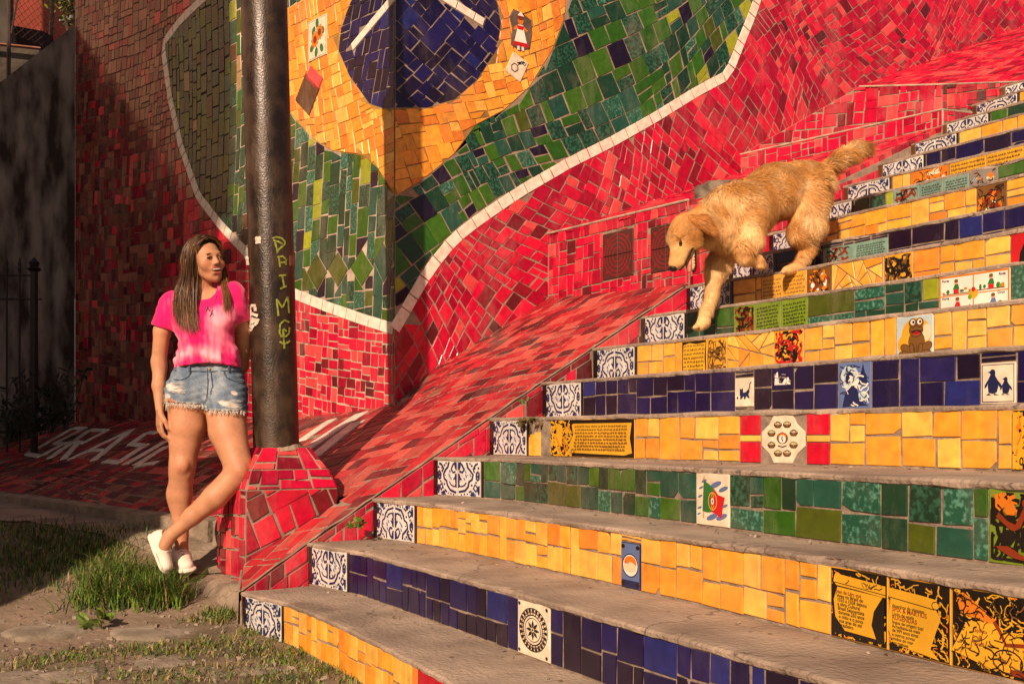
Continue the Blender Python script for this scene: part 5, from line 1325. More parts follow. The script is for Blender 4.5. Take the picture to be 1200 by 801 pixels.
# ---------------- rock on the ledge ----------------
r1 = rock('rough_stone', [(-.86+.17*math.cos(t)*(1+.2*math.sin(3*t)), 3.50+.20*math.sin(t)*(1+.2*math.cos(2*t))) for t in [k*.7 for k in range(9)]], 2.49, 2.3, mat('grey_stone', (.20,.17,.13), .9, .3, 10, .8, 30, col2=(.09,.07,.055)), 9, .0, amp=.07, res=2)
tag(r1, 'grey weathered lump of stone on the red ledge behind the neck of the dog', 'rock')
# ---------------- grass, weeds, stones ----------------
GM = [mat('grass_green', (.085,.19,.015), .6, .3, 15, isl=.35), mat('grass_yellow', (.22,.19,.05), .7, .3, 15, isl=.3), mat('grass_dark', (.035,.085,.012), .7, .3, 15, isl=.35), mat('straw', (.34,.24,.11), .8, .2, 15, isl=.25)]
def gz_(x, y): return ground_z(x, y)
def blade(mb, P, h, w_, ld, m):
    s = Vector((-ld.y, ld.x, 0)).normalized()*w_; V = []
    for t in (0, .4, .75): c = P+ld*(t*t)+Vector((0,0,h*t*(1-.15*t))); V += [c-s*(1-t*.7), c+s*(1-t*.7)]
    V.append(P+ld+Vector((0,0,h*.86)))
    mb.add(V, [(0,1,3,2),(2,3,5,4),(4,5,6)], m)
def grass(name, n, fpos, hh, wts, seed, lean=.5, w_=.0030, cat='grass', label='', flow=None):
    r = random.Random(seed); mb = MB()
    for _ in range(n):
        q = fpos(r)
        if q is None: continue
        h = hh*r.uniform(.35, 1.1); a = r.uniform(0, 6.3); l = h*lean*r.uniform(.1, 1.3)
        ld = Vector((math.cos(a)*l, math.sin(a)*l, 0))+(flow or Vector((0,0,0)))*h
        blade(mb, q, h, w_*r.uniform(.6, 1.4), ld, r.choices(range(4), wts)[0])
    o = mb.out(name, GM, None, kind='stuff'); return tag(o, label, cat)
def px_ground(px, py): return on_surf(px, py, ground_z, 3.0, 12)
def blob(pts):
    """random spot near one of the pixel-measured spots (x, y, spread m)"""
    W_ = [(px_ground(a, b), s, n) for a, b, s, n in pts]; ws = [w_[2] for w_ in W_]
    def f(r):
        P, s, _ = r.choices(W_, ws)[0]; x = P.x+r.gauss(0, s); y = P.y+r.gauss(0, s); return Vector((x, y, gz_(x, y)-.004))
    return f
grass('grass', 2600, blob([(110,700,.05,3),(140,705,.06,5),(170,706,.06,6),(198,708,.045,5),(125,690,.05,3),(155,690,.05,5),(185,692,.045,4),(140,676,.04,2),(100,712,.04,1)]), .165, (6,2,3,.6), 41, 1.1, label='dense tuft of long green grass beside the shoes of the woman')
grass('grass', 3800, blob([(20,625,.22,3),(60,640,.2,3),(110,640,.2,3),(30,665,.15,2),(80,668,.14,2),(110,650,.08,2)]), .06, (2,2,6,1), 42, .7, label='low shaded grass on the ground at the left')
grass('grass', 3600, blob([(60,775,.08,2),(110,770,.09,2),(160,762,.08,2),(210,765,.08,3),(250,756,.08,3),(300,765,.08,3),(340,775,.08,3),(380,785,.07,3),(420,798,.07,2),(265,790,.08,2),(200,795,.08,2),(330,800,.07,2),(100,795,.07,1),(20,780,.08,1),(300,742,.04,1.6),(330,750,.03,1.5),(360,765,.03,1.5)]), .035, (5,4,3,3), 43, .9, label='short patchy grass in front of the lowest step')
grass('grass', 500, blob([(250,720,.03,2),(262,728,.03,2),(228,728,.03,1),(275,722,.02,2)]), .05, (5,4,3,2), 44, .8, label='sparse weeds around the concrete slab')
bl = px_ground(118, 735)
def weed(P, n, s, label, seed, mats=None, spread=1., up=.5, nx=Vector((0,-1,0)), L=.03):
    r = random.Random(seed); T = thing('weed', P, label, 'plant'); mb = MB(); tips = []
    for i in range(n):
        a = r.uniform(0, 6.3); d = Vector((math.cos(a)*spread, math.sin(a)*spread, up+r.uniform(0,.6)))+nx*.6; d.normalize(); e = P+d*s*r.uniform(.4, 1.1)+Vector((0,0,-.25*s*(1 if up < .2 else 0))); mb.tube([P, P.lerp(e, .5)+Vector((0,0,.15*s)), e], .0016, 5); tips.append((e, d))
    mb.out('stem', [mat('stem_green', (.10,.13,.03), .7)], T); mb = MB()
    for e, d in tips:
        for k in range(4): leaf(mb, e, d+rv(r)*.8, rv(r), L*r.uniform(.7, 1.2), L*.55, r.choice((0, 1)))
    mb.out('leaves', mats or [mat('weed_leaf', (.10,.19,.02), .6, .3, 30), mat('weed_leaf_pale', (.17,.22,.05), .6, .3, 30)], T)
weed(bl+Vector((0,0,.0)), 6, .05, 'broad leaved weed on the dirt below the grass tuft', 1, L=.06)
weed(at(423,620,4.72), 9, .05, 'small bright weed at the left end of the third step', 2, L=.03)
weed(Vector((row_x(4,627), rowy(4,row_x(4,627))-.012, .905)), 12, .055, 'drooping olive weed growing from the gap between azulejo and scroll tiles', 3, [mat('olive_leaf', (.13,.11,.03), .7, .3, 30), mat('rusty_leaf', (.16,.08,.03), .7, .3, 30)], up=-.2, nx=Vector((0,-1.2,-.5)), L=.032)
weed(at(1100,652,2.86), 8, .03, 'tiny weed on the tread below the green tiles', 4, L=.02)
weed(at(618,475,5.2), 5, .04, 'small weed beside the fifth blue step on the red slope', 5, L=.02)
# shrubs in the shade at the foot of the stained wall
rng = random.Random(8)
SH = thing('shrub', tuple(at(40,510,8.6)), 'dark straggly shrub in the shade at the foot of the stained wall', 'shrub')
mbs, mbl = MB(), MB()
for i in range(34):
    px = rng.uniform(-10, 84); Z = rng.uniform(8.7, 9.3) if px > 30 else rng.uniform(8.2, 8.7); P = at(px, 522-px*.25, Z); h = rng.uniform(.15, .55); e = P+Vector((rng.gauss(0,.08), rng.gauss(0,.08), h))
    mbs.tube([P, P.lerp(e,.5)+rv(rng)*.03, e], [.006, .004, .002], 5)
    for k in range(16): q = P.lerp(e, rng.uniform(.15, 1.)); leaf(mbl, q, rv(rng)+Vector((0,0,.5)), rv(rng), rng.uniform(.05,.11), rng.uniform(.012,.03), 0)
mbs.out('stem', [im], SH); mbl.out('leaves', [mat('shade_leaf', (.012,.02,.008), .7)], SH)
# flat stones and grit in the dirt
stm = mat('flat_stone', (.26,.215,.17), .9, .25, 9, .7, 40, col2=(.17,.14,.105), det=8)
rng = random.Random(17)
SP = [(30,795,.16,'pale flat stone at the lower left corner of the ground'),(90,790,.13,'flat stone half covered by grass, second from the left corner'),(190,775,.15,'broad flat stone below the grass in front of the slab'),(240,790,.12,'flat brown stone left of the lowest yellow step'),(310,785,.11,'flat stone nearest to the lowest yellow step'),(60,735,.22,'long worn paving stone crossing the dirt at the left'),(180,738,.2,'worn paving stone in front of the slab'),]
for i, (px, py, s, lb) in enumerate(SP):
    P = px_ground(px, py); n = rng.randint(6, 8); ex = Vector((RX, RY)); ey = Vector((FX, FY)); pts = []
    for k in range(n):
        t = 2*math.pi*k/n+rng.uniform(-.2,.2); r_ = s*rng.uniform(.75, 1.1); v = ex*math.cos(t)*r_+ey*math.sin(t)*r_*1.0; pts.append((P.x+v.x, P.y+v.y))
    o = rock('paving_stone', ccw(pts), P.z+.006, P.z-.06, stm, 20+i, .005, amp=.007); tag(o, lb, 'stone', 'stones set in the dirt')
mb = MB(); rng = random.Random(3)
for i in range(900):
    P = px_ground(rng.uniform(0, 480), rng.choice((rng.uniform(640, 800), rng.uniform(720, 800)))); r_ = rng.uniform(.002, .009)*(1.6 if rng.random() < .08 else 1)
    if P.x > .02 and P.y > -.02: continue
    mb.obox(P+Vector((0,0,r_*.3)), rv(rng)*r_, rv(rng)*r_*.8, rv(rng)*r_*.6)
tag(mb.out('gravel', [stm], None, kind='stuff'), 'grit and small pebbles scattered over the dirt', 'gravel')
# dead leaves and crumbs on the treads and the dirt
LL = [mat('dead_leaf', (.16,.085,.03), .8, .3, 30, isl=.4), mat('dry_leaf', (.30,.19,.07), .8, .3, 30, isl=.3), mat('crumb', (.30,.24,.19), .9, .2, 30, isl=.3)]
rng = random.Random(66); mb = MB()
for i in range(420):
    if i < 300:
        k = rng.choice((0,0,1,1,2,2,3,3,4,5,6)); x = rng.uniform(0, 3.0); y0, y1 = rowy(k, x), rowy(k+1, x); t = 1-abs(rng.gauss(0, .22)) if rng.random() < .7 else rng.random(); P = Vector((x, lerp(y0+.02, y1-.008, clamp(t)), zstep(k)+.004))
    else:
        P = px_ground(rng.uniform(0, 470), rng.uniform(690, 800)); P.z += .003
        if P.x > .0 and P.y > -.02: continue
    if rng.random() < .5: s_ = rng.uniform(.001, .004); mb.obox(P, rv(rng)*s_, rv(rng)*s_, rv(rng)*s_*.6, 2)
    else: leaf(mb, P, Vector((rng.gauss(0,1), rng.gauss(0,1), .1)), Vector((rng.gauss(0,.3), rng.gauss(0,.3), 1)), rng.uniform(.008, .022), rng.uniform(.004, .010), rng.choice((0, 1)))
tag(mb.out('leaf_litter', LL, None, kind='stuff'), 'dry leaf bits and crumbs lying on the treads and the dirt', 'leaves')
# seedlings in the joints of the steps
rng = random.Random(67)
# ---------------- signed distance modelling in camera-aligned metres ----------------
def C3(px, py, Z): return np.array([(px-600)/FP*Z, (510-py)/FP*Z, Z])
def c2w(A):
    A = np.asarray(A, dtype=float); X, Y, Z = A[..., 0], A[..., 1], A[..., 2]
    return np.stack([CX+X*RX+Z*FX, CY+X*RY+Z*FY, CZ+Y], -1)
def cap(a, b, ra, rb, flat=None):
    a, b = np.asarray(a, float), np.asarray(b, float)
    def f(P):
        Q = P
        A, B = a, b
        sc = 1.
        if flat is not None:
            n, s = np.asarray(flat[0], float), flat[1]; n = n/np.linalg.norm(n)
            Q = P+n*((P-a)@n)[..., None]*(1/s-1); B = b+n*((b-a)@n)*(1/s-1); sc = min(1., s)**.5 if s < 1 else 1.
        ab = B-A; l = ab@ab; t = np.clip(((Q-A)@ab)/max(l, 1e-9), 0, 1)
        return (np.linalg.norm(Q-A-t[..., None]*ab, axis=-1)-(ra+(rb-ra)*t))*sc
    f.box = (np.minimum(a, b)-max(ra, rb)*(1 if flat is None else max(1, flat[1])), np.maximum(a, b)+max(ra, rb)*(1 if flat is None else max(1, flat[1])))
    return f
def ell(c, r, Rm=None):
    c, r = np.asarray(c, float), np.asarray(r, float)
    def f(P):
        q = P-c
        if Rm is not None: q = q@np.asarray(Rm).T
        k0 = np.linalg.norm(q/r, axis=-1); k1 = np.linalg.norm(q/(r*r), axis=-1)+1e-9
        return k0*(k0-1)/k1
    m = max(r); f.box = (c-m, c+m); return f
def blend(P, prims, k=.02):
    d = np.full(P.shape[:-1], 1.)
    for f in prims:
        kk = k
        if isinstance(f, tuple): f, kk = f
        lo, hi = f.box[0]-.06, f.box[1]+.06
        m = np.all((P >= lo) & (P <= hi), axis=-1)
        if not m.any(): continue
        v = f(P[m]); o = d[m]
        if kk < 0:      # carve
            kk = -kk; h = np.clip(.5-.5*(o+v)/kk, 0, 1); d[m] = o+(-v-o)*h+kk*h*(1-h)
        else:
            h = np.clip(.5+.5*(v-o)/kk, 0, 1); d[m] = v+(o-v)*h-kk*h*(1-h)
    return d
def nets(fn, lo, hi, res):
    """naive surface nets"""
    n = np.ceil((np.asarray(hi)-lo)/res).astype(int)+1
    ax_ = [lo[i]+np.arange(n[i])*res for i in range(3)]
    G_ = np.stack(np.meshgrid(*ax_, indexing='ij'), -1); D = fn(G_)
    s = D < 0; cn = np.zeros(n-1, int)
    for i in (0, 1):
        for j in (0, 1):
            for k in (0, 1): cn += s[i:n[0]-1+i, j:n[1]-1+j, k:n[2]-1+k]
    act = (cn > 0) & (cn < 8); idx = -np.ones(n-1, int); idx[act] = np.arange(act.sum()); cells = np.argwhere(act)
    acc = np.zeros((len(cells), 3)); cnt = np.zeros(len(cells))
    for a_ in range(3):
        o1, o2 = [x for x in range(3) if x != a_]
        for i in (0, 1):
            for j in (0, 1):
                off = np.zeros(3, int); off[o1] = i; off[o2] = j; p0 = cells+off; p1 = p0.copy(); p1[:, a_] += 1
                d0 = D[tuple(p0.T)]; d1 = D[tuple(p1.T)]; m = (d0 < 0) != (d1 < 0); t = np.where(m, d0/np.where(m, d0-d1, 1), 0)
                q = p0.astype(float); q[:, a_] += t; acc[m] += q[m]; cnt[m] += 1
    V = np.asarray(lo)+acc/cnt[:, None]*res; F = []
    for a_ in range(3):
        o1, o2 = [(1, 2), (2, 0), (0, 1)][a_]
        sl0 = [slice(0, n[i]) for i in range(3)]; sl1 = list(sl0); sl0[a_] = slice(0, n[a_]-1); sl1[a_] = slice(1, n[a_])
        ch = s[tuple(sl0)] != s[tuple(sl1)]; e = np.argwhere(ch); e = e[(e[:, o1] > 0) & (e[:, o2] > 0) & (e[:, o1] < n[o1]-1) & (e[:, o2] < n[o2]-1)]
        inn = s[tuple(e.T)]
        def cid(d1, d2): q = e.copy(); q[:, o1] -= d1; q[:, o2] -= d2; return idx[tuple(q.T)]
        Q = np.stack([cid(1, 1), cid(0, 1), cid(0, 0), cid(1, 0)], -1); Q[~inn] = Q[~inn][:, ::-1]; F.append(Q)
    return V, np.concatenate(F)
def relax(V, F, it=2, lam=.5):
    for _ in range(it):
        A = np.zeros_like(V); c = np.zeros(len(V))
        for i in range(4):
            a, b = F[:, i], F[:, (i+1) % 4]
            for k in range(3): A[:, k] += np.bincount(a, V[b, k], len(V))+np.bincount(b, V[a, k], len(V))
            c += np.bincount(a, minlength=len(V))+np.bincount(b, minlength=len(V))
        V = V+(A/c[:, None]-V)*lam
    return V
def normals(V, F):
    n = np.cross(V[F[:, 2]]-V[F[:, 0]], V[F[:, 3]]-V[F[:, 1]]); N = np.zeros_like(V)
    for i in range(4):
        for k in range(3): N[:, k] += np.bincount(F[:, i], n[:, k], len(V))
    return N/(np.linalg.norm(N, axis=1, keepdims=True)+1e-12)
def np_mesh(name, V, F, mats, parent, mi=None, sm=True, kind=None, colors=None):
    """V in world coordinates as numpy"""
    O = np.array(ORG[parent.name]); me = bpy.data.meshes.new(name); k = F.shape[1]
    me.vertices.add(len(V)); me.vertices.foreach_set('co', (V-O).astype(np.float32).ravel())
    me.loops.add(F.size); me.loops.foreach_set('vertex_index', F.astype(np.int32).ravel())
    me.polygons.add(len(F)); me.polygons.foreach_set('loop_start', np.arange(0, F.size, k, dtype=np.int32)); me.polygons.foreach_set('loop_total', np.full(len(F), k, np.int32))
    for m in (mats if isinstance(mats, list) else [mats]): me.materials.append(m)
    if mi is not None: me.polygons.foreach_set('material_index', mi.astype(np.int32))
    me.polygons.foreach_set('use_smooth', np.full(len(F), sm)); me.update(calc_edges=True); me.validate()
    if colors is not None:
        ca = me.color_attributes.new('tone', 'FLOAT_COLOR', 'POINT'); ca.data.foreach_set('color', np.concatenate([colors, np.ones((len(V), 1))], 1).astype(np.float32).ravel())
    o = bpy.data.objects.new(name, me); COL.objects.link(o); o.parent = parent; ORG[o.name] = ORG[parent.name]
    if kind: o['kind'] = kind
    return o
def sdf_obj(name, prims, res, mats, parent, k=.02, post=None, it=1, tone=None, pad=.03, matf=None):
    fs = [f[0] if isinstance(f, tuple) else f for f in prims]; fs2 = [f for f, p in zip(fs, prims) if not (isinstance(p, tuple) and p[1] < 0)]
    lo = np.min([f.box[0] for f in fs2], 0)-pad; hi = np.max([f.box[1] for f in fs2], 0)+pad
    fn = (lambda P: post(P, blend(P, prims, k))) if post else (lambda P: blend(P, prims, k))
    V, F = nets(fn, lo, hi, res); V = relax(V, F, it) if it else V
    if np.cross(V[F[0,2]]-V[F[0,0]], V[F[0,3]]-V[F[0,1]])@(V[F[0]].mean(0)-V.mean(0)) is None: pass
    N = normals(V, F)
    # orient outwards using the field itself
    e = .5*res; t = fn((V[::50]+N[::50]*e)[None])[0]-fn((V[::50]-N[::50]*e)[None])[0]
    if t.mean() < 0: F = F[:, ::-1].copy(); N = -N
    W_ = c2w(V)
    # the camera frame is left handed: keep outward winding in the world
    F2 = F[:, ::-1].copy()
    col = tone(V, N) if tone else None; mi = matf(V[F].mean(1)) if matf else None
    return np_mesh(name, W_, F2, mats, parent, mi=mi, colors=col), V, F, N
def tone_mat(name, rough, bump=0., bscale=80, sss=0., spec=.4, scale=30., var=.10, sheen=0.):
    m = bpy.data.materials.new(name); m.use_nodes = True; n = m.node_tree; L = n.links; p = n.nodes['Principled BSDF']
    at_ = n.nodes.new('ShaderNodeVertexColor'); at_.layer_name = 'tone'
    tc = n.nodes.new('ShaderNodeTexCoord'); nz = n.nodes.new('ShaderNodeTexNoise'); nz.inputs['Scale'].default_value = scale; nz.inputs['Detail'].default_value = 5; L.new(tc.outputs['Object'], nz.inputs[0])
    mr = n.nodes.new('ShaderNodeMapRange'); mr.inputs['From Min'].default_value = .3; mr.inputs['From Max'].default_value = .7; mr.inputs['To Min'].default_value = 1-var; mr.inputs['To Max'].default_value = 1+var; L.new(nz.outputs[0], mr.inputs[0])
    hs = n.nodes.new('ShaderNodeHueSaturation'); L.new(at_.outputs[0], hs.inputs['Color']); L.new(mr.outputs[0], hs.inputs['Value']); L.new(hs.outputs[0], p.inputs['Base Color'])
    p.inputs['Roughness'].default_value = rough; p.inputs['Specular IOR Level'].default_value = spec
    if sheen: p.inputs['Sheen Weight'].default_value = sheen
    if sss: p.inputs['Subsurface Weight'].default_value = sss; p.inputs['Subsurface Scale'].default_value = .012; p.inputs['Subsurface Radius'].default_value = (1, .35, .2)
    if bump:
        nb = n.nodes.new('ShaderNodeTexNoise'); nb.inputs['Scale'].default_value = bscale; nb.inputs['Detail'].default_value = 4; L.new(tc.outputs['Object'], nb.inputs[0])
        bp = n.nodes.new('ShaderNodeBump'); bp.inputs['Strength'].default_value = bump; bp.inputs['Distance'].default_value = .004; L.new(nb.outputs[0], bp.inputs['Height']); L.new(bp.outputs[0], p.inputs['Normal'])
    return m
def nz3(V, s, o=0.):
    return np.array([noise.noise(Vector((v[0]*s+o, v[1]*s, v[2]*s))) for v in V])
def ss(x, a, b): t = np.clip((x-a)/(b-a), 0, 1); return t*t*(3-2*t)
def mixc(A, B, t): return A*(1-t[:, None])+B*t[:, None]
# ---------------- the woman ----------------
ZW = 5.06
W = thing('person', tuple(c2w(C3(214, 672, 5.10))), 'smiling woman in pink tie-dye t-shirt and ripped denim shorts leaning on the lamp post', 'person')
dep = (0, 0, 1)
def w_(px, py, d=0.): return C3(px, py, ZW-d)      # d = metres nearer to the camera
# head frame: s = her left side (image right, away), u = up, f = forward
hf = np.array([.71, .0, -.70]); hf /= np.linalg.norm(hf)
hu = np.array([-.20, .96, -.06]); hu -= hf*(hu@hf); hu /= np.linalg.norm(hu)
hs_ = np.cross(hu, hf); 
if hs_[0] < 0: hs_ = -hs_
HC = w_(242.5, 306, .035)
def h_(s, u, f): return HC+hs_*s+hu*u+hf*f
HM = np.stack([hs_, hu, hf])
head = [(ell(h_(0, .028, -.022), (.069, .083, .086), HM), .02), (ell(h_(0, -.015, .018), (.054, .078, .062), HM), .03), (cap(h_(0, -.070, .040), h_(0, -.087, .054), .024, .016), .025),
  (cap(h_(-.036, -.045, .005), h_(-.018, -.078, .040), .020, .018), .02), (cap(h_(.036, -.045, .005), h_(.018, -.078, .040), .020, .018), .02),
  (ell(h_(-.036, -.014, .050), (.026, .028, .017), HM), .026), (ell(h_(.036, -.022, .052), (.024, .022, .020), HM), .014),
  (cap(h_(-.030, .026, .070), h_(.030, .026, .070), .009, .009), .015),
  (cap(h_(0, .018, .074), h_(0, -.016, .092), .0062, .0088), .010), (ell(h_(-.011, -.019, .082), (.008, .007, .009), HM), .006), (ell(h_(.011, -.019, .082), (.008, .007, .009), HM), .006),
  (ell(h_(-.030, .010, .082), (.016, .010, .012), HM), -.010), (ell(h_(.030, .010, .082), (.016, .010, .012), HM), -.010),
  (ell(h_(-.030, .009, .066), (.014, .012, .012), HM), .004), (ell(h_(.030, .009, .066), (.014, .012, .012), HM), .004),
  (cap(h_(-.022, -.041, .070), h_(.022, -.041, .070), .008, .008), .012), (cap(h_(-.016, -.060, .070), h_(.016, -.060, .070), .0085, .0085), .010),
  (ell(h_(0, -.0485, .086), (.026, .0080, .016), HM), -.004),
  (ell(h_(-.070, -.006, -.012), (.008, .026, .016), HM), .006), (ell(h_(.070, -.006, -.012), (.008, .026, .016), HM), .006)]
nk = w_(236, 338, .0)
torso = [(cap(w_(238, 322, .005), nk, .040, .043), .02), (cap(nk, w_(237, 352, -.01), .044, .055), .02),
  (cap(w_(207, 353, 0), w_(270, 344, 0), .034, .034), .03), (cap(w_(222, 368, 0), w_(262, 364, 0), .085, .085, (dep, .85)), .04),
  (cap(w_(242, 385, .01), w_(245, 418, .01), .118, .100, (dep, .80)), .04), (cap(w_(226, 450, 0), w_(262, 452, 0), .098, .098, (dep, .90)), .04)]
def limb(P, r, k=.015): return [(cap(P[i], P[i+1], r[i], r[i+1]), k) for i in range(len(P)-1)]
armR = limb([w_(197, 354, 0), w_(190, 388, 0), w_(186, 424, -.01), w_(187, 430, -.01), w_(186, 452, .02), w_(187, 479, .05)], [.036, .039, .034, .033, .030, .019])
armL = limb([w_(276, 350, -.01), w_(286, 388, -.06), w_(283, 428, -.12), w_(270, 462, -.17)], [.038, .040, .034, .022])
def hand(wr, dirn, side, nrm, s=1., curl=.35):
    """palm, four unequal bent fingers and a thumb; dirn along the hand, side towards the thumb, nrm out of the palm"""
    dirn, side, nrm = [np.asarray(v, float)/np.linalg.norm(v) for v in (dirn, side, nrm)]; o = []
    for q in (-.022, -.008, .008, .022): o.append((cap(wr+side*q*.6, wr+dirn*.075*s+side*q, .014, .0125, (nrm, .8)), .010))
    for q, L_ in ((.026, .068), (.009, .077), (-.009, .072), (-.025, .056)):
        b = wr+dirn*.082*s+side*q; d1 = dirn+nrm*curl*.4; d2 = dirn+nrm*curl*1.3; d3 = dirn*.8+nrm*curl*2.4
        p = [b]; 
        for d, l in ((d1, .45), (d2, .32), (d3, .23)): p.append(p[-1]+d/np.linalg.norm(d)*L_*l)
        o += [(cap(p[0], p[1], .0088, .0082), .004), (cap(p[1], p[2], .0082, .0076), .003), (cap(p[2], p[3], .0076, .0066), .003)]
    t0 = wr+dirn*.022+side*.022; t1 = t0+dirn*.030+side*.020+nrm*.012; t2 = t1+dirn*.034+side*.004+nrm*.010
    return o+[(cap(t0, t1, .013, .0105), .010), (cap(t1, t2, .0102, .0082), .004)]
handR = hand(w_(187, 480, .05), (.02, -1, -.05), (.55, -.05, -.75), (.75, 0, .45), s=.9, curl=.5)
handL = hand(w_(270, 464, -.17), (-.3, -1, 0), (-.4, 0, -.8), (-.8, 0, .4), curl=.4)
legR = limb([w_(220, 462, 0), w_(219, 500, .01), w_(214, 543, .02), w_(213, 552, .02), w_(211, 578, -.01), w_(212, 610, -.02), w_(213, 644, -.02)], [.092, .086, .060, .057, .056, .039, .029], .015)
legL = limb([w_(261, 462, 0), w_(267, 505, .05), w_(279, 545, .10), w_(280, 553, .11), w_(252, 582, .13), w_(226, 604, .13), w_(199, 628, .13)], [.092, .087, .064, .060, .056, .042, .029], .015)
def skin_tone(V, N):
    c = np.tile(np.array([.50, .235, .135]), (len(V), 1)); t = nz3(V, 22.)
    c *= (1+.16*t+.06*nz3(V, 70., 2.))[:, None]; c = mixc(c, np.array([.34, .14, .085]), np.clip(np.maximum(np.clip(1-np.linalg.norm(V-w_(213, 552, .09), axis=1)/.035, 0, 1), np.clip(1-np.linalg.norm(V-w_(282, 560, .16), axis=1)/.04, 0, 1))*.5, 0, 1))
    def near(p, r): return np.clip(1-np.linalg.norm(V-p, axis=1)/r, 0, 1)
    red = np.maximum.reduce([near(h_(-.036, -.018, .06), .03), near(h_(.036, -.018, .06), .03), near(h_(0, -.018, .095), .016)*.8, near(w_(213, 545, .08), .07)*.6, near(w_(282, 550, .16), .08)*.6])
    c = mixc(c, np.array([.52, .16, .10]), red*.55)
    lip = np.maximum(near(h_(0, -.039, .080), .020), near(h_(0, -.060, .080), .019)); lip = ss(lip, .05, .5); c = mixc(c, np.array([.48, .10, .09]), lip*.8)
    mouth = ss(np.clip(1-np.linalg.norm((V-h_(0, -.0495, .080))@np.stack([hs_/.027, hu/.0085, hf/.03]).T, axis=1), 0, 1), 0, .25); c = mixc(c, np.array([.10, .015, .012]), mouth)
    return c
extra = [(ell(w_(213, 545, .072), (.030, .034, .022)), .02), (ell(w_(281, 550, .150), (.030, .034, .024)), .02), (ell(w_(206, 580, -.03), (.035, .075, .045)), .03), (cap(w_(222, 352, .035), w_(236, 350, .045), .008, .006), .01), (cap(w_(258, 348, .035), w_(243, 350, .045), .008, .006), .01)]
SK = tone_mat('skin', .5, .3, 220, sss=.12, spec=.3, scale=60, var=.05)
body, bV, bF, bN = sdf_obj('body', torso+armR+armL+handR+handL+legR+legL+[(cap(w_(213, 644, -.02), w_(213, 655, .0), .030, .026), .01), (cap(w_(199, 628, .13), w_(192, 640, .14), .033, .03), .01)]+extra+head, .0048, SK, W, tone=skin_tone)
# eyes, brows, teeth
def small(name, c, r, m, rot=None, n=10):
    V = []; F = []; Mx = HM if rot is None else rot
    for i in range(n+1):
        for j in range(n*2):
            a = math.pi*i/n; b = math.pi*j/n; q = np.array([r[0]*math.sin(a)*math.cos(b), r[1]*math.cos(a), r[2]*math.sin(a)*math.sin(b)]); V.append(c+q@Mx)
    for i in range(n):
        for j in range(n*2): k = (j+1) % (n*2); F.append((i*n*2+j, i*n*2+k, (i+1)*n*2+k, (i+1)*n*2+j))
    return np_mesh(name, c2w(np.array(V)), np.array(F), m, W)
em = mat('eye_dark', (.03,.012,.006), .15, .1); wmx = mat('eye_white', (.40,.34,.30), .25, .05); tm = mat('teeth', (.62,.56,.50), .35, .04); bm_ = mat('brow', (.07,.03,.015), .8, .1)
def tilt(a): c, s = math.cos(a), math.sin(a); return np.stack([hs_*c+hu*s, -hs_*s+hu*c, hf])
for sg in (-1, 1):
    small('eye', h_(.030*sg, .0085, .0745), (.0120, .0040, .005), wmx); small('iris', h_(.031*sg, .0083, .0775), (.0070, .0045, .0036), em)
    small('eyelash', h_(.030*sg, .0128, .0775), (.0155, .0026, .0055), bm_, tilt(-.12*sg)); small('eyebrow', h_(.031*sg, .0295, .0775), (.0160, .0012, .004), bm_, tilt(-.10*sg))
    small('nostril', h_(.006*sg, -.026, .0905), (.003, .0018, .003), em)
small('teeth', h_(0, -.0455, .0765), (.0220, .0042, .0075), tm)
# t-shirt
SH_ = [(cap(w_(204, 353, 0), w_(272, 341, 0), .048, .048), .025), (cap(w_(222, 370, 0), w_(264, 366, 0), .098, .096, (dep, .84)), .04), (ell(w_(226, 376, .055), (.058, .055, .055)), .04), (ell(w_(262, 374, .055), (.058, .055, .055)), .04),
  (cap(w_(241, 388, .01), w_(244, 416, .015), .134, .132, (dep, .80)), .04), (cap(w_(232, 426, .015), w_(256, 425, .015), .106, .106, (dep, .9)), .03)]
slv = [(cap(w_(200, 356.5, 0), w_(191.5, 381, 0), .054, .055), .025), (cap(w_(276, 346, 0), w_(281, 374, -.03), .050, .048), .025)]
SHC = w_(242, 400, 0)
def shirt_post(P, d):
    X, Y, Z = P[..., 0], P[..., 1], P[..., 2]
    # soft folds: diagonals from the chest to the waist and gathers above the hem
    fo = .0042*np.sin(X*95+Y*38+6*np.sin(Y*14))*ss(-Y, -.52, -.36)*0+.0036*np.sin((X*.9+Y*.5)*120+3*np.sin(Y*25))+.0026*np.sin(Y*150+X*60)
    lowf = ss(-(Y-w_(0, 395)[1]), -.06, .10)
    d = d-fo*(.35+.65*lowf)-.003*np.sin(X*210+4*np.sin(Y*20))*ss(-(Y-w_(0, 412)[1]), -.03, .02)
    hem = (w_(0, 429.5)[1]+.010*np.sin((X-SHC[0])*16+1))-Y; d = np.maximum(d, hem)
    # sleeve ends
    for a, b, t in (((199, 356, 0), (189.5, 384, 0), 0.), ((280, 352, 0), (283.5, 376, -.03), 0.)):
        A, B = w_(*a), w_(*b); n = (B-A)/np.linalg.norm(B-A); side_ = (P-B)@n; lat = np.linalg.norm(P-B-((P-B)@n)[..., None]*n, axis=-1)
        d = np.where((lat < .085) & (side_ > -.04), np.maximum(d, side_), d)
    # neck hole
    q = P-w_(240, 338, .07); q = np.stack([q[..., 0], q[..., 1]-.16*q[..., 0], q[..., 2]], -1); k = np.sqrt((q[..., 0]/.050)**2+(q[..., 1]/.050)**2+(q[..., 2]/.16)**2)-1
    return np.maximum(d, -k*.04)
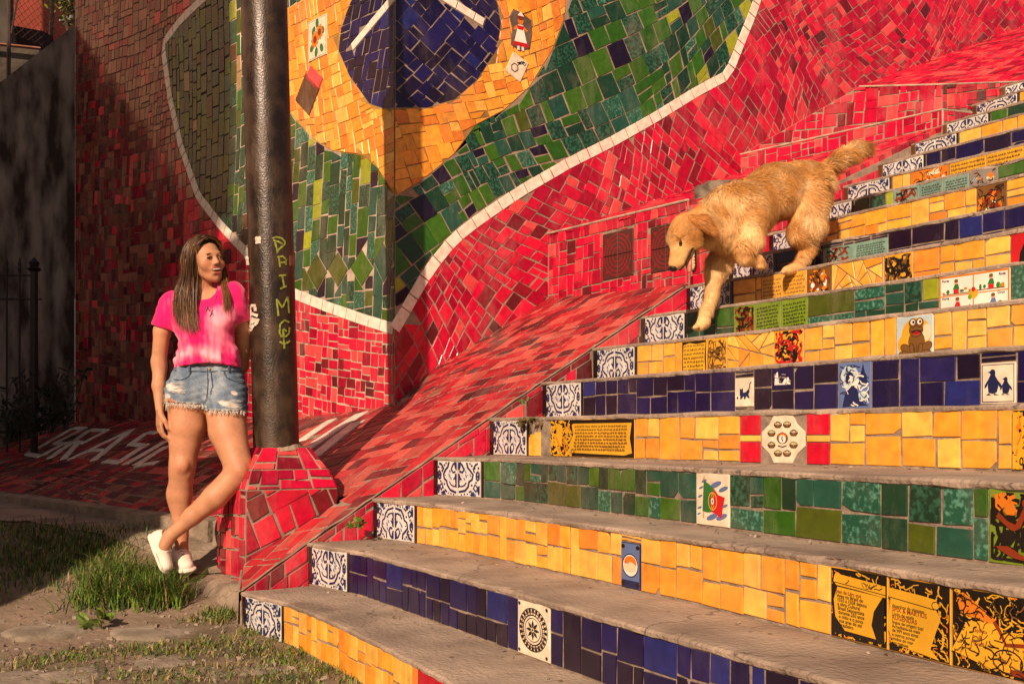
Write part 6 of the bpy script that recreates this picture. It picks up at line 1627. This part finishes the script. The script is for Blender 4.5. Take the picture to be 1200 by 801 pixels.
def tie(V, N):
    pink = np.array([.74, .010, .15]); pale = np.array([.86, .42, .50]); deep = np.array([.55, .004, .10])
    X = V[:, 0]-SHC[0]; Y = V[:, 1]-w_(0, 385)[1]
    a = nz3(V*np.array([1, .55, 1]), 16.)+.6*nz3(V*np.array([1.6, .3, 1]), 45., 4.)
    g = np.exp(-((X-.10)/.07)**2-((Y-.03)/.055)**2)*.9+np.exp(-((Y+.105+.35*abs(X+.02))/.030)**2)*1.0*(X < .1)+np.exp(-((X-.07)/.06)**2-((Y+.05)/.05)**2)*.5+np.exp(-((X+.09)/.05)**2-((Y+.07)/.06)**2)*.35
    t = np.clip(g+.55*a-.12, 0, 1)*ss(X, -.21, -.13); c = mixc(np.tile(pink, (len(V), 1)), pale, t*.85)
    return mixc(c, deep, np.clip(-a*1.1-.05, 0, .8))
TS = tone_mat('tie_dye_cotton', .85, .25, 300, spec=.2, scale=40, var=.05, sheen=.3)
sdf_obj('t_shirt', SH_+slv, .0055, TS, W, tone=tie, post=shirt_post)
# shorts
SR = [(cap(w_(229, 440, 0), w_(259, 440, 0), .104, .100, (dep, .92)), .03), (cap(w_(224, 456, 0), w_(263, 458, 0), .110, .108, (dep, .92)), .02), (cap(w_(220, 462, .0), w_(218.5, 492, .01), .110, .106), .015), (cap(w_(262, 462, .0), w_(266, 495, .04), .108, .104), .015), (cap(w_(243, 468, .125), w_(243.5, 492, .12), .006, .030), -.014)]
def short_post(P, d):
    X, Y, Z = P[..., 0], P[..., 1], P[..., 2]; x0 = w_(243, 0)[0]
    d = d-.0022*np.sin(X*130+Y*90+3*np.sin(Y*30))-.0016*np.sin(Y*200-X*70)
    up = Y-w_(0, 425)[1]
    hemL = w_(0, 473)[1]-.08*(X-x0+.1)-Y; hemR = w_(0, 481.5)[1]-.02*(X-x0)-Y
    rip = .004*np.sin(X*400)+.003*np.sin(X*911)
    return np.maximum(np.maximum(d, up), np.where(X < x0, hemL, hemR)+rip)
def denim(V, N):
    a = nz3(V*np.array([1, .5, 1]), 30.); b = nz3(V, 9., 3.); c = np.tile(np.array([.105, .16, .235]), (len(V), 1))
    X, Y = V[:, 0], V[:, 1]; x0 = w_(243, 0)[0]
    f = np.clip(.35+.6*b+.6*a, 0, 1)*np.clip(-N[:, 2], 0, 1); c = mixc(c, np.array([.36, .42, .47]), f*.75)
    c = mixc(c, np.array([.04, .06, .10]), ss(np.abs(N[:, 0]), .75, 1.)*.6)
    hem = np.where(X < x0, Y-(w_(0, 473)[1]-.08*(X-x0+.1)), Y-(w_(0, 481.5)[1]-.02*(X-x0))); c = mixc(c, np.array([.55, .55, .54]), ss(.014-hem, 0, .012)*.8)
    for (px, py, rx, ry) in ((209, 455, .040, .020), (203, 465, .02, .012), (274, 474, .045, .012), (280, 461, .016, .010)):
        q = w_(px, py); r = np.sqrt(((X-q[0])/rx)**2+((Y-q[1]+.25*(X-q[0]))/ry)**2); t = ss(1.15-r+.35*a, 0, .35)*(N[:, 2] < 0); c = mixc(c, np.array([.66, .60, .55]), t*.9)
    q = w_(207, 470); r = np.sqrt(((X-q[0])/.034)**2+((Y-q[1]+.3*(X-q[0]))/.010)**2); c = mixc(c, np.array([.50, .235, .135]), ss(1.1-r, 0, .2)*(N[:, 2] < 0))
    return c
DN = tone_mat('denim', .85, .5, 420, spec=.15, scale=160, var=.22)
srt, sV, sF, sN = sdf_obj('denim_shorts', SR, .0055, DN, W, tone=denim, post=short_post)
thr = mat('pale_thread', (.60,.58,.54), .9, .1); dkd = mat('dark_denim_seam', (.05,.075,.12), .9, .2)
def cw(P): return Vector(c2w(np.asarray(P)))
def surf_front(px, py, V, off=.003):
    """nearest front vertex of a camera-frame mesh under a pixel"""
    X = V[:, 0]/V[:, 2]*FP+600; Y = 510-V[:, 1]/V[:, 2]*FP; m = (np.abs(X-px) < 3) & (np.abs(Y-py) < 3)
    Z = V[m, 2].min() if m.any() else ZW-.1
    return C3(px, py, Z-off)
rngw = random.Random(9); mb = MB()
for i in range(170):
    left = rngw.random() < .55; px = rngw.uniform(192, 242) if left else rngw.uniform(244, 287); py = (474+.08*(px-218)) if left else 482+.02*(px-243)
    P = surf_front(px, py-1, sV, -.001); q = P+np.array([rngw.gauss(0, .004), -rngw.uniform(.006, .022)*(2 if px < 200 and rngw.random() < .25 else 1), -.003]); mb.tube([cw(P), cw((P+q)/2+np.array([rngw.gauss(0,.002), 0, 0])), cw(q)], .0009, 4, caps=False)
for (x0, x1, y0, y1) in ((200, 218, 448, 462), (265, 284, 469, 479)):
    for i in range(12): y = rngw.uniform(y0, y1); mb.tube([cw(surf_front(x0+rngw.uniform(0,4), y, sV, .002)), cw(surf_front((x0+x1)/2, y+rngw.uniform(-1,2), sV, .003)), cw(surf_front(x1-rngw.uniform(0,4), y+rngw.uniform(-1,1), sV, .002))], .0008, 4, caps=False)
mb.out('frayed_thread', [thr], W, kind='stuff')
mb = MB()
for L_ in ([(243,431),(243.5,452),(242,466),(238,474)], [(203,433.5),(225,434.5),(245,435),(270,434),(285,432.5)], [(262,434),(264,441),(274,446),(285,446)], [(224,434),(221,441),(212,445),(203,444)], [(247,436),(249,452),(246,462)]):
    mb.tube([cw(surf_front(a, b, sV, .0012)) for a, b in L_], .0016, 5)
mb.out('seam', [dkd], W)
mb = MB(); q = surf_front(245, 432, sV, .003); mb.tube([cw(q), cw(q+np.array([0,0,-.003]))], [.006, .005], 12); mb.out('button', [mat('brass_button', (.35,.22,.10), .35, metal=1.)], W)
for px in (222, 268):
    a, b = surf_front(px, 428.5, sV, .004), surf_front(px, 435.5, sV, .004); mb = MB(); mb.obox(cw((a+b)/2), cw((a+b)/2+np.array([.004,0,0]))-cw((a+b)/2), (cw(b)-cw(a))*.5, Vector((-FX,-FY,0))*.0015); mb.out('belt_loop', [dkd], W)
# shoes
def shoe(name, heel, toe, upv, openc, g=1.):
    heel, toe = np.asarray(heel), np.asarray(toe); f = toe-heel; Ls = np.linalg.norm(f); f /= Ls; u = np.asarray(upv, float); u -= f*(u@f); u /= np.linalg.norm(u); s = np.cross(u, f); R3 = np.stack([s, u, f])
    def q(a, b, c): return heel+s*a+u*b+f*c*Ls
    pr_ = [(cap(q(0, .030, .12), q(0, .034, .42), .034*g, .036*g), .02), (cap(q(0, .034, .42), q(0, .026, .84), .037*g, .030*g, (u, .8)), .02), (cap(q(0, .055, .14), q(0, .050, .40), .031, .029), .02),
           (cap(q(0, .008, .12), q(.004, .008, .45), .038*g, .036*g, (u, .32)), .006), (cap(q(.004, .008, .45), q(0, .008, .84), .036*g, .040*g, (u, .32)), .006), (ell(q(0, .098, .22), (.030, .040, .042), R3), -.008)]
    wm_ = mat('white_canvas', (.74,.66,.57), .75, .06, 30, .2, 200)
    o, V, F, N = sdf_obj(name, pr_, .0038, [wm_], W)
    mb = MB()
    for i in range(5):
        t = .42+.075*i; hgt = .082-.045*(i/4)**1.2; a, b = cw(q(-.017, hgt-.006, t)), cw(q(.017, hgt-.006, t+.03)); mb.tube([a, cw(q(0, hgt+.004, t+.015)), b], .0026, 5); a, b = cw(q(.017, hgt-.006, t)), cw(q(-.017, hgt-.006, t+.03)); mb.tube([a, cw(q(0, hgt+.005, t+.015)), b], .0022, 5)
    mb.out('lace', [mat('lace_grey', (.22,.19,.18), .8)], o)
    mb = MB(); pts = []
    for k in range(33):
        a = 2*math.pi*k/32; c_, s_ = math.cos(a), math.sin(a); zf = .49+.49*c_; wd = .0385 if zf > .5 else .036; pts.append(cw(q(s_*wd, .0155, zf)))
    mb.tube(pts, .0016, 5); mb.out('sole_seam', [mat('seam_grey', (.45,.38,.33), .8)], o)
    return o
shoe('shoe', C3(210, 655, 5.135), C3(221, 671, 4.945), (-.08, 1, -.25), None, 1.12)
shoe('shoe', C3(176, 629, 4.965), C3(193, 672, 4.90), (.92, .38, -.15), None)
# hair
HR = mat('brown_hair', (.060,.026,.012), .45, .25, 12, spec=.35, isl=.22); HR2 = mat('sun_bleached_hair', (.22,.10,.030), .5, .2, 12, spec=.35, isl=.3)
cap_pr = [(ell(h_(0, .036, -.030), (.077, .086, .090), HM), .01), (ell(h_(-.02, -.02, -.055), (.060, .080, .050), HM), .03), (cap(h_(-.055, .0, -.045), w_(211, 345, .0), .032, .03), .03)]
def hair_post(P, d):
    q = (P-HC)@HM.T      # open over the face
    face = np.maximum(.016-q[..., 2]+.42*np.maximum(q[..., 1]-.045, 0)*2.2, q[..., 1]-.094)
    return np.maximum(d, -np.maximum(face, -1)) if False else np.maximum(d, np.minimum(q[..., 2]-.016-2.0*np.maximum(q[..., 1]-.060, 0), .5))
sdf_obj('hair_cap', cap_pr, .0055, [HR], W, post=hair_post)
rr = np.random.RandomState(4)
def strands(guides, n, width, mats, wts, name, jit=.010, parent=W):
    """ribbons following blends of guide curves (camera frame); guides: list of lists of points"""
    G3 = np.array(guides); K = G3.shape[1]; nG = len(G3); V = []; F = []; MI = []
    for i in range(n):
        a = rr.rand()*(nG-1); k = int(a); t = a-k; c = G3[k]*(1-t)+G3[min(k+1, nG-1)]*t
        c = c+np.cumsum(rr.randn(K, 3)*jit*.28, 0)+rr.randn(3)*jit*.5*np.array([1, .6, 1]); end = rr.uniform(.82, 1.02)
        # resample
        m = 11; ts = np.linspace(0, (K-1)*min(end, 1), m); ks = np.minimum(ts.astype(int), K-2); fr = (ts-ks)[:, None]; P = c[ks]*(1-fr)+c[ks+1]*fr
        P = (np.vstack([P[:1], P[:-1]])+2*P+np.vstack([P[1:], P[-1:]]))/4
        P[:, 0] += .0022*np.sin(np.arange(m)*1.1+rr.rand()*6)*np.linspace(0, 1.5, m)
        T_ = np.gradient(P, axis=0); sd_ = np.cross(T_, np.array([rr.randn()*.5, rr.randn()*.3, 1.])); sd_ /= np.linalg.norm(sd_, axis=1, keepdims=True)+1e-9
        wv = width*rr.uniform(.5, 1.3)*np.concatenate([np.full(m-3, 1.), [.8, .5, .12]])[:, None]; b = len(V)
        V += list(P-sd_*wv)+list(P+sd_*wv)
        mi = rr.choice(len(mats), p=wts)
        for j in range(m-1): F.append((b+j, b+j+1, b+m+j+1, b+m+j)); MI.append(1 if (mi == 1 or (j > 6 and rr.rand() < .12*(j-5))) else 0)
    return np_mesh(name, c2w(np.array(V)), np.array(F), mats, parent, mi=np.array(MI), sm=True, kind='stuff')
# front-side curtain on her right (image left), parted on top, falling over the shoulder to the chest
top = h_(-.006, .106, .044)
gd = [[top, h_(-.050, .095, .022), h_(-.076, .040, .018), h_(-.078, -.015, .010), w_(229, 338, .055), w_(228, 365, .125), w_(233, 392, .135)],
      [top, h_(-.058, .090, .000), h_(-.084, .030, -.004), h_(-.082, -.030, -.006), w_(221, 342, .05), w_(219, 368, .12), w_(225, 397, .13)],
      [h_(-.004, .122, -.02), h_(-.062, .090, -.026), h_(-.089, .026, -.032), h_(-.085, -.035, -.035), w_(213, 344, .04), w_(211, 366, .10), w_(214, 390, .125)],
      [h_(-.002, .120, -.05), h_(-.060, .086, -.060), h_(-.085, .016, -.068), h_(-.080, -.040, -.065), w_(206, 342, .03), w_(205, 360, .08), w_(207, 382, .105)],
      [h_(0, .110, -.08), h_(-.045, .070, -.105), h_(-.06, .0, -.115), h_(-.06, -.05, -.10), w_(206, 348, -.03), w_(210, 366, -.06), w_(214, 385, -.09)]]
strands(gd, 1700, .0011, [HR, HR2], [.95, .05], 'long_hair', .009)
gd2 = [[top, h_(.050, .095, .020), h_(.076, .040, .016), h_(.076, -.02, .006), w_(266, 330, .02), w_(269, 352, .085), w_(266, 376, .11)],
       [h_(0, .120, -.02), h_(.060, .086, -.02), h_(.082, .025, -.02), h_(.080, -.03, -.02), w_(262, 334, .04), w_(264, 352, .095), w_(262, 370, .12)]]
strands(gd2, 260, .0010, [HR, HR2], [.5, .5], 'long_hair', .008)
gd3 = [[h_(-.004, .104, .052), h_(-.030, .096, .052), h_(-.058, .075, .044), h_(-.074, .040, .028)], [h_(0, .121, .0), h_(-.035, .112, .010), h_(-.066, .084, .008), h_(-.082, .04, .0)], [h_(0, .120, -.04), h_(-.035, .108, -.05), h_(-.066, .075, -.05), h_(-.084, .03, -.05)]]
strands(gd3, 420, .0013, [HR, HR2], [.8, .2], 'crown_hair', .006)
gd4 = [[h_(.002, .104, .052), h_(.030, .096, .052), h_(.056, .075, .044), h_(.072, .040, .026)], [h_(0, .121, .0), h_(.035, .112, .010), h_(.064, .084, .008), h_(.080, .04, .0)]]
strands(gd4, 260, .0013, [HR, HR2], [.85, .15], 'crown_hair', .006)
# necklace
mb = MB(); a, b, c_ = surf_front(229, 347, bV, .004), surf_front(245, 358, bV, .03), surf_front(255, 345, bV, .004)
sm_ = mat('silver', (.6,.55,.5), .25, metal=1.)
mb.tube([cw(a), cw((a+b)/2+np.array([0,-.004,-.004])), cw(C3(244, 361, ZW-.125)), cw((c_+b)/2), cw(c_)], .0012, 5); mb.tube([cw(C3(244,357,ZW-.13)), cw(C3(243,362,ZW-.135)), cw(C3(241,366,ZW-.135))], [.002,.004,.0025], 6); mb.tube([cw(C3(244,361,ZW-.135)), cw(C3(246,365,ZW-.135))], .0022, 6)
mb.out('necklace', [sm_], W)
# ---------------- the dog ----------------
ZD = 5.22
DG = thing('dog', tuple(c2w(C3(870, 385, 5.2))), 'golden long-haired dog trotting down the steps with one front paw raised', 'dog')
def g_(px, py, lat=0.):
    """pixel on the plane of the dog's spine (it walks down along the stair) plus a sideways offset towards the camera"""
    # plan line x = .56 + lat
    xr = (px-600)/FP; Z = (CX-(.56+lat))/(-(xr*RX+FX)); return C3(px, py, Z)
bodyD = [(cap(g_(946, 222), g_(908, 224), .128, .130), .05), (cap(g_(908, 226), g_(868, 248), .128, .136), .05), (cap(g_(872, 252), g_(852, 270), .132, .108), .05),
  (cap(g_(950, 212), g_(938, 212), .085, .09), .05),
  (cap(g_(862, 250), g_(828, 268), .112, .082), .05), (cap(g_(850, 240), g_(815, 262), .08, .06), .04)]
hc = g_(804, 273)
# head axes: f = muzzle direction (down-left), u = out of the forehead, s = towards the camera (its left)
df_ = np.array([-.28, -.94, -.20]); df_ /= np.linalg.norm(df_)
du_ = np.array([-.93, .28, -.22]); du_ -= df_*(du_@df_); du_ /= np.linalg.norm(du_)
ds_ = np.cross(df_, du_); 
if ds_[2] > 0: ds_ = -ds_
def k_(s, u, f): return hc+ds_*s+du_*u+df_*f
KM = np.stack([ds_, du_, df_])
headD = [(ell(k_(0, .010, .0), (.078, .074, .092), KM), .03), (cap(k_(0, .004, .07), k_(0, .002, .150), .054, .037), .03), (cap(k_(0, .018, .09), k_(0, .018, .168), .026, .024), .02),
  (ell(k_(0, .014, .186), (.020, .018, .013), KM), .006), (cap(k_(.026, -.004, .095), k_(.020, -.006, .158), .026, .020), .012), (cap(k_(-.026, -.004, .095), k_(-.020, -.006, .158), .026, .020), .012),
  (cap(k_(0, -.045, .050), k_(0, -.072, .150), .034, .019), .012), (cap(k_(.055, -.02, .02), k_(.040, -.045, .05), .042, .034), .02), (cap(k_(-.05, -.02, .02), k_(-.035, -.045, .05), .04, .03), .02),
  (cap(k_(.03, .048, .045), k_(-.03, .048, .045), .026, .026), .03),
  (ell(k_(.052, .036, .078), (.015, .012, .015), KM), -.014), (ell(k_(-.052, .036, .078), (.015, .012, .015), KM), -.014)]
legsD = limb([g_(858, 280, -.08), g_(843, 310, -.09), g_(838, 322, -.09), g_(834, 345, -.08), g_(827, 366, -.07), g_(824, 376, -.06)], [.080, .056, .047, .033, .027, .030], .025) + [(cap(g_(826, 378, -.06), g_(819, 383, -.06), .030, .024), .015)]
legsD += limb([g_(880, 262, .09), g_(881, 282, .13), g_(870, 296, .15), g_(872, 303, .155), g_(888, 306, .155)], [.078, .050, .040, .033, .028], .02) + [(cap(g_(888, 306, .155), g_(893, 311, .155), .030, .024), .015)]
legsD += limb([g_(946, 232, .07), g_(946, 262, .10), g_(938, 274, .10), g_(947, 292, .10), g_(941, 303, .09), g_(936, 312, .09)], [.108, .080, .056, .036, .029, .031], .025) + [(cap(g_(936, 313, .09), g_(922, 317, .09), .030, .024), .015)]
legsD += limb([g_(948, 236, -.07), g_(944, 262, -.10), g_(936, 276, -.10), g_(944, 294, -.10), g_(938, 306, -.10)], [.10, .08, .056, .036, .030], .03) + [(cap(g_(938, 307, -.10), g_(928, 313, -.10), .028, .022), .015)]
tailD = limb([g_(950, 208), g_(966, 200), g_(984, 188), g_(1002, 177), g_(1016, 171)], [.05, .034, .040, .036, .018], .02)
toes = []
for (px, py, lt) in ((817, 383, -.06), (893, 312, .155), (920, 318, .09), (926, 314, -.10)):
    for q in (-.024, -.008, .008, .024):
        b = g_(px, py, lt+q); toes.append((cap(b, b+np.array([-.016, -.004, -.010]), .012, .010), .006))
GOLD = np.array([.56, .26, .075]); CREAMF = np.array([.80, .53, .26]); DEEPG = np.array([.34, .135, .035])
def dz(px, py, r): return lambda V: np.clip(1-np.sqrt((V[:, 0]/V[:, 2]*FP+600-px)**2+(510-V[:, 1]/V[:, 2]*FP-py)**2)/r, 0, 1)
def fur_tone(V, N=None):
    px = V[:, 0]/V[:, 2]*FP+600; py = 510-V[:, 1]/V[:, 2]*FP
    a = nz3(V, 11.)+.5*nz3(V, 34., 7.); c = mixc(np.tile(GOLD, (len(V), 1)), CREAMF, np.clip(.25+.9*a, 0, 1))
    lowl = ss(py, 285, 330)*.7; c = mixc(c, CREAMF, lowl)
    c = mixc(c, DEEPG, np.clip(dz(816, 266, 22)(V)*1.0+dz(834, 290, 16)(V)*.6+dz(900, 205, 45)(V)*.35+dz(1015, 168, 16)(V)*.7, 0, .8))
    c = mixc(c, CREAMF*1.08, np.clip(dz(862, 270, 30)(V)*.8+dz(960, 262, 28)(V)*.9+dz(985, 200, 16)(V)*.6, 0, 1))
    return c
FU = tone_mat('golden_coat', .75, .3, 200, spec=.25, scale=60, var=.12)
dog_o, dV, dF, dN = sdf_obj('body', bodyD+headD+legsD+tailD+toes, .0085, FU, DG, tone=fur_tone)
# strands of fur over the whole coat
def fur(V, F, N, n, seed):
    r = np.random.RandomState(seed); P4 = V[F]; ar = np.linalg.norm(np.cross(P4[:, 2]-P4[:, 0], P4[:, 3]-P4[:, 1]), axis=1); pick_ = r.choice(len(F), n, p=ar/ar.sum())
    a, b = r.rand(n, 1), r.rand(n, 1); Q = P4[pick_]; P = (Q[:, 0]*(1-a)+Q[:, 1]*a)*(1-b)+(Q[:, 3]*(1-a)+Q[:, 2]*a)*b; NN = N[F[pick_]].mean(1); NN /= np.linalg.norm(NN, axis=1, keepdims=True)
    px = P[:, 0]/P[:, 2]*FP+600; py = 510-P[:, 1]/P[:, 2]*FP
    flow = np.tile(np.array([.75, -.62, .35]), (n, 1)); L_ = np.full(n, .036)
    m = px < 832; hd = m & (py < 330)            # head: back from the nose
    flow[hd] = -df_+np.array([.25, -.1, .1]); L_[hd] = .024
    hs2 = P-hc; fpos = hs2@df_; L_[hd & (fpos > .07)] = .011
    nk_ = (px >= 826) & (px < 872) & (py < 300); flow[nk_] = np.array([.35, -.9, .2]); L_[nk_] = .062
    ch = (px > 826) & (px < 900) & (py > 262) & (py < 312); flow[ch] = np.array([.1, -1., .1]); L_[ch] = .052
    lg = (py > 318) | ((px > 905) & (px < 968) & (py > 285)); flow[lg] = np.array([.25, -1., .15]); L_[lg] = .028
    pw_ = (py > 368) | ((py > 308) & (px > 900)); L_[pw_] = .010
    rp_ = (px >= 858) & (px < 900) & (py > 290) & (py < 318); L_[rp_] = .018
    tl = (px > 962) & (py < 215); flow[tl] = np.array([.9, .22, .3])+np.array([0, -.55, 0])*(r.rand(tl.sum(), 1)*1.1); L_[tl] = .072
    rump = (px > 945) & (py > 222) & (py < 285); flow[rump] = np.array([.65, -.8, .35]); L_[rump] = .060
    cur = np.stack([noise_v(P, 14., 1.), noise_v(P, 14., 5.), noise_v(P, 14., 9.)], -1)
    d = flow/np.linalg.norm(flow, axis=1, keepdims=True)+cur*.75+r.randn(n, 3)*.16; d -= NN*((d*NN).sum(1, keepdims=True)); d /= np.linalg.norm(d, axis=1, keepdims=True)
    L_ = L_*r.uniform(.55, 1.15, n); L1 = L_[:, None]
    wd = (np.clip(L1*.035, .0005, .0016))*.72*r.uniform(.7, 1.3, (n, 1)); s = np.cross(d, NN)
    lift = r.uniform(.10, .40, (n, 1)); lift[hd] *= .6
    p0 = P-NN*.002; p1 = P+d*L1*.5+NN*L1*lift*.55; p2 = P+d*L1+NN*L1*lift*.55-np.array([0, 1, 0])*L1*.12
    V2 = np.concatenate([p0-s*wd, p0+s*wd, p1-s*wd*.8, p1+s*wd*.8, p2], 0)
    i = np.arange(n); Fq = np.concatenate([np.stack([i, i+n, i+3*n], -1), np.stack([i, i+3*n, i+2*n], -1), np.stack([i+2*n, i+3*n, i+4*n], -1)])
    col = fur_tone(P)*(1+r.uniform(-.26, .26, (n, 1))+.22*nz3(P, 22.)[:, None]+.25*nz3(P, 80., 3.)[:, None])
    return V2, Fq, np.clip(np.tile(col, (5, 1)), 0, 1)
def noise_v(P, s, o): return np.sin(P[:, 0]*s*1.7+o+1.3*np.sin(P[:, 1]*s+o))*np.cos(P[:, 1]*s*1.3+P[:, 2]*s*.9+o*2)
V2, F2, c2 = fur(dV, dF, dN, 120000, 5)
FM = tone_mat('golden_fur', .55, 0, spec=.35, scale=90, var=.10)
np_mesh('fur', c2w(V2), F2, FM, DG, sm=False, colors=c2, kind='stuff')
# ears, eyes, nose, tongue, mouth
def ear_tone(V, N): return np.tile(DEEPG*1.25, (len(V), 1))*(1+.3*nz3(V, 60.))[:, None]
for sg in (1, -1):
    a = k_(.068*sg, .016, -.045); b = k_(.090*sg, -.040, -.040); c = k_(.094*sg, -.095, -.014)
    o, eV, eF, eN = sdf_obj('ear', [(cap(a, b, .020, .034, (ds_, .45)), .02), (cap(b, c, .034, .022, (ds_, .45)), .02)], .006, FU, DG, tone=ear_tone)
    r5 = np.random.RandomState(7); n = 1800; P4 = eV[eF]; pk = r5.randint(0, len(eF), n); P = P4[pk].mean(1); NN = eN[eF[pk][:, 0]]; d = (c-a)/np.linalg.norm(c-a)+r5.randn(n, 3)*.3; d -= NN*(d*NN).sum(1, keepdims=True)*.8; L1 = .022*r5.uniform(.5, 1.4, (n, 1)); s = np.cross(d, NN)*.0010
    V3 = np.concatenate([P-s, P+s, P+d*L1+NN*.005]); i = np.arange(n); col = np.tile(DEEPG*1.3, (n, 1))*(1+r5.uniform(-.4, .5, (n, 1)))
    np_mesh('ear_fur', c2w(V3), np.stack([i, i+n, i+2*n], -1), FM, o, sm=False, colors=np.clip(np.tile(col, (3, 1)), 0, 1), kind='stuff')
blk = mat('nose_leather', (.015,.010,.009), .35, .1, 60, .3, 200); wet = mat('dark_eye', (.010,.005,.003), .06, .05)
def smallD(name, c, r, m, M_=KM, n=9):
    global W
    V = []; F = []
    for i in range(n+1):
        for j in range(n*2):
            a = math.pi*i/n; b = math.pi*j/n; V.append(c+np.array([r[0]*math.sin(a)*math.cos(b), r[1]*math.cos(a), r[2]*math.sin(a)*math.sin(b)])@M_)
    for i in range(n):
        for j in range(n*2): q = (j+1) % (n*2); F.append((i*n*2+j, i*n*2+q, (i+1)*n*2+q, (i+1)*n*2+j))
    return np_mesh(name, c2w(np.array(V)), np.array(F), m, DG)
for sg in (1, -1):
    smallD('eye', k_(.055*sg, .030, .082), (.0060, .0048, .0100), wet); smallD('eyelid', k_(.054*sg, .036, .078), (.0085, .0035, .014), mat('eyelid', (.05,.025,.015), .6))
smallD('nose', k_(0, .016, .192), (.023, .020, .014), blk)
tg = mat('tongue_pink', (.62,.20,.17), .3, .1, 60, .2, 200, sss=.1); lipm = mat('lip_black', (.012,.008,.008), .45)
_o, _v, _f, _n = sdf_obj('tongue', [(cap(k_(.006, -.036, .080), k_(.008, -.050, .145), .021, .021, (du_, .45)), .01), (cap(k_(.008, -.050, .145), k_(.014, -.060, .176), .020, .014, (du_, .45)), .01)], .005, [tg], DG)
mb = MB()
for sg in (1, -1):
    mb.tube([cw(k_(.052*sg, -.040, .066)), cw(k_(.050*sg, -.030, .095)), cw(k_(.043*sg, -.027, .135)), cw(k_(.030*sg, -.024, .172))], [.004, .005, .005, .003], 7)
    mb.tube([cw(k_(.050*sg, -.044, .068)), cw(k_(.036*sg, -.062, .105)), cw(k_(.021*sg, -.084, .150)), cw(k_(.007*sg, -.090, .168))], [.004, .0045, .005, .005], 7)
mb.tube([cw(k_(-.028, -.024, .174)), cw(k_(0, -.020, .186)), cw(k_(.028, -.024, .174))], .003, 7)
mb.out('lip', [lipm], DG)
mb = MB()
for i in range(4): mb.tube([cw(k_(.033-.004*i, -.060-.006*i, .105+.013*i)), cw(k_(.031-.004*i, -.052-.006*i, .107+.013*i))], [.0035, .001], 5)
mb.out('teeth', [tm], DG)
claw = mat('claw', (.10,.07,.05), .4)
mb = MB()
for (px, py, lt) in ((814.5, 384, -.06), (895, 314, .13), (917.5, 319, .09)):
    for q in (-.024, -.008, .008, .024):
        b = g_(px, py, lt+q); mb.tube([cw(b), cw(b+np.array([-.010, -.006, -.008]))], [.003, .001], 5)
mb.out('claws', [claw], DG)
